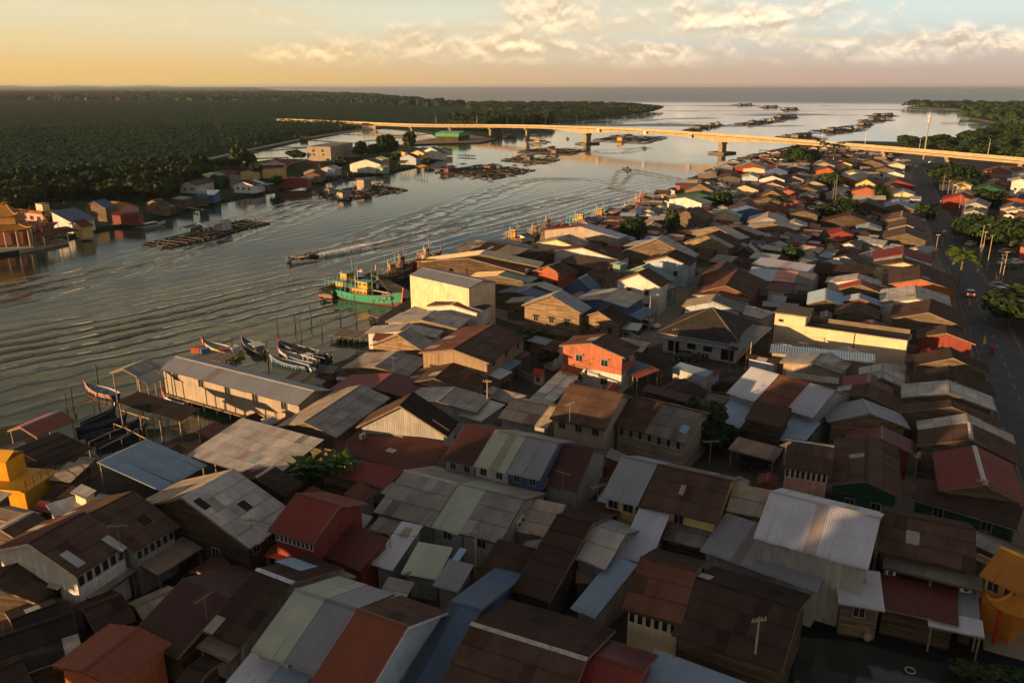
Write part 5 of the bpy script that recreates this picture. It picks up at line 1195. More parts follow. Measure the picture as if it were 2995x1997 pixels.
    FOOT.append((o.location.x, o.location.y, u.x, u.y, a, b+2))
hip((1012,882), (1578,972), (1668,818), 3.6, 27, 'large house with a black hipped tile roof and white walls', (.040,.034,.032), (.62,.54,.47), 0)
# walls of the tall boat shed (open underneath at the rear)
crop(900, 600, 2.376)
# ================================================================ BRIDGE
BP = [(-300,1062,4.6), (-194,943,6.2), (-101,834,8.0), (-20,778,10.0), (14,739,11.4), (62,675,12.9), (105,628,13.0), (149,579,12.4), (187,537,11.3), (226,494,10.0), (274,436,8.0), (330,370,6.2), (420,270,4.2), (520,160,3.0)]
bpts = smooth([Vector(p) for p in BP], 8)
br = thing('bridge', (14, 739, 0), 0, 'long concrete river bridge glowing in the low sun', 'bridge')
off = Vector((14, 739, 0))
def frame_of(i):
    d = bpts[min(i+1, len(bpts)-1)]-bpts[max(i-1, 0)]; return Vector((d.y, -d.x, 0)).normalized()
pier_main = [Vector((62,675,0)), Vector((149,579,0))]
def sweep(prof_fn, name, mat, color):
    vs, fs = [], []; n = None
    for i, p in enumerate(bpts):
        nr = frame_of(i); pr = prof_fn(p); n = len(pr)
        for (o_, z_) in pr: vs.append(tuple(p + nr*o_ + Vector((0, 0, z_)) - off))
        if i:
            b = (i-1)*n
            for j in range(n): q = (j+1) % n; fs.append((b+j, b+q, b+n+q, b+n+j))
    fs.append(tuple(range(n))); fs.append(tuple(range(len(vs)-n, len(vs)))[::-1])
    me = bpy.data.meshes.new(name); me.from_pydata(vs, [], fs); me.update(); me.materials.append(mat); return put(name, me, br, color)
def girder(p):
    dm = min((Vector((p.x, p.y, 0))-q).length for q in pier_main); hd = 1.9 + 2.6*max(0, 1-dm/52)**1.6
    hd = min(hd, max(.4, p.z-.3))
    return [(-3.6, -.5), (3.6, -.5), (3.2, -hd), (-3.2, -hd)]
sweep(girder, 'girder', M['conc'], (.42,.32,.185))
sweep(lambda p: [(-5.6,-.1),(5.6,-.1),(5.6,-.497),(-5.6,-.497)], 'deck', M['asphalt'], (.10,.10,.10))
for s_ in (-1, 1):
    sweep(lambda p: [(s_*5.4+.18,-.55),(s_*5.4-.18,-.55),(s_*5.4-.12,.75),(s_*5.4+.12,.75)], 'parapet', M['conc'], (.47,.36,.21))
def pier(x, y, zt, big):
    i = min(range(len(bpts)), key=lambda q: (bpts[q].xy-Vector((x, y))).length); p = bpts[i]; nr = frame_of(i); t = Vector((-nr.y, nr.x, 0)); c = Vector((x, y, 0))-off
    dm = min((Vector((x, y, 0))-q).length for q in pier_main); hd = 1.9+2.6*max(0, 1-dm/52)**1.6
    top = p.z-hd-.003; mb = MB()
    w, th = (2.6, 1.6) if big else (1.6, 1.0)
    mb.bar(c+Vector((0,0,-2)), c+Vector((0,0,top-1.4)), th*2, w*2, nr)
    mb.bar(c+nr*3.4+Vector((0,0,top-.7)), c-nr*3.4+Vector((0,0,top-.7)), th*2.1, 1.4)
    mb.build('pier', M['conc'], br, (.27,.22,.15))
    if big:
        a = nr*8; pc = MB(); pc.bar(c-a+Vector((0,0,.55)), c+a+Vector((0,0,.55)), 13, 1.3); pc.build('pile_cap', M['conc'], br, (.16,.14,.12))
        f = MB()
        for k_ in range(16):
            for e_ in (-1, 1): f.bar(c+nr*(-7.6+k_*1.0)+t*6.6*e_+Vector((0,0,-1)), c+nr*(-7.6+k_*1.0)+t*6.6*e_+Vector((0,0,1.1)), .28)
        f.build('fender_pile', M['wood'], br, (.12,.10,.08))
for x, y, b_ in ((62,675,1), (149,579,1), (14,739,0), (-20,778,0), (-60,806,0), (-101,834,0), (-148,888,0), (-194,943,0), (-262,1018,0), (187,537,0), (226,494,0), (250,466,0), (274,436,0), (302,403,0), (330,370,0)):
    pier(x, y, 0, b_)
# navigation boards on the side of the girder
def board(x, y, kindc, up=-1.2):
    i = min(range(len(bpts)), key=lambda q: (bpts[q].xy-Vector((x, y))).length); p = bpts[i]; nr = frame_of(i)
    sgn = -1 if (-nr).dot(Vector((0,-1,0))) > 0 else 1
    n = nr*sgn; b = p + n*5.75 + Vector((0,0,up)) - off; t = Vector((-nr.y, nr.x, 0))
    bd = MB(); bd.bar(b-t*1.1, b+t*1.1, .12, 2.6); o = bd.build('navigation_board', M['paint'], br, (.62,.56,.46))
    m2 = MB(); f_ = n*.075
    if kindc == 'tri': m2.add([b-t*.7+Vector((0,0,-.9))+f_, b+t*.7+Vector((0,0,-.9))+f_, b+Vector((0,0,.9))+f_, b-t*.7+Vector((0,0,-.9))+f_*1.3, b+t*.7+Vector((0,0,-.9))+f_*1.3, b+Vector((0,0,.9))+f_*1.3], [(0,1,2),(3,4,5),(0,1,4,3),(1,2,5,4),(2,0,3,5)]).build('green_triangle', M['paint'], o, (.02,.25,.06))
    elif kindc == 'sq': m2.bar(b-t*.75+f_, b+t*.75+f_, .03, 1.7).build('red_square', M['paint'], o, (.55,.03,.02))
    else: m2.bar(b-t*.6+f_, b+t*.6+f_, .03, .12).build('board_stripe', M['paint'], o, (.3,.1,.05))
board(76, 660, 'tri'); board(107, 625, 'plain'); board(131, 599, 'sq')
lm_ = MB().tube([(0,0,0),(0,0,8.5)], [.11,.06], 6).mesh('pole', M['metal']); la_ = MB().bar((0,0,8.5), (1.6,0,8.9), .08).box(1.3,2.1,-.14,.14,8.86,8.98).mesh('lamp_arm', M['metal'])
nl = 0
for i in range(10, len(bpts)-14, 4):
    p = bpts[i]; nr = frame_of(i); q = p - nr*5.4 if (-nr).y > 0 else p + nr*5.4
    if i % 8 and p.x > 60 and False: continue
    o = thing('bridge_lamp', (q.x, q.y, p.z+.75), math.atan2(nr.y, nr.x), 'slim lamp post standing on the far parapet of the bridge', 'lamp post', 'lamp posts along the bridge'); put('pole', lm_, o, (.25,.24,.2)); put('lamp_arm', la_, o, (.3,.28,.24))

# ================================================================ BOATS
def hull(L, B, D, rake, sheer, tw, n=13, bowup=.3):
    """stations from stern x=0 to bow x=L; returns list of (x, half beam at rail, keel z, rail z)"""
    st = []
    for i in range(n):
        t = i/(n-1); hb = B/2*(tw+(1-tw)*min(1, t/.35)) if t < .35 else B/2*math.cos((t-.35)/.65*math.pi/2)**.72
        hb = max(hb, .04); zr = D*.55+sheer*(abs(t-.35)/.65)**2*(1 if t > .35 else .45)+ (bowup*max(0, (t-.8)/.2)**2)
        zk = -D*.45*(1-.55*max(0, (t-.75)/.25)**2) + .2*D*max(0, (.15-t)/.15)
        st.append((t*L + rake*max(0, (t-.7)/.3)**2, hb, zk, zr))
    return st
def boat(p0, p1, label, B=.28, D=1.3, col=(.4,.4,.4), low=(.15,.06,.04), inn=(.3,.3,.3), stripe=None, stem=(.35,.03,.02), deck=.45, cat='boat', name='fishing_boat', thw=0, group=None, stem_up=.4, sheer=.26, rake=.35, tw=.72, Lm=None, zoff=0):
    a, b = at(p0, 0), at(p1, 0); u = b-a; L = u.length if Lm is None else Lm; rz = math.atan2(u.y, u.x)
    o = thing(name, (a.x, a.y, zoff), rz, label, cat, group); Bm = B*L if B < 1 else B
    st = hull(L, Bm, D, rake, sheer, tw)
    up, lo_, ins, rail = MB(), MB(), MB(), MB()
    def sec(s, f0, f1, inset=0):
        x, hb, zk, zr = s; out = []
        for f in (f0, f1):
            z = zk+(zr-zk)*f; h_ = hb*(f**.42 if f > 0 else 0); out.append((x, max(.02, h_-inset), z))
        return out
    for (mb, fa, fb) in ((lo_, .0, .22), (lo_, .22, .5), (up, .5, .76), (up, .76, 1.0)):
        for sgn in (1, -1):
            vs = []
            for s in st:
                for q in sec(s, fa, fb): vs.append((q[0], sgn*q[1], q[2]))
            mb.add(vs, [((2*i, 2*i+2, 2*i+3, 2*i+1) if sgn < 0 else (2*i+1, 2*i+3, 2*i+2, 2*i)) for i in range(len(st)-1)])
    s = st[0]; pr = [sec(s, f, f)[0] for f in (0, .22, .5, .76, 1)]
    up.add([(p[0], p[1], p[2]) for p in pr]+[(p[0], -p[1], p[2]) for p in pr], [(0,1,6,5),(1,2,7,6),(2,3,8,7),(3,4,9,8)])
    # inside: sides and sole
    vs = []
    for s in st:
        x, hb, zk, zr = s; zd = zk+(zr-zk)*deck; hd = max(.02, hb*(deck**.42)-.06)
        vs += [(x, max(.02, hb-.07), zr), (x, hd, zd), (x, -hd, zd), (x, -max(.02, hb-.07), zr)]
    fs = []
    for i in range(len(st)-1):
        for j in range(3): fs.append((4*i+j, 4*i+j+1, 4*i+5+j, 4*i+4+j))
    ins.add(vs, fs)
    for sgn in (1, -1): rail.tube([(s[0], sgn*s[1], s[3]+.02) for s in st], [.075]*len(st), 5)
    h = up.build('hull', M['paint'], o, col, True); lo_.build('hull_bottom', M['paint'], o, low, True); ins.build('deck', M['wood'], o, inn); rail.build('gunwale', M['paint'], o, stripe[0] if stripe else tuple(min(1, q*1.3+.05) for q in col))
    if stripe:
        for k_, c_ in enumerate(stripe[1:]):
            mb = MB()
            for sgn in (1, -1):
                vs = []
                for s in st:
                    for q in sec(s, .90-.13*k_, .78-.13*k_, -.012): vs.append((q[0], sgn*q[1], q[2]))
                mb.add(vs, [(2*i, 2*i+2, 2*i+3, 2*i+1) for i in range(len(st)-1)])
            mb.build('hull_stripe', M['paint'], o, c_)
    x, hb, zk, zr = st[-1]
    if stem_up: MB().bar((x-.25, 0, zk*.2), (x+.12+stem_up*.25, 0, zr+stem_up), .16, .26).build('stem_post', M['paint'], o, stem)
    for i in range(thw):
        s = st[2+int(i*(len(st)-5)/max(1, thw-1))] if thw > 1 else st[5]
        MB().box(s[0]-.06, s[0]+.06, -s[1]*.9, s[1]*.9, s[2]+(s[3]-s[2])*deck, s[3]-.12).build('bulkhead', M['wood'], o, tuple(q*1.15 for q in inn))
    return o, st, L, Bm
def zsh(st, f): return st[int(f*(len(st)-1))]
def cabin(o, x0, x1, w, z0, h, col, roofc, wins=True, posts=False, over=.25):
    if posts:
        mb = MB()
        for x in (x0, x1):
            for y in (-w/2, w/2): mb.box(x-.05, x+.05, y-.05, y+.05, z0, z0+h)
        c = mb.build('awning_post', M['wood'], o, col)
    else:
        c = MB().box(x0, x1, -w/2, w/2, z0, z0+h).build('cabin', M['paint'], o, col)
        if wins:
            n = max(2, int((x1-x0)/.9))
            for i in range(n):
                for s in (-1, 1): window(c, x0+(x1-x0)*(i+.5)/n, s*(w/2+.01), z0+h*.68, 0 if s < 0 else math.pi, min(.7, (x1-x0)/n*.7), .5, 1, fc=tuple(q*.8 for q in col))
            window(c, x1+.01, 0, z0+h*.68, math.pi/2, w*.6, .5, 2, fc=tuple(q*.8 for q in col))
    MB().box(x0-over, x1+over, -w/2-over, w/2+over, z0+h+.003, z0+h+.13).build('cabin_roof', M['paint'], o, roofc)
    return c
GRN = (.05,.30,.19); TEA_ = (.10,.33,.27); YL_ = (.62,.30,.02)
def trawler(p0, p1, label, col, low, house_c, trim, L=None, detail=True, group=None, drum=False, B=.27):
    o, st, L, Bm = boat(p0, p1, label, B, 3.3, col, low, (.17,.075,.055), (trim, ), (.50,.035,.02), .62, 'fishing boat', 'fishing_trawler', 0, group, 1.3, 1.0, .9, .8)
    zd = st[4][2]+(st[4][3]-st[4][2])*.62
    c = cabin(o, L*.26, L*.52, Bm*.52, zd, 2.3, house_c, trim)
    cabin(o, L*.36, L*.52, Bm*.42, zd+2.45, 1.5, house_c, trim)
    rl = MB()
    for z in (.5, .95):
        for s in (-1, 1): rl.bar((L*.10, s*Bm*.42, zd+2.4+z*.0+z), (L*.36, s*Bm*.42, zd+2.4+z), .07)
    rl.bar((L*.10,-Bm*.42,zd+2.9),(L*.10,Bm*.42,zd+2.9),.07)
    for x in (.10, .18, .27, .36):
        for s in (-1, 1): rl.bar((L*x, s*Bm*.42, zd-.2), (L*x, s*Bm*.42, zd+3.4), .10)
    rl.build('gantry_frame', M['paint'], o, trim)
    MB().tube([(L*.56,0,zd),(L*.56,0,zd+6.2)], [.13,.09], 6).build('mast', M['paint'], o, trim)
    MB().tube([(L*.56,0,zd+6.2),(L*.56,0,zd+6.9)], [.12,.10], 6).build('mast_top', M['paint'], o, (.5,.04,.03))
    MB().tube([(L*.57,0,zd+2.2),(L*.82,Bm*.1,zd+2.0)], [.12,.10], 6).build('boom', M['wood'], o, (.5,.42,.33))
    MB().bar((L*.56,0,zd+5.6),(L*.68,0,zd+5.2),.05).bar((L*.56,0,zd+3.6),(L*.68,0,zd+5.2),.05).bar((L*.68,0,zd+5.2),(L*.9,0,zd+1.2),.025).build('rigging', M['wood'], o, (.5,.42,.3))
    MB().tube([(L*.3,-Bm*.12,zd+2.4),(L*.3,-Bm*.12,zd+4.6),(L*.29,-Bm*.12,zd+4.9)], [.1,.1,.1], 6).build('exhaust_pipe', M['paint'], o, (.6,.57,.5))
    MB().bar((L*.80,-Bm*.25,zd+.2),(L*.80,-Bm*.25,zd+2.0),.13).bar((L*.80,Bm*.25,zd+.2),(L*.80,Bm*.25,zd+2.0),.13).bar((L*.80,-Bm*.25,zd+1.9),(L*.80,Bm*.25,zd+1.9),.12).build('bow_rail', M['paint'], o, trim)
    MB().box(L*.68, L*.78, -Bm*.17, Bm*.17, zd, zd+.55).build('hatch', M['paint'], o, (.42,.06,.03))
    for i in range(4): put('bollard', MB().cyl(0,0,0,.5,.07).mesh('bollard', M['paint']) if i == 0 else bpy.data.meshes['bollard'], o, (.6,.55,.45), (L*(.6+.06*i), -Bm*.36, zd+.25))
    if drum:
        MB().bar((L*.05,-Bm*.36,zd+.9),(L*.05,Bm*.36,zd+.9),1.3).build('net_drum', M['rubber'], o, (.035,.03,.03))
        ty = MB().tube([(math.cos(t*math.pi/5)*.55, 0, math.sin(t*math.pi/5)*.55) for t in range(11)], [.13]*11, 6, False).mesh('tyre', M['rubber'])
        for i in range(6): put('tyre', ty, o, (.025,.024,.024), (-.1, -Bm*.33+i*Bm*.13, zd+.9), (0, 0, math.pi/2+.2))
        MB().box(-.5, .2, -Bm*.45, Bm*.45, zd-.35, zd-.05).build('stern_beam', M['paint'], o, (.50,.08,.04))
    return o, st, L, Bm, zd
crop(900, 740, 6.533)
tr, st, L, Bm, zd = trawler((640,835), (1745,1022), 'green hulled trawler with a yellow wheelhouse and red stem post', GRN, (.16,.06,.045), YL_, TEA_, B=.26)
i_ = 10; s_ = st[i_]; s2 = st[i_+1]
nb = MB(); f1, f2 = .96, .78
def side(s, f): return Vector((s[0], -(s[1]*f**.42)-.035, s[2]+(s[3]-s[2])*f))
q0, q1 = side(st[9], .9), side(st[11], .9); r0, r1 = side(st[9], .72), side(st[11], .72)
nb.add([r0, r1, q1, q0, r0+Vector((0,-.03,0)), r1+Vector((0,-.03,0)), q1+Vector((0,-.03,0)), q0+Vector((0,-.03,0))], [(0,1,2,3),(4,5,6,7),(0,1,5,4),(1,2,6,5),(2,3,7,6),(3,0,4,7)])
nbo = nb.build('number_board', M['paint'], tr, (.012,.012,.012))
mid_ = (q0+q1+r0+r1)/4; dx_ = (q1+r1-q0-r0); rot_ = Matrix((dx_.normalized(), ((q0+q1-r0-r1)).normalized(), dx_.cross(q0+q1-r0-r1).normalized())).transposed()
tx = text('KHF 1358', nbo, (0,0,0), (0,0,0), .68, (.8,.76,.66)); tx.matrix_local = Matrix.Translation(mid_+Vector((0,-.06,0))) @ rot_.to_4x4()
MB().tube([(L*.30,.3,zd+2.5),(L*.30,.3,zd+6.6)], [.035,.03], 5).build('flag_pole', M['metal'], tr, (.4,.4,.4))
fl = MB()
for i in range(7): fl.add([(L*.30+.03,.3+.0,zd+6.5-.09*(i+1)),(L*.30+1.2,.5,zd+6.35-.09*(i+1)),(L*.30+1.2,.5,zd+6.35-.09*i-.045),(L*.30+.03,.3,zd+6.5-.09*i-.045)], [(0,1,2,3)])
flw = MB().add([(L*.30+.03,.31,zd+5.85),(L*.30+1.2,.51,zd+5.70),(L*.30+1.2,.51,zd+6.35),(L*.30+.03,.31,zd+6.5)], [(0,1,2,3)]).build('flag', M['cloth'], tr, (.7,.68,.64))
fl.build('flag_stripe', M['cloth'], flw, (.5,.03,.03))
MB().add([(L*.30+.03,.285,zd+6.14),(L*.30+.6,.385,zd+6.07),(L*.30+.6,.385,zd+6.43),(L*.30+.03,.285,zd+6.5)], [(0,1,2,3)]).build('flag_canton', M['cloth'], flw, (.02,.03,.22))
trawler((370,850), (1250,590), 'second green trawler with black net drum and tyres at its stern', (.05,.24,.18), (.13,.05,.04), YL_, (.09,.30,.25), drum=True, B=.30)
crop(900, 600, 2.376)
trawler((500,545), (700,520), 'old yellow cabin boat behind the boat shed', (.10,.07,.05), (.06,.04,.03), YL_, (.35,.33,.30), B=.3)
trawler((590,490), (740,460), 'dark wooden boat with a brown cabin behind the boat shed', (.09,.05,.035), (.05,.03,.03), (.20,.07,.04), (.25,.22,.2), B=.3)
trawler((765,430), (905,400), 'yellow cabin boat beside the black plank warehouse', (.16,.06,.04), (.06,.03,.03), (.6,.33,.04), (.4,.36,.3), B=.3)
crop(1440, 560, 4.523)
trawler((960,455), (1430,497), 'yellow trawler moored at the fishing jetty', (.07,.14,.30), (.12,.04,.03), YL_, TEA_, B=.25)
trawler((1290,385), (1590,400), 'yellow trawler with a red bow outside the moored pair', (.20,.05,.04), (.10,.03,.03), YL_, (.3,.4,.36), B=.25)
trawler((140,690), (470,715), 'small trawler with yellow deckhouse below the jetty posts', (.14,.06,.05), (.06,.03,.03), YL_, (.3,.3,.27), B=.28)
trawler((450,640), (720,665), 'dark net boat at the posts beside the straw roof', (.06,.06,.06), (.05,.03,.03), (.25,.06,.04), (.2,.25,.22), B=.3)
trawler((640,545), (860,540), 'red cabin boat behind the white and red shed', (.20,.05,.04), (.05,.03,.03), (.34,.07,.04), (.30,.28,.25), B=.3)
trawler((1820,215), (2080,235), 'first dark trawler in the crowded upper mooring', (.08,.06,.05), (.05,.03,.03), (.35,.09,.05), (.26,.25,.24), B=.3)
trawler((1850,160), (2180,170), 'outer trawler with a red cabin in the upper mooring', (.09,.07,.07), (.05,.03,.03), (.40,.09,.05), (.30,.30,.30), B=.28)
trawler((1700,330), (1860,350), 'small red bowed boat below the upper mooring', (.16,.05,.05), (.05,.03,.03), (.2,.12,.08), (.3,.3,.3), B=.32)
# open boats
def outboard(o, L, z): MB().box(-.55, -.12, -.18, .18, z-.15, z+.55).box(-.45, -.2, -.08, .08, z-1.0, z-.15).build('outboard_motor', M['paint'], o, (.05,.05,.055))
crop(560, 960, 5.113)
o, st, L, Bm = boat((740,430), (185,262), 'white boat with a yellow waterline and orange fish crates', .25, 1.2, (.50,.38,.06), (.30,.18,.03), (.42,.42,.42), ((.55,.53,.5),), (.40,.04,.03), thw=2)
zd = st[5][2]+(st[5][3]-st[5][2])*.45
for i in range(5): MB().box(L*(.42+.055*i), L*(.42+.055*i)+.4, -Bm*.28, Bm*.28, zd+.02, zd+.5).build('fish_crate', M['paint'], o, (.55,.13,.03))
MB().box(L*.68, L*.76, -Bm*.2, Bm*.2, zd+.02, zd+.6).build('fish_crate', M['paint'], o, (.05,.15,.35))
cabin(o, L*.12, L*.22, Bm*.5, zd, 1.5, (.6,.58,.53), (.62,.58,.54), True)
o, st, L, Bm = boat((1085,408), (770,215), 'planked boat with a white canopy beside the orange crate boat', .27, 1.1, (.40,.28,.06), (.2,.05,.03), (.30,.25,.2), ((.25,.4,.48),), (.38,.04,.03))
zd = st[5][2]+(st[5][3]-st[5][2])*.45; cabin(o, L*.18, L*.42, Bm*.6, zd, 1.35, (.3,.28,.25), (.55,.52,.48), posts=True); outboard(o, L, .6)
o, st, L, Bm = boat((2060,480), (1330,270), 'dark blue boat with compartments and an orange net', .2, 1.1, (.05,.09,.16), (.05,.06,.1), (.16,.15,.14), ((.3,.3,.28),), (.32,.03,.03), thw=6); outboard(o, L, .6)
zd = st[5][2]+(st[5][3]-st[5][2])*.45; MB().box(L*.7, L*.82, -Bm*.3, Bm*.3, zd, zd+.25).build('net_heap', M['cloth'], o, (.45,.10,.05)); cabin(o, L*.06, L*.16, Bm*.55, zd, 1.2, (.12,.12,.13), (.13,.14,.15), posts=True)
o, st, L, Bm = boat((1870,555), (1330,400), 'grey white boat with red trim and a bright blue deck hatch', .24, 1.15, (.45,.45,.46), (.35,.08,.06), (.40,.41,.42), ((.5,.5,.5),), (.40,.04,.03), thw=3)
zd = st[5][2]+(st[5][3]-st[5][2])*.45; MB().box(L*.38, L*.56, -Bm*.3, Bm*.3, zd, zd+.28).build('deck_hatch', M['paint'], o, (.03,.10,.42)); cabin(o, L*.16, L*.28, Bm*.5, zd, 1.5, (.55,.54,.52), (.6,.58,.55), posts=True); outboard(o, L, .7)
boat((1740,625), (1215,500), 'open blue boat with many ribs beside the green jetty floor', .22, 1.1, (.07,.13,.22), (.04,.07,.14), (.28,.33,.38), ((.35,.4,.44),), (.3,.35,.4), thw=7, stem_up=.1)
boat((1860,660), (1760,620), 'tiny white skiff tied behind the open blue boat', .35, .7, (.55,.55,.55), (.5,.5,.5), (.5,.5,.5), None, (.5,.5,.5), stem_up=0)
crop(150, 1060, 5.873)
boat((1120,640), (620,480), 'grey open boat with orange yellow and blue hull stripes', .30, 1.5, (.05,.07,.20), (.04,.06,.17), (.36,.40,.44), ((.55,.52,.48), (.45,.06,.04), (.75,.35,.03)), (.35,.03,.03), thw=3)
boat((2330,760), (1960,640), 'small white boat with a red stem under the long black roof', .24, 1.0, (.5,.5,.52), (.3,.3,.32), (.45,.45,.47), None, (.45,.05,.03))
crop(0, 1180, 4.704)
for k_, (p0, p1, lb_) in enumerate((((1130,330), (1560,150), 'uppermost dark blue boat under the net frames'), ((1050,420), (1700,270), 'second dark blue boat under the net frames'), ((1180,520), (1880,330), 'third dark blue boat under the net frames'), ((1330,640), (1960,430), 'lowest dark blue boat beside the pale blue canopy'))):
    boat(p0, p1, lb_, .2, 1.2, (.03,.05,.12), (.03,.04,.08), (.05,.06,.09), ((.05,.06,.10),), (.05,.05,.09), thw=4, stem_up=.5)
crop(400, 540, 5.6)
o, st, L, Bm = boat((110,722), (430,655), 'white motor boat with a long cabin at the far bank', .26, 1.3, (.60,.58,.54), (.03,.03,.05), (.5,.48,.45), ((.6,.58,.54), (.02,.02,.04)), (.6,.58,.54), stem_up=0, rake=1.2)
zd = st[5][2]+(st[5][3]-st[5][2])*.45; cabin(o, L*.10, L*.62, Bm*.66, zd, 1.5, (.06,.06,.07), (.62,.58,.52)); outboard(o, L, .7)
boat((890,745), (1060,700), 'slim dark longtail tied behind the fish farm hut', .18, .9, (.06,.10,.13), (.04,.05,.06), (.10,.14,.16), None, (.08,.06,.05))
crop(520, 440, 5.6)
boat((1200,718), (1100,705), 'yellow skiff under the white stilted house', .3, .8, (.6,.33,.03), (.5,.28,.03), (.4,.25,.1), None, (.5,.3,.05), stem_up=.2)
boat((1825,665), (1745,650), 'little brown skiff by the red stilted house', .3, .8, (.2,.08,.05), (.15,.06,.04), (.2,.12,.08), None, (.2,.06,.04), stem_up=.2)
crop(900, 380, 5.6)
boat((830,815), (680,810), 'brown cabin boat before the long white house', .3, 1.2, (.20,.08,.05), (.08,.04,.03), (.2,.12,.08), None, (.25,.06,.04))
boat((985,810), (840,818), 'grey boat with orange gear before the long white house', .28, 1.2, (.22,.22,.22), (.08,.08,.08), (.35,.14,.05), None, (.25,.06,.04))
boat((610,830), (500,850), 'blue skiff beside the maroon lean roof', .28, .8, (.06,.12,.28), (.05,.08,.18), (.1,.15,.22), None, (.1,.1,.2), stem_up=.3)
# the boat under way and its bow wave
crop(820, 700, 13.07)
o, st, L, Bm = boat((1440,700), (395,890), 'black longboat under way with yellow cargo and white bow wave', .19, 1.25, (.035,.04,.06), (.03,.025,.03), (.16,.12,.06), ((.12,.14,.2),), (.10,.03,.04), thw=0, stem_up=.5, sheer=.5)
zd = st[5][2]+(st[5][3]-st[5][2])*.45
for i in range(6): MB().box(L*(.40+.07*i), L*(.40+.07*i)+L*.062, -Bm*.34, Bm*.34, zd, zd+.95+.15*(i % 2)).build('yellow_crate', M['paint'], o, (.70,.38,.02))
cabin(o, L*.14, L*.36, Bm*.6, zd, 1.3, (.16,.04,.03), (.04,.035,.035), False)
person_at = (o.matrix_basis @ Vector((L*.1, 0, zd)), o.rotation_euler.z)
def m_foam():
    m, k = newmat('foam'); pos = k.n('NewGeometry').outputs['Position']
    finish(k, k.mix(k.ss(k.noise(pos, 4, 5, .7), .35, .6), (.38,.40,.38), (.82,.78,.70)), .9, .1, 0, k.noise(pos, 5, 4), .1); return m
M['foam'] = m_foam()
fb = MB(); u_ = Vector((math.cos(o.rotation_euler.z), math.sin(o.rotation_euler.z), 0)); n_ = Vector((-u_.y, u_.x, 0)); base_ = o.location
rr_ = random.Random(3)
for i in range(900):
    t = rr_.random(); sd = rr_.choice((-1, 1)); al_ = L*(1.04-t*.8); sp_ = (Bm*.42+.5+t*2.4)+rr_.gauss(0, .22+.3*t)
    if rr_.random() < .35: al_ = -rr_.random()**1.5*16; sp_ = rr_.gauss(0, .4+.03*abs(al_))*1.0
    c_ = base_+u_*al_+n_*sd*sp_; r_ = rr_.uniform(.14, .5)*(1.2-t*.6); zc_ = max(0, rr_.gauss(.2, .3))*(1.2-t)
    fb.add([c_+Vector((r_,0,zc_)), c_+Vector((-r_*.5,r_*.86,zc_)), c_+Vector((-r_*.5,-r_*.86,zc_)), c_+Vector((0,0,zc_+r_*.8))], [(0,2,1),(0,1,3),(1,2,3),(2,0,3)])
tag(fb.build('bow_spray', M['foam'], None, (1,1,1)), kind='stuff')
# small far boats
crop(*DISP)
for p0, p1, lb_ in (((1448,391.5),(1436,389.5),'speeding skiff trailing a V wake in mid river'), ((1484,342.5),(1477,341),'skiff under way near the middle bridge pier'), ((1306,320.5),(1300,319),'lone skiff under the bridge left span'), ((1444,275.5),(1438,273),'sampan with raised poles beyond the bridge'), ((1515,286),(1510,284.5),'tiny skiff beyond the bridge near the rafts'), ((1668,236),(1660,234),'distant white boat near the open sea')):
    o, st, L, Bm = boat(p0, p1, lb_, .25, 1.2, (.10,.09,.09) if 'white' not in lb_ else (.7,.68,.65), (.06,.05,.05), (.12,.1,.09), None, (.1,.08,.07), Lm=8)
    MB().box(L*.3, L*.5, -.5, .5, .3, 1.7).build('cabin', M['paint'], o, (.06,.06,.07))
    if 'poles' in lb_: MB().bar((2,0,.5),(1.2,0,5.2),.35).bar((4,0,.5),(3.6,0,3.8),.35).build('pole', M['wood'], o, (.05,.045,.04))
# barge with yellow cabin under the bridge
crop(1380, 300, 2.94)
o, st, L, Bm = boat((490,348), (640,350), 'barge with a yellow cabin beside the bridge pier', .3, 1.6, (.3,.32,.33), (.1,.1,.1), (.2,.18,.15), None, (.2,.2,.2), stem_up=0)
cabin(o, L*.35, L*.62, Bm*.6, .6, 2.2, (.65,.36,.03), (.2,.2,.2))

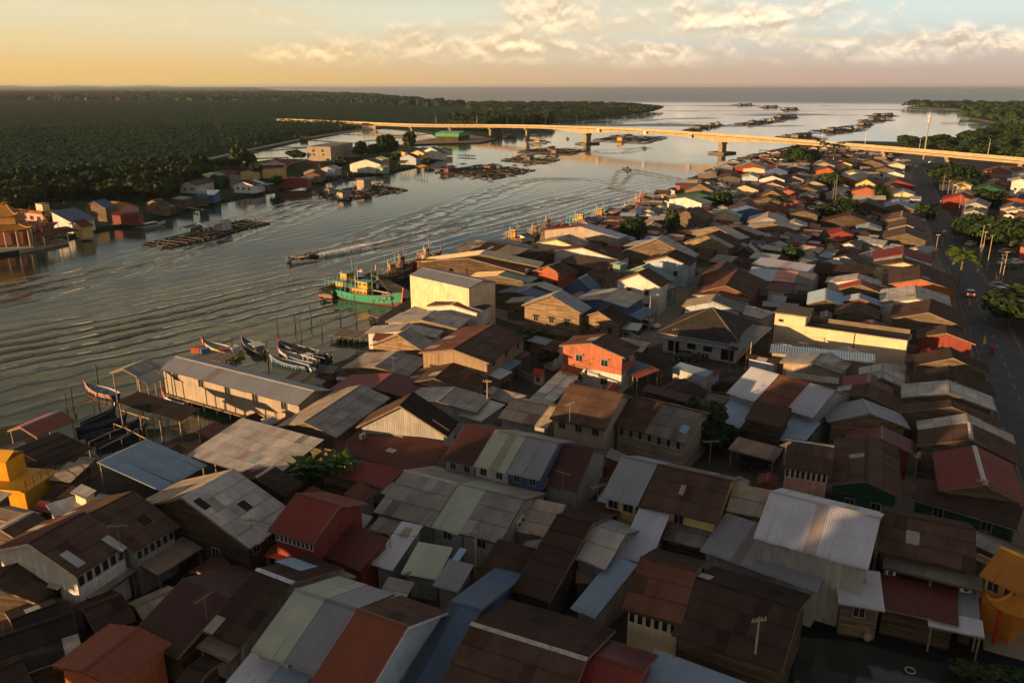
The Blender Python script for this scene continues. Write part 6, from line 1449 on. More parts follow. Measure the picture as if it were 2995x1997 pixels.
# ================================================================ FISH RAFTS
def raft(P0, P1, P2, label, nx, ny, hut=(), cov=0, group=None):
    a, b, c = at(P0, .35), at(P1, .35), at(P2, .35); u = b-a; L = u.length; u /= L; v = Vector((-u.y, u.x, 0)); Wd = abs((c-a).dot(v)); sk = (c-a).dot(u); Wd = max(Wd, 6)
    o = thing('fish_raft', a.xy.to_3d(), math.atan2(u.y, u.x), label, 'fish raft', group)
    P = lambda s, t, z=0: Vector((s*L + t*sk, t*Wd, z))
    bw = .55 if L < 90 else .9
    for j in range(ny+1): MB().bar(P(0, j/ny, .38), P(1, j/ny, .38), bw, .12).build('walkway', M['wood'], o, jit((.12,.10,.08), .35))
    for i in range(nx+1): MB().bar(P(i/nx, -.02, .48), P(i/nx, 1.02, .48), bw*.55, .1).build('cross_beam', M['wood'], o, jit((.17,.135,.10), .4))
    f = MB()
    for j in range(ny+1):
        n = max(3, int(L/2.2))
        for i in range(n):
            if rnd.random() < .75: p = P((i+.5)/n, j/ny, .05); f.bar(p-Vector((.5,0,0)), p+Vector((.5,0,0)), .6, .55)
    tag(f.build('float_drum', M['rubber'], o, (.03,.04,.06)), kind='stuff')
    nt_ = MB()
    for i in range(nx):
        for j in range(ny):
            if rnd.random() < .5+cov*.5:
                s0, s1, t0, t1 = (i+.06)/nx, (i+.94)/nx, (j+.06)/ny, (j+.94)/ny; z = .22 if rnd.random() > cov else rnd.uniform(.6, 1.6)
                q = [P(s0, t0, z), P(s1, t0, z+rnd.uniform(-.1,.2)), P(s1, t1, z), P(s0, t1, z+rnd.uniform(-.1,.3))]
                nt_.add(q+[p-Vector((0,0,.03)) for p in q], [(0,1,2,3),(7,6,5,4),(0,1,5,4),(1,2,6,5),(2,3,7,6),(3,0,4,7)])
    if nt_.v: tag(nt_.build('net_cover', M['cloth'], o, (.022,.024,.026)), kind='stuff')
    pl_ = MB().cyl(0, 0, -.3, 1, .07, 5).mesh('pole', M['wood'])
    for i in range(max(5, nx)):
        s_, t_ = rnd.random(), rnd.choice((0, 1, rnd.random())); put('pole', pl_, o, (.10,.08,.06), P(s_, t_, 0), (rnd.uniform(-.12,.12), rnd.uniform(-.12,.12), 0), (1, 1, rnd.uniform(1.5, 3.6)))
    for (s_, t_, lw, ww, hh, rcol, wcol, op) in hut:
        p = P(s_, t_, .5); h = MB().box(p.x-lw/2, p.x+lw/2, p.y-ww/2, p.y+ww/2, .45, .6).build('hut_floor', M['wood'], o, (.2,.16,.12))
        if not op: MB().box(p.x-lw*.42, p.x+lw*.42, p.y-ww*.42, p.y+ww*.42, .6, hh).build('hut_wall', M['rib'], h, wcol)
        else:
            for dx_ in (-.45, .45):
                for dy_ in (-.45, .45): put('post', pl_, h, (.3,.25,.18), (p.x+dx_*lw, p.y+dy_*ww, .5), None, (1, 1, hh-.5))
        y0, y1 = p.y-ww*.56, p.y+ww*.56
        MB().prism([(y0, hh), (p.y, hh+ww*.16), (y1, hh), (y1, hh+.08), (p.y, hh+ww*.16+.08), (y0, hh+.08)], p.x-lw*.56, p.x+lw*.56).build('hut_roof', M['met'], h, rcol)
    return o
crop(400, 540, 5.6)
raft((560,1022), (2180,617), (80,970), 'long fish raft with a pale roofed hut nearest the far bank', 14, 3, hut=((.47,.45,7,5,3.2,(.55,.53,.56),(.45,.42,.44),True), (.60,.4,5,4,2.9,(.30,.29,.30),(.5,.48,.5),False), (.40,.85,6,3,2.7,(.05,.05,.05),(.1,.3,.4),True)))
crop(900, 380, 5.6)
raft((560,1155), (1640,978), (40,1045), 'wide cluttered fish raft with a two storey hut', 12, 8, hut=((.62,.6,6,5,5.0,(.30,.24,.20),(.35,.28,.20),False), (.10,.15,6,4,2.9,(.16,.17,.19),(.4,.35,.3),False), (.35,.12,5,3,2.4,(.4,.38,.38),(.3,.2,.2),True), (.15,.7,4,3,2.6,(.2,.2,.2),(.3,.3,.3),False)), cov=.4)
crop(1000, 230, 2.352)
raft((1030,690), (1330,627), (640,645), 'broad fish raft with two dull red huts', 12, 10, hut=((.15,.9,9,6,2.6,(.20,.035,.03),(.2,.08,.06),False), (.65,.55,8,5,2.6,(.26,.05,.03),(.2,.08,.06),False), (.5,.95,5,4,2.6,(.3,.28,.26),(.2,.2,.2),True)), cov=.5)
raft((1380,583), (1500,555), (1090,562), 'dark fish raft in front of the middle raft', 10, 6, hut=((.4,.5,8,5,2.6,(.06,.05,.05),(.2,.16,.12),False), (.2,.7,6,4,2.6,(.12,.04,.035),(.2,.16,.12),True)), cov=.7)
raft((1560,520), (1700,490), (1205,508), 'dark covered raft in the middle of the river', 12, 6, hut=((.3,.5,10,5,2.8,(.05,.05,.05),(.2,.16,.12),True), (.6,.6,8,4,2.8,(.08,.07,.07),(.25,.2,.15),False), (.1,.3,8,4,2.8,(.06,.055,.05),(.2,.16,.12),False)), cov=.8)
raft((2100,440), (2240,405), (1720,425), 'long black netted raft just past the bridge', 14, 5, hut=((.05,.5,6,5,3.4,(.3,.2,.03),(.65,.36,.03),False), (.5,.6,22,9,2.6,(.035,.035,.035),(.1,.1,.1),True)), cov=.9)
raft((1290,440), (1440,438), (1240,420), 'small pier raft with a dark hut beside the bridge', 5, 3, hut=((.55,.6,9,6,3.6,(.06,.06,.065),(.15,.13,.1),True),), cov=.5)
raft((1100,408), (1192,404), (1085,395), 'little raft at the sandbar tip under the bridge', 4, 2, hut=((.5,.5,7,5,2.5,(.05,.05,.05),(.1,.1,.1),True),), cov=.8)
crop(1995, 230, 2.352)
for k_, (p0, p1, p2, lb_) in enumerate((((60,368),(300,320),(0,355),'raft just beyond the bridge deck'), ((500,322),(720,290),(310,318),'largest raft in the estuary left of the channel'), ((640,280),(805,272),(625,262),'raft with huts behind the largest estuary raft'), ((1040,380),(1275,352),(872,362),'dark raft right of the estuary channel'), ((880,425),(1005,412),(640,398),'raft half hidden by the bridge deck'), ((1330,298),(1467,285),(1203,287),'front raft of the right hand estuary pair'), ((1330,264),(1500,258),(1250,255),'rear raft of the right hand estuary pair'), ((1240,328),(1322,318),(1185,320),'small raft with one hut in the channel'), ((400,190),(530,185),(325,182),'farthest thin raft line on the left'), ((570,203),(690,199),(520,197),'middle thin raft line near the open sea'), ((700,221),(812,217),(672,212),'nearest thin raft line near the open sea'))):
    raft(p0, p1, p2, lb_, 8, 4, hut=((.3,.5,14,8,3.4,(.07,.06,.06),(.15,.12,.1),False), (.65,.5,18,9,3.0,(.05,.05,.05),(.12,.1,.08),True), (.85,.5,8,6,3.6,(.2,.17,.14),(.3,.24,.18),False)), cov=.8)

# ================================================================ JETTIES AND MOORING POSTS
def jetty(P0, P1, w, label, n, z=1.1):
    a, b = at(P0, z), at(P1, z); u = b-a; L = u.length; o = thing('jetty', a.xy.to_3d(), math.atan2(u.y, u.x), label, 'jetty')
    np_ = min(60, int(L/.45)); pm = MB().box(-.2, .2, -w/2, w/2, z-.06, z).mesh('plank', M['wood'])
    for i in range(np_): put('plank', pm, o, jit((.27,.21,.155), .35), ((i+.5)*L/np_, rnd.uniform(-.08,.08), rnd.uniform(-.015,.015)), None, (L/np_/.42, 1, 1))
    for s in (-1, 1): MB().bar((0, s*w*.38, z-.16), (L, s*w*.38, z-.16), .14, .18).build('beam', M['wood'], o, (.15,.11,.08))
    sm = MB().cyl(0,0,-2.6,z-.06,.1,6).mesh('stilt', M['wood'])
    for i in range(n):
        for s in (-1, 1): put('stilt', sm, o, (.12,.09,.07), (L*(i+.3)/n, s*w*.38, 0))
    return o
crop(900, 600, 2.376)
jetty((185,880), (420,905), 4.6, 'plank jetty with a green net heap below the green trawler', 6)
jetty((500,520), (720,640), 4.0, 'broad concrete coloured quay behind the trawlers', 6)
jetty((440,755), (560,790), 1.6, 'narrow broken jetty below the trawler bow', 3)
crop(560, 960, 5.113)
jetty((130,370), (560,450), 4.0, 'plank landing beside the orange crate boat', 5)
jetty((1420,720), (1850,760), 5.0, 'green floored landing beside the dull red roof', 4)
crop(1440, 560, 4.523)
jetty((620,590), (860,560), 3.0, 'fishing jetty beside the straw coloured roof', 4)
jetty((1380,500), (1700,540), 3.0, 'jetty behind the white and red shed', 4)
jetty((1780,285), (2000,290), 3.0, 'upper mooring jetty beside the red cabin boats', 4)
crop(400, 540, 5.6)
jetty((720,350), (1000,400), 1.6, 'thin broken jetty below the blue stilted house', 5)
crop(1000, 230, 2.352)
jetty((800,525), (920,530), 4, 'pile jetty at the end of the far bank row', 6)
crop(1995, 230, 2.352)
jetty((1780,303), (1910,303), 4, 'long thin jetty in the bay beyond the bridge', 8)
jetty((530,492), (720,500), 4, 'fish landing jetty by the right bridge pier', 6)
jetty((30,695), (250,690), 3, 'rickety jetty above the sunlit plank gable', 8)
pm_ = MB().tube([(0,0,-3),(.05,0,1)], [.13,.10], 6).mesh('mooring_post', M['wood'])
posts = []
crop(900, 600, 2.376); posts += [at(p, 0) for p in ((22,795), (102,885), (230,838), (338,815), (325,735), (460,745), (764,398), (1180,655+55))]
crop(0, 500, 2.119); posts += [at(p, 0) for p in ((1722,1010), (1830,960), (1868,1040), (1265,1095), (1440,1145), (605,1310), (612,1440), (1660,1170), (450,1450), (410,1470))]
crop(1440, 560, 4.523); posts += [at(p, 0) for p in ((145,660), (300,680), (377,670), (408,630), (440,620), (465,610), (520,520), (800,475), (745,480), (660,480), (595,510), (1810,250), (1760,270), (1670,405), (1520,420), (500,545))]
crop(1000, 230, 2.352); posts += [at(p, 0) for p in ((840,495), (850,540), (870,535))]
for p in posts: tag(put('mooring_post', pm_, None, jit((.08,.065,.05), .3), (p.x, p.y, 0), (rnd.uniform(-.06,.06), rnd.uniform(-.06,.06), rnd.uniform(0,6)), (1, 1, rnd.uniform(2.2, 3.6))), 'weathered timber mooring post standing in the river', 'post', 'timber posts standing in the river')
# the quay on the far bank
crop(0, 540, 5.6)
q = [at(p, 1.0) for p in ((-40,1125), (0,1110), (400,1050), (850,970), (1120,915), (1020,880), (500,960), (-40,1000))]
bm = bmesh.new(); tp_ = [bm.verts.new((p.x, p.y, 1.02)) for p in q]; bt_ = [bm.verts.new((p.x, p.y, -1)) for p in q]; bm.faces.new(tp_)
for i in range(len(q)): bm.faces.new((tp_[i], tp_[(i+1) % len(q)], bt_[(i+1) % len(q)], bt_[i]))
bmesh.ops.recalc_face_normals(bm, faces=bm.faces); me = bpy.data.meshes.new('quay'); bm.to_mesh(me); bm.free(); me.materials.append(M['conc']); tag(put('quay', me, None, (.33,.28,.22)), kind='structure')

crop(150, 1060, 5.873)
def rails(pts, label, z=1.6):
    p = [at(q, z) for q in pts]; o = thing('timber_rail', p[0].xy.to_3d(), 0, label, 'rail'); m_ = MB()
    for i in range(len(p)-1): m_.bar(p[i]-o.location, p[i+1]-o.location, .1, .14)
    m_.build('beam', M['wood'], o, (.34,.25,.16)); sm = MB().cyl(0,0,-2,z,.08,5).mesh('stilt', M['wood'])
    for q in p: put('stilt', sm, o, (.15,.11,.08), q.xy.to_3d()-o.location)
rails(((1070,1050),(1300,1140),(1520,1255),(1650,1320)), 'lit timber rail above the dark blue boats')
rails(((1210,820),(1450,900),(1700,970)), 'timber rail in front of the long black landing roof')
rails(((640,1370),(1000,1200),(1300,1090)), 'dark pole laid across the dark blue boats')
rails(((820,1480),(1200,1290),(1480,1130)), 'second dark pole across the dark blue boats')
rails(((130,830),(400,740),(700,610)), 'low jetty rail left of the striped boat', 1.2)
# ================================================================ TEMPLES
def curved_roof(o, cx, cy, z0, a, b, h, col, name='roof', up=.9, n=10, ridge=0.0):
    """concave hipped roof with upturned corners, tile rows as geometry"""
    top = MB(); vs = []
    for sx, sy in ((0,-1),(1,0),(0,1),(-1,0)):
        m_ = n if True else n
        W_ = a if sx == 0 else b; D_ = b if sx == 0 else a
        rows = 8; nt = max(8, int(2*W_/.42))
        for i in range(nt):
            t0, t1 = -1+2*i/nt, -1+2*(i+1)/nt; hgt = .07 if i % 2 else 0
            ring = []
            for r in range(rows+1):
                f = r/rows
                for t in (t0, t1):
                    half = (W_*f + (ridge if sx == 0 else 0)*(1-f)); q = t*half; d = D_*f
                    z = z0+h*(1-f)**1.7 + up*(abs(t)**4)*f**3 + hgt*f
                    p = (cx+q, cy+sy*d, z) if sx == 0 else (cx+sx*d if ridge == 0 else cx+sx*(ridge+(a-ridge)*f), cy+q, z)
                    ring.append(p)
            b0 = len(top.v); top.v += ring
            for r in range(rows): top.f.append((b0+2*r, b0+2*r+1, b0+2*r+3, b0+2*r+2))
    rf = top.build(name, M['met'], o, col)
    hp = MB()
    for sx in (-1, 1):
        for sy in (-1, 1):
            hp.tube([(cx+sx*(ridge+(a-ridge)*f), cy+sy*b*f, z0+h*(1-f)**1.7+up*f**3+.1) for f in [i/8 for i in range(9)]]+[(cx+sx*(a+.35), cy+sy*(b+.35), z0+up+.75)], [.16]*9+[.05], 5)
    if ridge: hp.tube([(cx-ridge-.5, cy, z0+h+.7), (cx-ridge*.6, cy, z0+h+.2), (cx+ridge*.6, cy, z0+h+.2), (cx+ridge+.5, cy, z0+h+.7)], [.1,.24,.24,.1], 6)
    else: hp.tube([(cx,cy,z0+h-.1),(cx,cy,z0+h+.5),(cx,cy,z0+h+.9)], [.25,.3,.05], 6)
    hp.build('roof_ridge', M['paint'], rf, tuple(min(1,q*1.25) for q in col)); return rf
crop(1995, 1200, 1.967)
H((1835,785),(2080,890),(1735,960), ze=5.6, rc='gol', wc='gol', label='temple hall with a bright orange tiled roof at the right edge', pitch=27, wk='pla', ridge='yel', name='temple', cat='temple', wl=2)
g = at((1915,1330), GND); p_ = thing('pavilion', g, R(-28), 'small orange temple pavilion with upturned roof corners', 'pavilion')
curved_roof(p_, 0, 0, 4.0, 2.7, 2.7, 2.3, (.46,.18,.015))
for sx in (-1, 1):
    for sy in (-1, 1): MB().cyl(sx*1.7, sy*1.7, 0, 4.2, .16).build('column', M['paint'], p_, (.45,.03,.02))
MB().box(-2.4, 2.4, -2.4, 2.4, 0, .35).build('plinth', M['conc'], p_, (.3,.26,.2)); MB().box(-1.9, 1.9, -1.9, 1.9, 3.85, 4.1).build('beam', M['paint'], p_, (.6,.3,.03))
crop(0, 540, 5.6)
g = at((-40,985), 1.0); t_ = thing('temple', g, R(12), 'river temple with tiered golden tile roofs on a colonnade', 'temple')
curved_roof(t_, 0, 0, 5.0, 12.5, 7.5, 2.8, (.33,.17,.035), ridge=5, up=1.1); curved_roof(t_, 0, 1, 8.4, 8.2, 4.8, 3.2, (.36,.18,.035), ridge=4, name='upper_roof', up=1.1)
MB().box(-7, 7, -3, 5, 6.4, 8.5).build('upper_wall', M['pla'], t_, (.42,.22,.08)); MB().box(-10, 10, -2, 6, 0, 5.2).build('wall', M['pla'], t_, (.25,.10,.06)); MB().box(-12, 12, -7, 7, 0, .3).build('plinth', M['conc'], t_, (.3,.26,.22))
cm_ = MB().cyl(0,0,.3,5.2,.28,8).mesh('column', M['conc'])
for i in range(8): put('column', cm_, t_, (.40,.34,.26), (-11+22*i/7, -6.2, 0))
for i in range(4): put('column', cm_, t_, (.40,.34,.26), (11, -6.2+12*(i+1)/5, 0))
g = at((675,950), 1.0); b_ = thing('incense_burner', g, 0, 'little tiered pagoda burner on the far bank quay', 'pagoda')
curved_roof(b_, 0, 0, 3.2, 1.9, 1.9, .9, (.42,.20,.04), up=.4); curved_roof(b_, 0, 0, 4.6, 1.2, 1.2, 1.3, (.45,.10,.05), name='upper_roof', up=.3)
MB().tube([(0,0,0),(0,0,.5),(0,0,2.0),(0,0,3.3)], [1.5,1.2,1.3,1.0], 8).build('body', M['pla'], b_, (.45,.25,.10)); MB().tube([(0,0,3.9),(0,0,4.7)], [.8,.75], 8).build('upper_body', M['pla'], b_, (.45,.25,.10))

# ================================================================ VEGETATION
def leaf_cloud(seed, n, lobes, size, flat=1.0, shell=.55):
    r = np.random.default_rng(seed); L = []
    for i in range(lobes):
        a = r.uniform(0, 2*np.pi); d = r.uniform(.15, .62); L.append((d*np.cos(a), d*np.sin(a), r.uniform(-.5, .45)*flat, r.uniform(.32, .55)))
    L.append((0, 0, .1, .6)); V, F = [], []
    L = np.array(L); w = L[:, 3]**2; w /= w.sum()
    idx = r.choice(len(L), n, p=w); d = r.normal(size=(n, 3)); d /= np.linalg.norm(d, axis=1)[:, None]; d[:, 2] = np.where(d[:, 2] < -.8, -d[:, 2]*.6, d[:, 2])
    rad = L[idx, 3]*(shell+(1-shell)*r.random(n)**.4)*r.uniform(.85, 1.18, n)
    c = L[idx, :3]+d*rad[:, None]*np.array([1, 1, .85*flat])
    nrm = d+r.normal(size=(n, 3))*.55; nrm /= np.linalg.norm(nrm, axis=1)[:, None]
    t = np.cross(nrm, r.normal(size=(n, 3))); t /= np.linalg.norm(t, axis=1)[:, None]; b = np.cross(nrm, t)
    s = size*r.uniform(.6, 1.35, n)[:, None]
    v = np.stack([c-t*s-b*s*.55, c+t*s*.3-b*s*.8, c+t*s+b*s*.5, c-t*s*.2+b*s*.9], 1).reshape(-1, 3)
    return v, np.arange(4*n).reshape(n, 4)
CROWN = []
for i in range(7):
    v, f = leaf_cloud(40+i, 1000 if i < 5 else 4200, (7 if i < 5 else 12)+i % 4, .13 if i < 5 else .062, .85 if i != 4 else 1.3)
    CROWN.append(tri_mesh('crown', v, f, M['leaf'], 4))
TRK = []
for i in range(3):
    mb = MB(); rr = random.Random(i); mb.tube([(0,0,-.2),(.03,.02,.35),(.0,.05,.62)], [.075,.055,.045], 7)
    for k_ in range(5): a = k_*1.3+i; mb.tube([(0,.03,.4+.04*k_),(math.cos(a)*.22, math.sin(a)*.22, .72),(math.cos(a)*.42, math.sin(a)*.42, .98)], [.035,.024,.012], 5)
    TRK.append(mb.mesh('trunk', M['wood']))
def tree(p, h, w, label, group=None, var=None, tint=(1,1,1), name='tree', cat='tree'):
    o = thing(name, p, rnd.uniform(0, 6), label, cat, group); k_ = rnd.randrange(5) if var is None else var
    put('trunk', TRK[k_ % 3], o, (.09,.07,.05), None, None, (w*.9, w*.9, h*.72))
    f = rnd.uniform(.8, 1.2); put('crown', CROWN[k_], o, tuple(q*f*rnd.uniform(.93,1.07) for q in tint), (0, 0, h*(.50 if k_ < 5 else .40)), (0, 0, rnd.uniform(0, 6)), (w*.9, w*.9, h*(.48 if k_ < 5 else .60))); return o
def frond_mesh(n, L, droop, lw, seed, segs=6, up=.55, split=True):
    r = random.Random(seed); mb = MB()
    for i in range(n):
        a = 2*math.pi*i/n*2.4+r.uniform(-.2,.2); e = up+r.uniform(-.45,.45); l = L*r.uniform(.8,1.1); dr = droop*r.uniform(.7,1.3); pts = []
        for s in range(segs+1):
            t = s/segs; pts.append(Vector((math.cos(a)*l*t*math.cos(e*(1-t*.3)), math.sin(a)*l*t*math.cos(e*(1-t*.3)), l*t*math.sin(e)-dr*l*t*t)))
        sd = Vector((-math.sin(a), math.cos(a), 0))
        for s in range(segs):
            w0 = lw*math.sin(math.pi*min(.95, (s/segs)*.85+.12)); w1 = lw*math.sin(math.pi*min(.97, ((s+1)/segs)*.85+.12))
            for g_ in (-1, 1):
                dn = Vector((0,0,-.55 if split else -.12)); gap = .82 if split else 1.0
                q1 = pts[s].lerp(pts[s+1], gap)
                mb.add([pts[s], q1, q1+(sd*g_+dn)*w1, pts[s]+(sd*g_+dn)*w0], [(0,1,2,3)])
    return mb
PALMC = [frond_mesh(16, 3.6, .62, .62, s).mesh('crown', M['leaf']) for s in range(3)]
BANC = [frond_mesh(9, 3.0, .55, .42, s+9, 5, .95, False).mesh('crown', M['leaf']) for s in range(3)]
def palm(p, h, label, group=None, sc=1.0, tint=(1,1,1), lean_=.6):
    o = thing('palm_tree', p, rnd.uniform(0, 6), label, 'palm tree', group)
    MB().tube([(0,0,-.2),(lean_*.3,0,h*.4),(lean_*.7,0,h*.75),(lean_,0,h)], [.22*sc,.16*sc,.14*sc,.13*sc], 7).build('trunk', M['wood'], o, (.16,.13,.09))
    put('crown', PALMC[rnd.randrange(3)], o, tint, (lean_, 0, h), None, (sc, sc, sc)); return o
crop(*DISP)
def inside(p, poly):
    c = False; j = len(poly)-1
    for i in range(len(poly)):
        if (poly[i][1] > p[1]) != (poly[j][1] > p[1]) and p[0] < (poly[j][0]-poly[i][0])*(p[1]-poly[i][1])/(poly[j][1]-poly[i][1])+poly[i][0]: c = not c
        j = i
    return c
def scatter(poly, step, z, jt=.35):
    """points on a loose world grid inside a pixel outline"""
    W_ = [at(p, z).xy for p in poly]; xs = [p.x for p in W_]; ys = [p.y for p in W_]; out = []; y = min(ys); r_ = 0
    while y < max(ys):
        x = min(xs)+(r_ % 2)*step*.5
        while x < max(xs):
            q = (x+rnd.uniform(-jt, jt)*step, y+rnd.uniform(-jt, jt)*step)
            if inside(q, W_): out.append(Vector((*q, z)))
            x += step
        y += step*.9; r_ += 1
    return out
belt = scatter(((-60,520),(0,505),(85,492),(190,462),(300,458),(352,470),(415,452),(425,432),(500,405),(470,385),(380,398),(200,415),(0,432),(-80,440)), 8.5, .9)
for p in belt[:240]: tree(p, rnd.uniform(7, 11.5), rnd.uniform(4.6, 6.4), 'dense dark mangrove tree in the belt along the far river bank', 'mangrove trees along the far river bank', tint=(.85,.9,.75))
for (x, y, h, w, lb_) in ((20,505,14,8,'tall leafy tree just behind the river temple'), (60,498,13,7,'second tall tree behind the pink hall'), (92,490,8,5,'round tree right of the white roof room')): tree(at((x, y), .9), h, w, lb_, tint=(1.25,1.2,.8), var=5)
crop(900, 380, 5.6)
for (x, y, h, w, lb_) in ((880,470,14,7,'tall tree right of the grey sheet hall'), (1010,470,10,6,'dark tree in the row behind the yellow house'), (1110,460,11,6,'dense tree before the fish ponds'), (1300,420,17,8,'tallest tree in front of the fish ponds'), (1390,410,13,7,'broad tree left of the yellow gable houses'), (1240,440,9,6,'low tree behind the green roofed yellow house'), (1670,320,15,7,'feathery tree beside the sandbar road'), (560,640,7,5,'garden tree between grey and blue roofs'), (480,590,6,5,'bushy tree beside the old concrete block'), (1430,520,6,5,'round garden tree behind the yellow pavilion'), (1990,560,4,5,'low shrub beside the steep blue roof')): tree(at((x, y), .9), h, w, lb_)
crop(520, 440, 5.6)
for (x, y, h, w, lb_) in ((1010,300,12,7,'dark tree at the ponds left of the clan temple'), (1190,290,9,5,'slim dark tree next to the clan temple'), (860,300,7,5,'low tree at the pond corner'), (1310,450,9,5,'tree in front of the ruined yellow wall'), (1900,160,8,6,'tree left of the old concrete block'), (1630,640,8,5,'waterside tree between white and red stilted houses'), (700,280,6,6,'shrubby tree at the marsh edge'), (960,240,7,5,'small dark tree near the first pond'), (2020,170,7,5,'second tree left of the old concrete block')): tree(at((x, y), .9), h, w, lb_)
crop(*DISP)
far1 = scatter(((1030,290),(1100,302),(1270,287),(1350,276),(1250,262),(1120,262),(1030,270)), 15, .9)
for p in far1[:80]: tree(p, rnd.uniform(11, 17), rnd.uniform(8, 11), 'tall dark tree in the grove beyond the bridge', 'grove of tall trees beyond the bridge on the left bank', tint=(.8,.85,.8))
pen = scatter(((1250,284),(1420,268.5),(1500,256),(1515,251),(1440,243.5),(1250,241),(1080,240.5),(1080,255),(1250,262)), 26, .9)
def lump_mass(pts, rlo, rhi, hlo, hhi, name, mat, color, label=None, k_=9, qs=9):
    """a wood seen as one mass: a small bunch of leaf faces for every tree"""
    r = np.random.default_rng(5); P_ = np.array([(p.x, p.y, p.z) for p in pts]); n = len(P_); V = []
    rad = r.uniform(rlo, rhi, n); hh = r.uniform(hlo, hhi, n)
    d = r.normal(size=(n, k_, 3)); d /= np.linalg.norm(d, axis=2)[..., None]; d[..., 2] = np.abs(d[..., 2])
    c = P_[:, None, :]+d*rad[:, None, None]*np.array([.8,.8,0])+np.array([0,0,1])*(hh[:, None]*(.45+.5*d[..., 2]))[..., None]
    t = np.cross(d, r.normal(size=(n, k_, 3))); t /= np.linalg.norm(t, axis=2)[..., None]; b = np.cross(d, t); s = (np.minimum(rad, hh*qs)[:, None]*r.uniform(.45,.8,(n, k_)))[..., None]
    v = np.stack([c-t*s, c-b*s, c+t*s, c+b*s], 2).reshape(-1, 3)
    o = put(name, tri_mesh(name, v, np.arange(len(v)).reshape(-1, 4), mat, 4), None, color); tag(o, kind='stuff'); return o
lump_mass(pen, 14, 19, 7, 11, 'peninsula_forest', M['leaf'], (.8,.85,.8), k_=60, qs=.28)
# the oil palm plantation: rows of crowns
plant = [at(p, .9).xy for p in ((-420,442),(0,436),(200,418),(400,402),(452,372),(600,333),(700,308),(830,288),(1000,284),(1040,285),(1030,268),(1000,258),(900,243),(700,236),(300,232),(-420,232))]
pl_ = [(p.x, p.y) for p in plant]; pts = []
ca, sa = math.cos(R(20)), math.sin(R(20))
xs = [p[0] for p in pl_]; ys = [p[1] for p in pl_]
stp = 9.2
Lx_ = np.arange(-3000, 3000, stp); Ly_ = np.arange(0, 3400, stp*.88); GX, GY = np.meshgrid(Lx_, Ly_); GX[1::2] += stp/2
RX = (GX*ca-GY*sa).ravel()-300; RY = (GX*sa+GY*ca).ravel()+100
ok = (RY > 300) & (RY < 2300) & (np.abs(RX) < .68*RY+60) & (RX < 60)
RX, RY = RX[ok], RY[ok]
# straight field roads between the blocks
for ang, per, wd in ((20, 190, 7), (110, 260, 8)):
    q_ = (RX*math.cos(R(ang))+RY*math.sin(R(ang))) % per; kq = q_ > wd; RX, RY = RX[kq], RY[kq]
ins_ = np.zeros(len(RX), bool); j = len(pl_)-1
for i in range(len(pl_)):
    xi, yi = pl_[i]; xj, yj = pl_[j]
    cnd = ((yi > RY) != (yj > RY)) & (RX < (xj-xi)*(RY-yi)/(yj-yi+1e-9)+xi); ins_ ^= cnd; j = i
RX, RY = RX[ins_], RY[ins_]
r_ = np.random.default_rng(11); DD = np.hypot(RX, RY)
def palm_mass(sel, nf, segs, name):
    n = int(sel.sum()); X_, Y_ = RX[sel]+r_.normal(0, .6, n), RY[sel]+r_.normal(0, .6, n); hh = r_.uniform(6.0, 9.0, n); az_ = r_.uniform(0, 6.28, (n, 1))+np.arange(nf)*(2*np.pi/nf)+r_.normal(0, .12, (n, nf))
    el_ = r_.uniform(.1, .95, (n, nf)); ln = r_.uniform(4.0, 5.3, (n, nf)); V = []
    dirx, diry = np.cos(az_), np.sin(az_); w = .75
    prev = None
    rings = []
    for s in range(segs+1):
        t = s/segs; rr = ln*t*np.cos(el_*(1-.5*t)); zz = hh[:, None]+ln*(t*np.sin(el_)-.75*t*t); ww = w*np.sin(np.pi*(.15+.8*t))
        cx, cy = X_[:, None]+dirx*rr, Y_[:, None]+diry*rr
        rings.append((np.stack([cx-diry*ww, cy+dirx*ww, zz-.25], -1), np.stack([cx+diry*ww, cy-dirx*ww, zz-.25], -1)))
    for s in range(segs):
        V.append(np.stack([rings[s][0], rings[s][1], rings[s+1][1], rings[s+1][0]], 2).reshape(-1, 3))
    v = np.concatenate(V); o = put(name, tri_mesh(name, v, np.arange(len(v)).reshape(-1, 4), M['palm'], 4), None, (1, 1, 1)); tag(o, kind='stuff')
palm_mass(DD < 950, 11, 2, 'oil_palm_plantation'); palm_mass((DD >= 950), 7, 1, 'far_oil_palm_plantation')
crop(*DISP)
farw = scatter(((-500,232.5),(300,232.5),(700,236.5),(900,243.5),(1000,250),(1078,241),(1010,237),(960,231.5),(852,219.5),(700,213.5),(-500,215)), 62, .9)
lump_mass(farw, 30, 44, 8, 13, 'far_forest', M['palm'], (.5,.55,.5), k_=16, qs=.8)
# bushes and grass strip along the canal wall
crop(700, 330, 2.94)
gr_ = scatter(((0,330),(300,262),(590,205),(1000,140),(1050,128),(590,195),(250,255),(0,312)), 7, .9)
lump_mass(gr_, 3, 5, 1.5, 3.5, 'canal_scrub', M['leaf'], (1.3,1.3,1.0), k_=8)
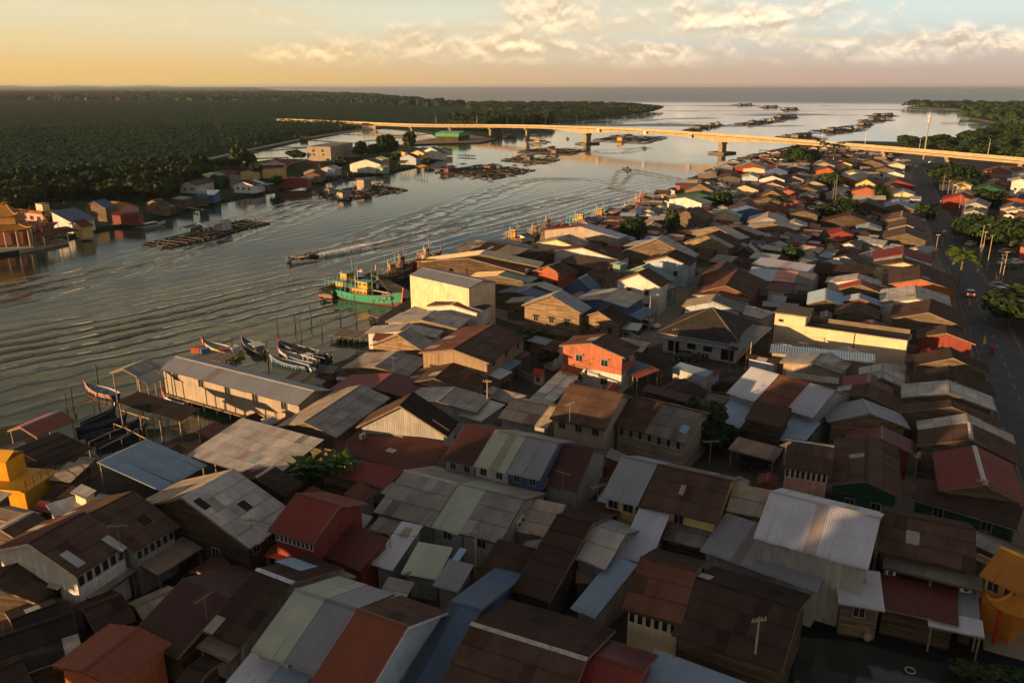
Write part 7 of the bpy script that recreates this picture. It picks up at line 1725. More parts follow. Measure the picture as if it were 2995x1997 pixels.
# fish ponds, dykes, canal
def sheet(name, pts, z, mat, color=(1,1,1), kind='structure'):
    bm = bmesh.new(); bm.faces.new([bm.verts.new((*at(p, z).xy, z)) for p in pts]); bmesh.ops.triangulate(bm, faces=bm.faces); bmesh.ops.recalc_face_normals(bm, faces=bm.faces)
    for f in bm.faces:
        if f.normal.z < 0: f.normal_flip()
    me = bpy.data.meshes.new(name); bm.to_mesh(me); bm.free(); me.materials.append(mat); return tag(put(name, me, None, color), kind=kind)
def m_pond():
    m, k = newmat('pond_water'); pos = k.n('NewGeometry').outputs['Position']
    finish(k, (.03,.04,.035,1), .08, .5, 0, k.noise(pos, .5, 3), .05); return m
M['pond'] = m_pond()
sheet('pond_water', ((-180,425),(40,375),(330,300),(590,240),(830,195),(1060,150),(1260,142),(1640,182),(1700,215),(1500,245),(1320,290),(1010,300),(820,300),(580,310),(585,400),(330,395),(60,430)), .96, M['pond'])
dk = MB()
for a_, b_2 in (((-100,355),(590,300)), ((340,296),(600,300)), ((590,238),(1000,262)), ((1000,262),(1230,285)), ((900,187),(1260,205)), ((1260,205),(1540,182)), ((1060,247),(1640,182)), ((-40,400),(420,385))):
    pa, pb = at(a_, .98), at(b_2, .98); dk.bar(pa, pb, 3.2, .5)
tag(dk.build('pond_dyke', M['sand'], None, (.5,.5,.5)), kind='structure')
cn = MB(); pa = [at(p, 1.2) for p in ((-260,400),(0,337),(300,275),(590,216),(1060,143))]
for i in range(len(pa)-1): cn.bar(pa[i], pa[i+1], 4.0, .8)
tag(cn.build('canal_wall', M['conc'], None, (.34,.33,.31)), kind='structure')
sheet('access_road', ((1230,134),(1620,165),(1690,176),(1690,182),(1610,172),(1225,140)), 1.0, M['sand'])
ae = MB()
for i in range(60):
    p = at((rnd.uniform(150, 1600), rnd.uniform(160, 380)), 1.1)
    ae.box(p.x-1.4, p.x+1.4, p.y-.5, p.y+.5, 1.0, 1.5)
# right bank woods
crop(1995, 230, 2.352)
TR = [((730,585),11,7.5,'rounded dark tree left of the bridge over the village'), ((800,592),13,9,'largest dark tree below the bridge deck'), ((880,588),11,7,'third dark tree below the bridge deck'), ((760,560),12,7,'dark tree against the bridge girder'),
      ((270,900),8,5,'round bush behind the pale green roofed house'), ((1010,780),10,6,'tree left of the tallest village palm'), ((1040,1000),9,9,'great mango tree in the middle of the village'), ((1110,990),10,7,'right half of the mango tree clump'), ((1360,852),8,5,'compact tree before the blue grey roof'),
      ((1850,740),13,14,'giant roadside tree below the bridge'), ((2120,880),8,8,'tree behind the market canopy'), ((2060,860),7,6,'smaller tree beside the market canopy'), ((2030,1120),9,9,'left half of the big car park trees'), ((2160,1130),11,12,'spreading tree over the parked cars'), ((2270,1150),10,10,'right edge tree over the car park'), ((2000,790),7,5,'tree in front of the yellow box house'), ((1660,975),6,4,'roadside shrub opposite the market')]
for p, h, w, lb_ in TR: tree(at(p, GND), h, w, lb_, var=5+len(lb_) % 2 if w > 6 else None)
for (x, y, h, lb_) in ((940,560,11,'coconut palm beside the dark trees under the bridge'), (985,565,10,'second coconut palm under the bridge'), (1045,565,9,'third coconut palm under the bridge'), (1110,565,9,'fourth coconut palm under the bridge'), (1050,900,14,'tallest feathery palm in the village'), (1030,880,11,'palm leaning on the tallest village palm'), (660,960,7,'coconut palm behind the steep pale gable'), (690,965,6,'shorter palm behind the steep pale gable'), (830,990,4,'young palm by the dark timber house'), (1220,815,4,'young palm before the orange house')): palm(at((x, y), GND), h, lb_, sc=1.15)
bay = scatter(((1440,470),(1500,480),(1700,500),(1900,520),(2100,540),(2450,575),(2450,380),(2352,350),(2260,340),(2190,352),(2110,376),(2010,408),(1860,434),(1700,458),(1450,450)), 15, GND)
for p in bay[:150]: tree(p, rnd.uniform(6, 10), rnd.uniform(7, 10), 'dense tree in the wood behind the bridge on the right bank', 'wood behind the bridge on the right bank', tint=(.9,1,.9))
bay2 = scatter(((1935,264),(1995,276),(2235,318),(2300,350),(2500,370),(2500,215),(1910,216),(2012,238)), 22, GND)
bay3 = scatter(((1550,200),(1900,214),(2020,222),(2500,216),(2500,190),(2100,182),(1560,178)), 34, GND)
lump_mass(bay2, 9, 14, 9, 14, 'headland_forest', M['leaf'], (.85,.95,.85), k_=44, qs=.3); lump_mass(bay3, 14, 22, 9, 13, 'far_headland_forest', M['leaf'], (.8,.9,.8), k_=60, qs=.3)
crop(1500, 600, 2.376)
for (x, y, h, w, lb_) in ((825,255,9,5.5,'round leafy tree beside the long white roof'), (1095,215,9,3.4,'dark cone shaped tree behind the plank gable house'), (650,300,4,3,'small bush beside the straw roof')): tree(at((x, y), GND), h, w, lb_, var=4 if 'cone' in lb_ else 5)
crop(900, 600, 2.376)
for (x, y, h, w, lb_) in ((1540,985,4.2,4.2,'dark shrub at the lane bend beside the big brown house'), (1600,990,3.0,3.6,'lower shrub at the lane bend'), (1665,1130,4.2,3.2,'thin leafed tree before the white annex'), (1120,1300,1.6,2.4,'low green bush beside the patched roof')): tree(at((x, y), GND), h, w, lb_, name='shrub' if h < 4 else 'tree', cat='shrub' if h < 4 else 'tree')
crop(1995, 1200, 1.967)
for (x, y, h, w, lb_) in ((120,215,6.5,4.2,'large dark tree beside the pale blue lower roof'), (200,250,4.5,3.2,'smaller dark tree in front of the large dark tree'), (1700,1600,2.2,2.6,'clipped green shrub at the bottom edge'), (1850,1590,2.0,2.2,'second clipped shrub at the bottom edge'), (1350,1270,1.8,1.6,'potted bush by the dark water house')): tree(at((x, y), GND), h, w, lb_, name='shrub' if h < 4 else 'tree', cat='shrub' if h < 4 else 'tree', tint=(.8,.9,.8))
crop(2195, 500, 2.376)
for (x, y, h, w, lb_) in ((290,655,6,4.2,'bright green tree behind the white roof block'), (1790,1080,8,9,'dark tree at the right edge over the motorbikes'), (1900,1010,8,8,'second dark tree at the right edge'), (640,470,4,4,'garden bushes behind the small red hut'), (690,370,7,5,'tree right of the white flat house')): tree(at((x, y), GND), h, w, lb_)
palm(at((1438,835), GND), 8.2, 'lone yellow green palm standing at the main road', sc=1.35, tint=(2.6,2.1,.55), lean_=.9)
for i, (x, y) in enumerate(((1290,345),(1300,520),(1275,300))): palm(at((x, y), GND), 3.2, ('small roadside palm beside the brown plank house', 'small roadside palm beside the bright red gable', 'upper small roadside palm')[i], sc=.6)
crop(0, 1200, 1.967)
bc = thing('banana_clump', at((1830,470), GND), 0, 'clump of bright green banana plants beside the deep red house', 'banana plant')
for i in range(11):
    a = i*2.1; d = .5+.28*i; p = (math.cos(a)*d*1.0, math.sin(a)*d*.75, 0); h = rnd.uniform(1.6, 3.6)
    MB().tube([(p[0],p[1],-.2),(p[0]+.1,p[1],h)], [.16,.1], 6).build('stem', M['leaf'], bc, (1.6,1.7,.9)); put('crown', BANC[i % 3], bc, (1.5,1.7,.9), (p[0]+.1, p[1], h-.1), (0,0,a), (.95,.95,.95))
crop(1000, 1200, 1.967)
for (x, y, h, w, lb_) in ((770,830,2.2,2.2,'potted greenery in the small garden court'), (720,800,1.6,1.5,'low plants along the garden court wall'), (200,480,2.5,2.4,'dark shrub below the red porch roof')): tree(at((x, y), GND), h, w, lb_, name='shrub', cat='shrub', tint=(.7,.8,.7))

# unseen trees added left of the view to throw shade over the foreground
tl_ = [Vector((-66+rnd.uniform(-7, 3), -12+i*3.2, GND)) for i in range(19)]
lump_mass(tl_, 3.2, 4.4, 18, 21, 'added_shade_trees', M['leaf'], (.9,1,.9), k_=150, qs=.2)
# ================================================================ MORE HOUSES OF THE PACKED VILLAGE
def rect_hit(a, b, m=.15):
    dx, dy = b[0]-a[0], b[1]-a[1]
    for (ux, uy) in ((a[2], a[3]), (-a[3], a[2]), (b[2], b[3]), (-b[3], b[2])):
        def rad(r): return r[4]*abs(r[2]*ux+r[3]*uy)+r[5]*abs(-r[3]*ux+r[2]*uy)
        if abs(dx*ux+dy*uy) > rad(a)+rad(b)+m: return False
    return True
NAMED = [(o.location.xy.copy(), o['label'], math.hypot(*o.location.xy)) for o in bpy.data.objects if o.parent is None and o.get('category') in ('house', 'building', 'lean-to', 'boat shed')]
TREES_AT = [(o.location.xy.copy(), 2.6 if o.location.y < 250 else 4.5) for o in bpy.data.objects if o.get('category') in ('tree', 'palm tree', 'banana plant') and o.location.x > -30]
crop(*DISP)
ZONES = [ # outline (pixels), spacing, eave height range, half width range, half length range
 (((860,815),(980,690),(1150,575),(1340,525),(1530,452),(1610,415),(1700,372),(1850,345),(2000,352),(2095,385),(2110,470),(2160,600),(2230,760),(2310,960),(2352,1120),(2352,1300),(2100,1230),(1700,1130),(1300,1000),(1000,900)), 3.1, (1.9,2.8), (2.0,3.8), (2.3,5.2)),
 (((0,1030),(110,1025),(165,1075),(250,1100),(350,1075),(450,1035),(560,1000),(640,960),(860,820),(1300,1000),(1700,1130),(2100,1230),(2352,1300),(2352,1400),(2150,1400),(1600,1440),(1300,1568),(300,1568),(0,1568),(0,1060)), 2.4, (2.0,2.7), (1.3,2.4), (1.6,3.2)),
 (((2160,420),(2352,400),(2480,560),(2420,600),(2240,520)), 7, (2.8,3.8), (3,5), (4,7)),
]
KEEP = [((1200,780),(1330,860),(1250,920),(1150,870)), ((1570,900),(1720,880),(1730,930),(1660,950),(1590,930)), ((1480,690),(1520,640),(1600,620),(1590,680),(1540,760),(1480,790),(1420,780)), ((1100,730),(1250,770),(1480,770),(1480,810),(1250,800),(1080,760)), ((1570,1010),(1640,1130),(1800,1090),(1760,1040),(1690,1000)), ((560,1230),(800,1180),(720,1290),(560,1330)),((1480,790),(1740,850),(1730,900),(1500,860))]
KEEPW = [[at(p, GND).xy for p in poly] for poly in KEEP]
LANEP = [p.xy for p in smooth(lane)]; ROADP = [p.xy for p in ROAD]
FC = ['brn','brn','dbr','dbr','rbr','gry','gry','lgr','lgr','met','met','sla','mar','dgr','tan','lbl','red','rst']
FW = ['gwd','gwd','dwd','dwd','lwd','tan','orw','whw','grw','gwd','lbw','crm']
CW = dict(brn='brown', dbr='dark brown', rbr='red brown', gry='grey', lgr='pale grey', met='metal grey', mar='maroon', dgr='dull grey', tan='tan', lbl='pale blue', red='red', rst='rusty', sla='slate')
WW = dict(gwd='grey plank', dwd='dark plank', lwd='light plank', tan='tan', orw='orange', whw='white', crm='cream', lbw='bluish', grw='tin')
def relation(p):
    d, lb_ = None, None
    for q, l, dq in NAMED:
        e = (q-p).length
        if d is None or e < d: d, lb_, qq = e, l, q
    v = p-qq; f = p.normalized(); r = Vector((f.y, -f.x)); fd, sd = v.dot(f), v.dot(r)
    return ('behind' if fd > 0 else 'in front of') if abs(fd) > abs(sd) else ('right of' if sd > 0 else 'left of'), lb_
CORE = {}
def head(l):
    ws = l.split()
    for i, w_ in enumerate(ws):
        if i > 2 and w_ in ('with', 'beside', 'behind', 'at', 'in', 'on', 'left', 'right', 'below', 'above', 'between', 'under', 'near', 'along', 'from', 'of', 'to', 'over', 'squeezed', 'wedged', 'low', 'standing', 'joined', 'before', 'by'): return ' '.join(ws[:i])
    return l
hc_ = {}
for q, l, d in NAMED: hc_[head(l)] = hc_.get(head(l), 0)+1
NAMED = [(q, head(l) if hc_[head(l)] == 1 else l, d) for q, l, d in NAMED]
NAMED = [t for t in NAMED if len(t[1].split()) <= 8]
REL = ('behind', 'in front of', 'right of', 'left of')
def labels_for(p, hd):
    """the nearest landmarks first, each with how this house stands to it"""
    for q, l, d in sorted(NAMED, key=lambda t: (t[0]-p).length)[:5]:
        v = p-q; f = p.normalized(); r = Vector((f.y, -f.x)); fd, sd = v.dot(f), v.dot(r)
        yield ('behind' if fd > 0 else 'in front of') if abs(fd) > abs(sd) else ('right of' if sd > 0 else 'left of'), l
cand = []
for zi, (poly, step, zer, wr, lr) in enumerate(ZONES):
    for p in scatter(poly, step, GND, .5):
        q = p.xy
        if any(inside(q, w) for w in KEEPW): continue
        near = sorted(FOOT, key=lambda f: (f[0]-q.x)**2+(f[1]-q.y)**2)[:16]
        ux, uy = near[0][2], near[0][3]
        if rnd.random() < .3: ux, uy = -uy, ux
        a = math.atan2(uy, ux)+rnd.uniform(-.05, .05); ux, uy = math.cos(a), math.sin(a)
        big = 1.0+.25*min(1, max(0, (q.length-180)/200))
        for sc in (1, .72, .5) if q.length < 330 else (1, .72):
            hw, hl = rnd.uniform(*wr)*sc*big, rnd.uniform(*lr)*sc*big
            r_ = (q.x, q.y, ux, uy, hl, hw)
            if any(rect_hit(r_, f) for f in near): continue
            if any((t-q).length < rr_+hw for t, rr_ in TREES_AT): continue
            if min((t-q).length for t in ROADP) < 5.2+max(hw, hl)*.9 or min((t-q).length for t in LANEP) < 2.8+hw: continue
            cand.append((q.length, q, a, hw, hl, rnd.uniform(*zer), zi)); FOOT.append(r_); break
cand.sort(key=lambda t: t[0])
nh = sum(1 for o in bpy.data.objects if o.parent is None and o.name.split('.')[0] == 'house'); nsh = 0
vs_, fs_, cs_ = [], [], []
nfill = 0
for dist, q, a, hw, hl, ze, zi in cand:
    small = hw < 1.7; ux, uy = math.cos(a), math.sin(a); lab = None
    if (not small and nh < 300) or (small and nsh < 300):
        for rel, core in labels_for(q, 0):
            for _ in range(6):
                rc, wc = rnd.choice(FC), rnd.choice(FW); t_ = '%s roofed %s %s %s the %s' % (CW[rc], WW[wc], 'shed' if small else 'house', rel, core)
                if t_ not in USED and len(t_.split()) <= 16: lab = t_; break
            if lab: break
    pt = 19; zr = GND+ze+hw*math.tan(R(pt)); U = Vector((ux, uy, 0)); V = Vector((-uy, ux, 0)); c = Vector((q.x, q.y, 0))
    if lab:
        nfill += 1
        if (c-U*hl).length > (c+U*hl).length: U, V = -U, -V
        sg = 1 if (c+V).length < (c-V).length else -1
        if small: nsh += 1
        else: nh += 1
        if small and rnd.random() < .5: house(0, 0, 0, None, ze, rc, wc, lab, 14, mono=True, cat='shed', name='shed', geo=(c-U*hl-V*sg*hw+Vector((0,0,GND+ze+2*hw*.25)), U, V, 2*hl, 2*hw, sg, GND+ze+2*hw*.25), walls=True)
        else: house(0, 0, 0, None, ze, rc, wc, lab, pt, wa=0 if small else rnd.choice((0,1,2)), rc2=rnd.choice((None,None,'brn','gry')), lod=None if dist < 230 else 2, cat='shed' if small else 'house', name='shed' if small else 'house', geo=(c-U*hl+Vector((0,0,zr)), U, V, 2*hl, hw, sg, zr))
        FOOT.pop()
    else:   # past the limit for single houses: the rest of the far village is one mass
        P = lambda x, y, z: tuple(c+U*x+V*y+Vector((0,0,z)))
        b = len(vs_); wcol, rcol = jit(CLR[rnd.choice(FW)], .1), jit(CLR[rnd.choice(FC)], .12); z0, ze_, zr_ = GND, GND+ze, zr; e = .88
        vs_ += [P(-hl*e,-hw*e,z0),P(hl*e,-hw*e,z0),P(hl*e,hw*e,z0),P(-hl*e,hw*e,z0),P(-hl*e,-hw*e,ze_),P(hl*e,-hw*e,ze_),P(hl*e,hw*e,ze_),P(-hl*e,hw*e,ze_),P(-hl*e,0,zr_-.1),P(hl*e,0,zr_-.1)]
        fs_ += [(b,b+1,b+5,b+4),(b+2,b+3,b+7,b+6),(b+1,b+2,b+6,b+9,b+5),(b+3,b,b+4,b+8,b+7)]; cs_ += [wcol]*4
        b = len(vs_); vs_ += [P(-hl,-hw,ze_-.05),P(hl,-hw,ze_-.05),P(hl,0,zr_),P(-hl,0,zr_),P(-hl,hw,ze_-.05),P(hl,hw,ze_-.05)]
        fs_ += [(b,b+1,b+2,b+3),(b+3,b+2,b+5,b+4)]; cs_ += [rcol]*2
if fs_:
    me = bpy.data.meshes.new('far_houses'); me.from_pydata(vs_, [], fs_); me.update(); ca_ = me.color_attributes.new('col', 'FLOAT_COLOR', 'CORNER'); i_ = 0
    for p, c_ in zip(me.polygons, cs_):
        for _ in p.loop_indices: ca_.data[i_].color = (*c_, 1); i_ += 1
    m, k = newmat('far_house_paint'); c_ = k.n('Attribute', attribute_name='col').outputs['Color']; pos = k.n('NewGeometry').outputs['Position']
    finish(k, mul(k, c_, k.n('MapRange', {'Value': k.noise(pos, .9, 5, .65), 'From Min': .3, 'From Max': .7, 'To Min': .7, 'To Max': 1.25}).outputs[0]), .8, .2)
    me.materials.append(m); tag(put('far_houses', me), kind='stuff')
# ================================================================ VEHICLES, PEOPLE, POLES, SMALL THINGS
def car_mesh():
    mb = MB(); prof = [(-2.05,.35),(2.0,.35),(2.08,.62),(1.95,.86),(1.05,.98),(.35,1.46),(-1.35,1.50),(-2.0,1.02),(-2.08,.6)]
    n = len(prof)
    for y, ins in ((-.82,0),(-.78,1),(.78,1),(.82,0)): pass
    rings = []
    for y, s_ in ((-.83,0),(.83,0)):
        rings.append([(x, y*(.80 if z > 1.2 else .97 if z > .95 else 1), z) for x, z in prof])
    vs = rings[0]+rings[1]; fs = [tuple(range(n)), tuple(range(2*n-1, n-1, -1))]+[(i, n+i, n+(i+1) % n, (i+1) % n) for i in range(n)]
    mb.add(vs, fs); body = mb.mesh('body', M['paint'])
    g = MB()
    for s_ in (-1, 1):
        g.add([(.80,s_*.825,1.0),(.22,s_*.69,1.40),(-1.25,s_*.69,1.42),(-1.72,s_*.82,1.04)], [(0,1,2,3) if s_ < 0 else (3,2,1,0)])
    g.add([(1.0,-.72,1.01),(1.0,.72,1.01),(.40,.60,1.43),(.40,-.60,1.43)], [(0,1,2,3)]); g.add([(-1.93,-.68,1.10),(-1.44,-.60,1.46),(-1.44,.60,1.46),(-1.93,.68,1.10)], [(0,1,2,3)])
    for i, v in enumerate(g.v):
        x, y, z = v; g.v[i] = (x*1.012, y*1.03, z*1.006+.005)
    gl = g.mesh('window', M['glass'])
    w = MB().tube([(0,-.1,0),(0,.1,0)], [.31,.31], 12).mesh('wheel', M['rubber']); rm = MB().tube([(0,-.115,0),(0,.115,0)], [.18,.18], 8).mesh('rim', M['metal'])
    tl = MB().box(-.03,.03,-.13,.13,-.09,.09).mesh('tail_lamp', M['paint']); tll = MB().box(-.03,.03,-.13,.13,-.09,.09).mesh('tail_lamp', M['lamp']); hl = MB().box(-.03,.03,-.16,.16,-.07,.07).mesh('headlight', M['glass'])
    return body, gl, w, rm, tl, tll, hl
CARM = car_mesh()
def car(p, rz, col, label, lit=False, sc=1.0):
    o = thing('car', p, rz, label, 'car'); o.scale = (sc, sc, sc); put('body', CARM[0], o, col); put('window', CARM[1], o, (.015,.017,.02))
    for x in (-1.3, 1.3):
        for y in (-.76, .76): w = put('wheel', CARM[2], o, (.02,.02,.02), (x, y, .31)); put('rim', CARM[3], w, (.4,.4,.42))
    for y in (-.6, .6): put('tail_lamp', CARM[5] if lit else CARM[4], o, (1.0,.06,.02) if lit else (.3,.02,.02), (-2.05, y, .82)); put('headlight', CARM[6], o, (.6,.6,.58), (2.0, y*.95, .74))
    MB().box(-2.13, -2.06, -.26, .26, .5, .62).build('number_plate', M['paint'], o, (.03,.03,.03)); return o
crop(2195, 500, 2.376)
rd = lambda a, b: math.atan2((at(b, GND)-at(a, GND)).y, (at(b, GND)-at(a, GND)).x)
car(at((1524,868), GND+.02), rd((1524,868), (1440,640)), (.60,.60,.58), 'white car driving up the main road with red tail lamps lit', True)
WH, SV, DK = (.58,.57,.54), (.36,.37,.38), (.03,.04,.05)
for p, a_, c_, lb_ in (((1778,655),10,WH,'front white car in the car park row'), ((1845,648),14,(.55,.55,.54),'rear white car in the car park row'), ((1812,678),8,DK,'dark saloon in front of the white cars in the car park'), ((1728,815),-12,SV,'silver car parked beside the yellow flag'), ((1752,850),8,WH,'white car parked under the dark tree edge'), ((1840,365),20,WH,'white car at the right edge behind the big tree'),
    ((1480,405),60,WH,'white car half under the big car park trees'), ((1530,520),40,(.5,.45,.36),'cream car under the car park tree'), ((1440,355),15,(.40,.03,.03),'red pickup beside the blue stall'), ((1780,575),5,(.3,.36,.34),'grey green van under the trees'), ((1480,258),0,WH,'white car beside the grey market canopy'), ((1390,230),30,(.45,.4,.3),'pale car beside the utility poles')):
    car(at(p, GND), R(a_), c_, lb_)
crop(1500, 600, 2.376)
for p, a_, c_, lb_ in (((805,935),-35,SV,'silver hatchback under the tarpaulin awning'), ((955,850),-50,WH,'white hatchback parked at the lane bend'), ((1210,1075),-14,DK,'dark car in front of the black hip roofed house'), ((1222,512),60,(.35,.36,.38),'grey car in the narrow dark lane'), ((1245,492),60,DK,'black car in the narrow dark lane'), ((318,1380),60,(.3,.3,.32),'car half hidden under the covered walkway')): car(at(p, GND), R(a_), c_, lb_)
crop(1995, 1200, 1.967); car(at((425,318), GND), R(20), (.03,.035,.05), 'dark car parked under the patched rusty awning')
crop(1995, 230, 2.352)
for p, lb_ in (((1600,612),'white car beside the road bend under the bridge'), ((1715,583),'white van waiting under the bridge')): car(at(p, GND), R(30), WH, lb_)
def skin(verts, edges, rad, root=0, sub=1):
    me = bpy.data.meshes.new('person'); me.from_pydata(verts, edges, []); o = bpy.data.objects.new('tmp', me); COL.objects.link(o)
    md = o.modifiers.new('skin', 'SKIN'); sk = me.skin_vertices[0].data
    for i, r_ in enumerate(rad): sk[i].radius = (r_, r_)
    sk[root].use_root = True; sb_ = o.modifiers.new('sub', 'SUBSURF'); sb_.levels = sub; sb_.render_levels = sub
    dg = bpy.context.evaluated_depsgraph_get(); m2 = bpy.data.meshes.new_from_object(o.evaluated_get(dg)); bpy.data.objects.remove(o)
    m2.materials.clear(); m2.materials.append(M['cloth'])
    for p in m2.polygons: p.use_smooth = True
    return m2
RIDER = skin([(0,0,.85),(.05,0,1.1),(.10,0,1.35),(.12,0,1.48),(.14,0,1.58),(.14,.20,1.36),(.34,.26,1.15),(.58,.25,1.08),(.14,-.20,1.36),(.34,-.26,1.15),(.58,-.25,1.08),(.08,.12,.82),(.42,.17,.76),(.30,.18,.38),(.42,.18,.32),(.08,-.12,.82),(.42,-.17,.76),(.30,-.18,.38),(.42,-.18,.32)],
    [(0,1),(1,2),(2,3),(3,4),(2,5),(5,6),(6,7),(2,8),(8,9),(9,10),(0,11),(11,12),(12,13),(13,14),(0,15),(15,16),(16,17),(17,18)], [.15,.15,.16,.06,.07,.07,.055,.04,.07,.055,.04,.10,.085,.06,.045,.10,.085,.06,.045])
STAND = skin([(0,0,.95),(0,0,1.2),(0,0,1.42),(0,0,1.52),(.02,0,1.62),(0,.21,1.40),(.04,.26,1.12),(.12,.24,.88),(0,-.21,1.40),(.04,-.26,1.12),(.12,-.24,.88),(0,.11,.9),(.02,.12,.48),(0,.12,.07),(.12,.12,.04),(0,-.11,.9),(.06,-.12,.48),(.05,-.12,.07),(.17,-.12,.04)],
    [(0,1),(1,2),(2,3),(3,4),(2,5),(5,6),(6,7),(2,8),(8,9),(9,10),(0,11),(11,12),(12,13),(13,14),(0,15),(15,16),(16,17),(17,18)], [.15,.14,.16,.06,.075,.07,.055,.04,.07,.055,.04,.11,.08,.055,.045,.11,.08,.055,.045])
HEADM = MB().tube([(0,0,-.13),(.01,0,-.06),(0,0,.04),(-.01,0,.12)], [.05,.10,.115,.05], 10).mesh('helmet', M['paint'])
def person(p, rz, top, label, mesh, helmet=(.03,.03,.03)):
    o = put('person', mesh, None, top, p, (0, 0, rz)); tag(o, label, 'person'); put('helmet' if mesh is RIDER else 'hair', HEADM, o, helmet, (.14 if mesh is RIDER else .02, 0, 1.70 if mesh is RIDER else 1.72)); return o
def motorbike(p, rz, col, label):
    o = thing('motorbike', p, rz, label, 'motorbike')
    MB().box(-.55,.35,-.13,.13,.45,.68).add([(.3,-.12,.35),(.62,-.1,.45),(.62,.1,.45),(.3,.12,.35),(.40,-.14,.95),(.62,-.12,1.0),(.62,.12,1.0),(.40,.14,.95)], [(3,2,1,0),(4,5,6,7),(0,1,5,4),(1,2,6,5),(2,3,7,6),(3,0,4,7)]).build('body', M['paint'], o, col)
    MB().box(-.6,.2,-.14,.14,.69,.78).build('saddle', M['rubber'], o, (.02,.02,.02))
    for x in (-.62, .68): MB().tube([(x,-.05,.29),(x,.05,.29)], [.29,.29], 12).build('wheel', M['rubber'], o, (.02,.02,.02))
    MB().bar((.56,-.32,1.06),(.56,.32,1.06),.04).bar((.68,0,.3),(.54,0,1.05),.06).build('handlebar', M['metal'], o, (.2,.2,.2)); MB().box(.64,.70,-.08,.08,.86,.98).build('headlight', M['glass'], o, (.7,.7,.66)); return o
crop(2195, 500, 2.376)
for p, q, cl, bk, lb_, on in (((1676,1272),(1600,1050),(.55,.03,.09),(.3,.03,.05),'bright pink red jacket riding up the main road',1), ((1684,992),(1740,1120),(.05,.06,.10),(.06,.10,.3),'dark jacket riding down past the right tree',1), ((1573,722),(1640,860),(.55,.52,.48),(.05,.05,.05),'white shirt riding below the lone palm',1), ((1410,442),(1470,560),(.05,.05,.06),(.04,.04,.05),'dark jacket riding past the big car park trees',1), ((1473,570),(1530,690),(.55,.28,.03),(.05,.05,.05),'yellow jacket riding above the lone palm',1), ((1250,232),(1200,120),(.06,.05,.05),(.05,.05,.05),'brown shirt riding near the red brown roof',1), ((1195,24),(1230,90),(.10,.10,.12),(.05,.05,.05),'grey shirt riding at the road bend',1), ((1218,240),(1190,120),(.4,.38,.36),(.1,.1,.1),'pale shirt riding beside the roadside shrub',1)):
    p0 = at(p, GND+.02); a_ = rd(p, q); motorbike(p0, a_, bk, 'motorbike under the person in '+lb_); person(p0, a_, cl, 'person in '+lb_, RIDER, (.5,.04,.08) if 'pink' in lb_ else (.5,.5,.5) if 'white' in lb_ else (.03,.03,.03))
for i, (p, lb_) in enumerate((((1675,880),'dark motorbike parked under the dark tree'), ((1692,884),'black motorbike beside the parked dark motorbike'), ((1707,876),'grey motorbike nearest the white parked car'))): motorbike(at(p, GND), R(60+20*i), (.06,.06,.07), lb_)
crop(1500, 600, 2.376)
for i, lb_ in enumerate(('left motorbike beside the dark car', 'middle motorbike against the white house wall', 'right motorbike beside the yard fence')): motorbike(at((1290+28*i, 1068+6*i), GND), R(80), (.05,.05,.06), lb_)
person(Vector(person_at[0]), person_at[1], (.05,.05,.07), 'person in dark clothes steering the black longboat', STAND)
crop(*DISP)
for p, cl, lb_ in (((2205,640),(.3,.05,.05),'person in red beside the lone palm'), ((2160,470),(.4,.38,.3),'person in a pale shirt at the roadside stalls'), ((2142,440),(.05,.08,.2),'person in blue at the roadside stalls'), ((2165,735),(.05,.05,.05),'person in black standing by the cream building') ): person(at(p, GND), rnd.uniform(0, 6), cl, lb_, STAND)
# utility poles
UP = {}
def pole(p, h, label, lamp=False, r=.11, group=None, arm=True):
    o = thing('utility_pole', p, rnd.uniform(-.3, .3), label, 'utility pole', group); MB().tube([(0,0,-.1),(0,0,h)], [r, r*.65], 7).build('pole', M['wood'], o, (.38,.30,.21))
    if lamp: MB().bar((0,0,h-.1),(1.2,0,h+.15),.06).build('arm', M['metal'], o, (.3,.3,.3)); MB().box(1.0,1.55,-.12,.12,h+.08,h+.2).build('lamp_head', M['paint'], o, (.6,.58,.52))
    elif arm:
        MB().box(-.6,.6,-.05,.05,h-.35,h-.25).build('crossarm', M['wood'], o, (.34,.27,.18))
        for x in (-.5, -.2, .2, .5): MB().cyl(x, 0, h-.25, h-.05, .05, 6).build('insulator', M['paint'], o, (.45,.35,.22))
    return Vector(p)+Vector((0,0,h-.1))
crop(2195, 500, 2.376); T = []
for p, h, lb_, lp in (((1588,592),8.5,'utility pole with a side lamp before the big trees',True), ((1604,610),7.5,'pole just right of the lamp pole',False), ((1590,640),5,'short pole at the car park verge',False), ((1640,690),9,'tall bare pole in the car park',False), ((1715,815),8,'left pole of the pair near the yellow flag',False), ((1737,825),9,'right pole of the pair near the yellow flag',False), ((1285,575),5.5,'pole beside the bright red gable',False), ((1330,520),4.5,'small pole at the left kerb',False), ((1378,712),4,'flag pole at the left kerb',False), ((1330,165),8,'pole beside the great roadside tree',False), ((1365,200),8,'second pole in the market pole group',False), ((1390,240),7.5,'third pole in the market pole group',False), ((1415,250),7,'fourth pole in the market pole group',False), ((1475,360),8,'pole beside the blue stall',False), ((1445,300),7,'pole beside the grey canopy',False)): T.append(pole(at(p, GND), h, lb_, lp, arm=not lp))
def wire(a, b, sag, label):
    n = 10; pts = [a.lerp(b, i/n)-Vector((0,0,sag*4*(i/n)*(1-i/n))) for i in range(n+1)]
    o = MB().tube(pts, [.022]*(n+1), 4).build('power_cable', M['rubber'], None, (.02,.02,.02)); tag(o, label, 'cable')
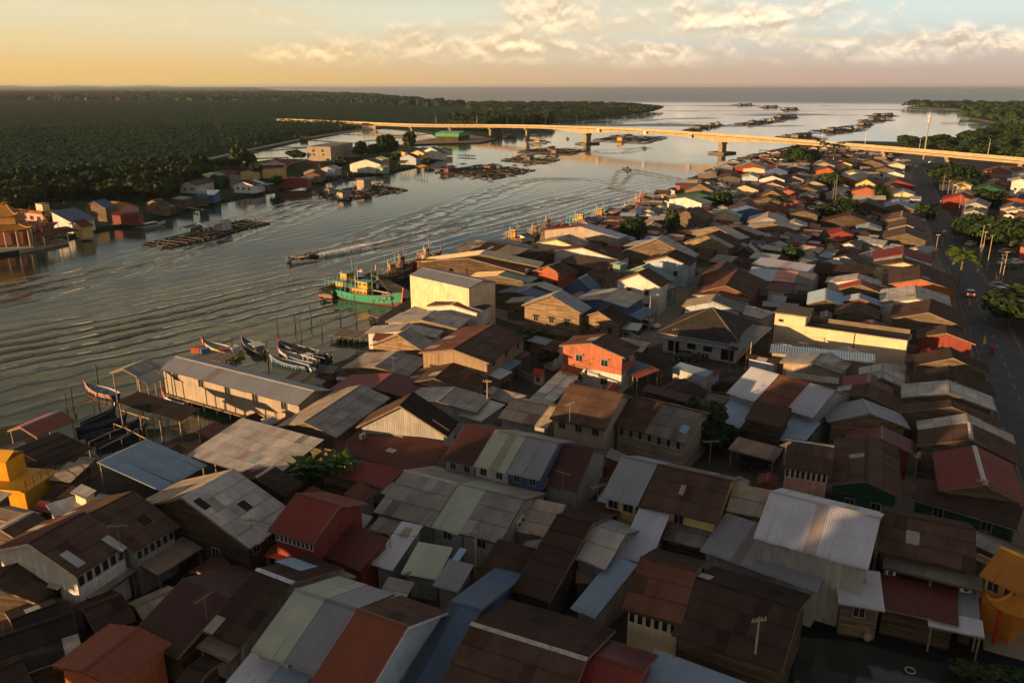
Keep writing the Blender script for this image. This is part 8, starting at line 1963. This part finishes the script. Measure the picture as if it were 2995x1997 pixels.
wire(T[0], T[3], .6, 'power cable between the lamp pole and the tall bare pole'); wire(T[3], T[5], .7, 'power cable from the tall bare pole to the pole pair'); wire(T[9], T[10], .3, 'power cable in the market pole group')
crop(0, 1200, 1.967); a_ = pole(at((1478,945), GND), 6.2, 'wooden pole in front of the weathered grey house'); pole(at((1262,905), GND), 5.5, 'lamp post on the alley below the weathered grey house', True, .06)
crop(1000, 1200, 1.967); b_ = pole(at((772,1050), GND), 6.5, 'utility pole at the end of the small grey metal roof'); c_ = pole(at((288,960), GND), 5, 'thin wire pole over the pale green lower roof', arm=False, r=.06)
wire(b_, c_, .5, 'power cable over the streaked pale green roof'); wire(c_, a_, .8, 'power cable from the alley pole over the red house')
crop(1500, 600, 2.376); d_ = pole(at((945,872), GND), 7, 'street lamp at the lane bend beside the white hatchback', True); e_ = pole(at((1116,1092), GND), 6, 'utility pole in front of the black hip roofed house'); wire(d_, e_, .6, 'power cable across the lane to the black hip roof'); f_ = pole(at((1640,1150), GND), 5, 'thin pole at the yard fence corner', arm=False); wire(e_, f_, .6, 'power cable along the yard fence')
crop(900, 600, 2.376); g_ = pole(at((1250,1500), GND), 6.2, 'wooden pole with cross arm beside the patched whitish roof'); wire(g_, e_, 1.2, 'long power cable over the middle courtyard')
crop(1995, 1200, 1.967); h_ = pole(at((1668,715), GND), 6.5, 'concrete pole beside the green shuttered wall'); i_ = pole(at((385,1725), GND), 8.3, 'wooden pole beside the large dark brown roof'); wire(h_, at((1980,760), 5), .4, 'power cable beside the green shuttered wall'); wire(i_, at((-60,1420), 6), .6, 'power cable along the eave of the large dark brown roof')
wire(at((1440,430), 7.0), at((1600,560), 4.5), .2, 'loose cable hanging over the dark brown roof')
crop(1995, 230, 2.352)
o = thing('cell_tower', at((1660,558), GND), 0, 'tall slender telephone mast behind the bridge', 'mast'); MB().tube([(0,0,0),(0,0,27)], [.55,.35], 8).build('pole', M['metal'], o, (.5,.45,.36))
for z in (23, 25.5): MB().cyl(0, 0, z, z+1.8, .9, 8).build('antenna_panel', M['paint'], o, (.6,.55,.45))
# flags
crop(2195, 500, 2.376)
for p, lb_ in (((1692,800),'yellow triangular flag in the car park'), ((1505,985),'yellow flag on the left kerb below the white car'), ((1604,1262),'yellow flag by the dark roofed plank house'), ((1462,368),'yellow flag beside the red pickup'), ((1312,122),'yellow flag under the great roadside tree')):
    q = at(p, GND); o = thing('flag', q, 0, lb_, 'flag'); MB().cyl(0,0,0,3.4,.03,5).build('flag_pole', M['wood'], o, (.4,.3,.2)); MB().add([(.03,0,3.3),(.03,0,1.5),(.75,.15,1.7),(.03,.02,3.3),(.03,.02,1.5),(.75,.17,1.7)], [(0,1,2),(5,4,3)]).build('cloth', M['cloth'], o, (.72,.40,.02))
crop(0, 540, 5.6); q = at((760,860), 1.0); o = thing('flag', q, 0, 'yellow flag on the far bank quay beside the pagoda burner', 'flag'); MB().cyl(0,0,0,7,.05,5).build('flag_pole', M['wood'], o, (.3,.2,.15)); MB().add([(.05,0,6.9),(.05,0,5.0),(1.2,.2,4.6),(.05,.03,6.9),(.05,.03,5.0),(1.2,.23,4.6)], [(0,1,2),(5,4,3)]).build('cloth', M['cloth'], o, (.72,.40,.02))
# aerials, dishes, air conditioners
am_ = MB().cyl(0,0,-.6,1.9,.025,5).bar((-.9,0,1.85),(.9,0,1.85),.03)
for i in range(7): am_.bar((-.8+.26*i,-.35+.02*i,1.87),(-.8+.26*i,.35-.02*i,1.87),.018)
am_ = am_.mesh('aerial', M['metal'])
dm_ = MB(); rr_ = [(.02,0),(.2,.02),(.36,.08),(.46,.15)]
for i in range(3):
    for j in range(12):
        t0, t1 = j*math.pi/6, (j+1)*math.pi/6; (ra, za), (rb_, zb) = rr_[i], rr_[i+1]; dm_.add([(ra*math.cos(t0),ra*math.sin(t0),za),(ra*math.cos(t1),ra*math.sin(t1),za),(rb_*math.cos(t1),rb_*math.sin(t1),zb),(rb_*math.cos(t0),rb_*math.sin(t0),zb)], [(0,1,2,3)])
dm_ = dm_.mesh('dish', M['paint']); db_ = MB().cyl(0,0,-.8,0,.03,5).mesh('bracket', M['metal'])
acb = MB().box(-.42,.42,-.16,.16,0,.6).mesh('casing', M['paint']); acf = MB().tube([(0,-.185,.3),(0,-.162,.3)], [.23,.23], 12).mesh('fan_grille', M['rubber'])
def aerial(p, z, lb_): o = put('television_aerial', am_, None, (.42,.38,.32), at(p, GND+z), (0, 0, rnd.uniform(0, 3))); tag(o, lb_, 'aerial')
def dish(p, z, lb_): o = thing('satellite_dish', at(p, GND+z), rnd.uniform(2, 4), lb_, 'satellite dish'); put('dish', dm_, o, (.5,.5,.5), None, (.9, 0, 0)); put('bracket', db_, o, (.3,.3,.3))
def ac(p, z, rz, lb_): o = thing('air_conditioner', at(p, GND+z), rz, lb_, 'air conditioner'); put('casing', acb, o, (.62,.58,.5)); put('fan_grille', acf, o, (.05,.05,.05))
crop(0, 1200, 1.967); aerial((1188,1190), 4.8, 'television aerial on the long dark red roof'); aerial((692,770), 6.0, 'television aerial on the two storey pale tin house'); dish((680,800), 6.0, 'satellite dish at the eave of the two storey pale tin house')
crop(1000, 1200, 1.967); aerial((1270,450), 4.6, 'tall aerial on the dark maroon roof'); aerial((1470,530), 4.8, 'aerial on the black roof beside the yellow walled house'); dish((380,945), 3.6, 'satellite dish at the edge of the pale green lower roof'); ac((800,345), 3.8, R(-18), 'air conditioner under the pale green terrace eave'); ac((1062,402), 3.9, R(-18), 'air conditioner under the grey terrace eave'); ac((1622,540), 4.0, R(-15), 'air conditioner on the yellow upper wall'); ac((118,160), 3.7, R(60), 'air conditioner box standing on the wide low red roof'); ac((1033,640), 3.4, R(60), 'upper air conditioner beside the tan asbestos roof'); ac((1015,668), 3.3, R(60), 'lower air conditioner beside the tan asbestos roof')
crop(1995, 1200, 1.967); aerial((160,270), 7.0, 'aerial at the ridge of the big brown asbestos roof'); aerial((1345,345), 5.8, 'aerial casting over the bright red roof'); aerial((590,285), 7.0, 'aerial on the eight window house'); ac((1195,945), 3.6, R(-15), 'left air conditioner above the maroon roof'); ac((1628,1040), 3.5, R(-15), 'right air conditioner above the maroon roof')
crop(560, 960, 5.113); aerial((1450,1050), 6.2, 'aerial on the long grey boat shed'); 
crop(900, 600, 2.376); dish((1525,452), 5.4, 'large white dish on the dull red roof by the warehouse'); aerial((1820,1480), 7, 'aerial on the steep dark brown roof'); aerial((595,1140), 4.4, 'aerial on the grey and tan roofed house')
crop(1500, 600, 2.376); ac((1122,470), 3.0, R(-30), 'air conditioner on the light blue wall'); ac((572,712), 3.0, R(-30), 'air conditioner on the blue gable wall'); ac((485,860), 1.0, R(-25), 'air conditioner on the low plank house'); ac((825,1075), 4.6, R(60), 'air conditioner on the orange two storey house')
# water jars and rubbish by the dark creek
crop(1995, 1200, 1.967)
M['creek'] = m_ground('creek_mud', ((.012,.012,.013), (.02,.02,.022), (.008,.008,.008)), .2)
sheet('creek_mud', ((655,1290),(700,1090),(850,1110),(1120,1150),(1420,1240),(1720,1330),(1990,1400),(1990,1700),(590,1700)), GND+.006, M['creek'])
sheet('creek_water', ((670,1300),(1000,1330),(1340,1420),(1720,1500),(1730,1700),(600,1700)), GND+.012, M['pond'])
jm = MB().tube([(0,0,0),(0,0,.25),(0,0,.6),(0,0,.8)], [.2,.36,.33,.2], 10).mesh('jar', M['conc'])
for p, lb_ in (((820,1215),'left clay water jar below the stilted timber house'), ((918,1265),'middle clay water jar below the stilted timber house'), ((1062,1320),'right clay water jar below the stilted timber house')): tag(put('water_jar', jm, None, (.30,.27,.23), at(p, GND)), lb_, 'jar')
tm = MB().tube([(math.cos(t*math.pi/6)*.38, math.sin(t*math.pi/6)*.38, .1) for t in range(13)], [.05]*13, 5, False).mesh('hoop', M['rubber'])
for p, z, lb_ in (((1312,1500),.0,'pale hoop floating on the dark creek'), ((1258,1075),3.0,'wire hoop lying on the maroon roof')): tag(put('hoop', tm, None, (.4,.36,.25), at(p, GND+z)), lb_, 'hoop')
crop(1500, 600, 2.376)
q = at((1320,1250), GND); ht = MB(); rr_ = random.Random(4)
for i in range(60): ht.bar(q+Vector((rr_.gauss(2,2.4), rr_.gauss(-1,1.3), rr_.uniform(0,.5))), q+Vector((rr_.gauss(2,2.4), rr_.gauss(-1,1.3), rr_.uniform(.1,1.0))), .12, .05)
tag(ht.build('burnt_debris', M['wood'], None, (.05,.04,.035)), kind='stuff')
crop(900, 600, 2.376)
sh_ = thing('spirit_house', at((1610,1240), GND), R(-25), 'small red roofed shrine in the courtyard', 'shrine'); MB().box(-.6,.6,-.6,.6,0,1.7).build('wall', M['pla'], sh_, (.6,.55,.48)); MB().prism([(-.9,1.7),(0,2.4),(.9,1.7),(.9,1.78),(0,2.5),(-.9,1.78)], -.9, .9).build('roof', M['met'], sh_, (.4,.03,.03)); MB().box(-.3,.3,-.63,-.602,.5,1.3).build('niche', M['paint'], sh_, (.25,.02,.02))
wl = thing('courtyard_wall', at((1330,1215), GND), 0, 'low weathered wall round the middle courtyard', 'wall'); pa_, pb_, pc_ = at((1190,1255), GND)-wl.location, at((1410,1160), GND)-wl.location, at((1580,1240), GND)-wl.location
MB().bar(pa_+Vector((0,0,.6)), pb_+Vector((0,0,.6)), .15, 1.2).bar(pb_+Vector((0,0,.6)), pc_+Vector((0,0,.6)), .15, 1.2).build('wall', M['pla'], wl, (.33,.29,.24))
ut_ = MB().box(-.75,.75,-.55,.55,0,.9).mesh('crate', M['paint'])
crop(560, 960, 5.113)
for i, (x, y, c_) in enumerate(((75,360,(.5,.12,.03)),(110,345,(.5,.12,.03)),(140,330,(.45,.11,.03)),(205,370,(.05,.2,.4)))): tag(put('fish_crate', ut_, None, c_, at((x, y), 1.12), (0,0,.2*i)), ('leftmost orange fish crate on the landing', 'middle orange fish crate on the landing', 'last orange fish crate on the landing', 'blue fish crate on the landing')[i], 'crate')
print('FILL', nfill, len(bpy.data.objects), len([1 for l in USED.values() if l > 1]))
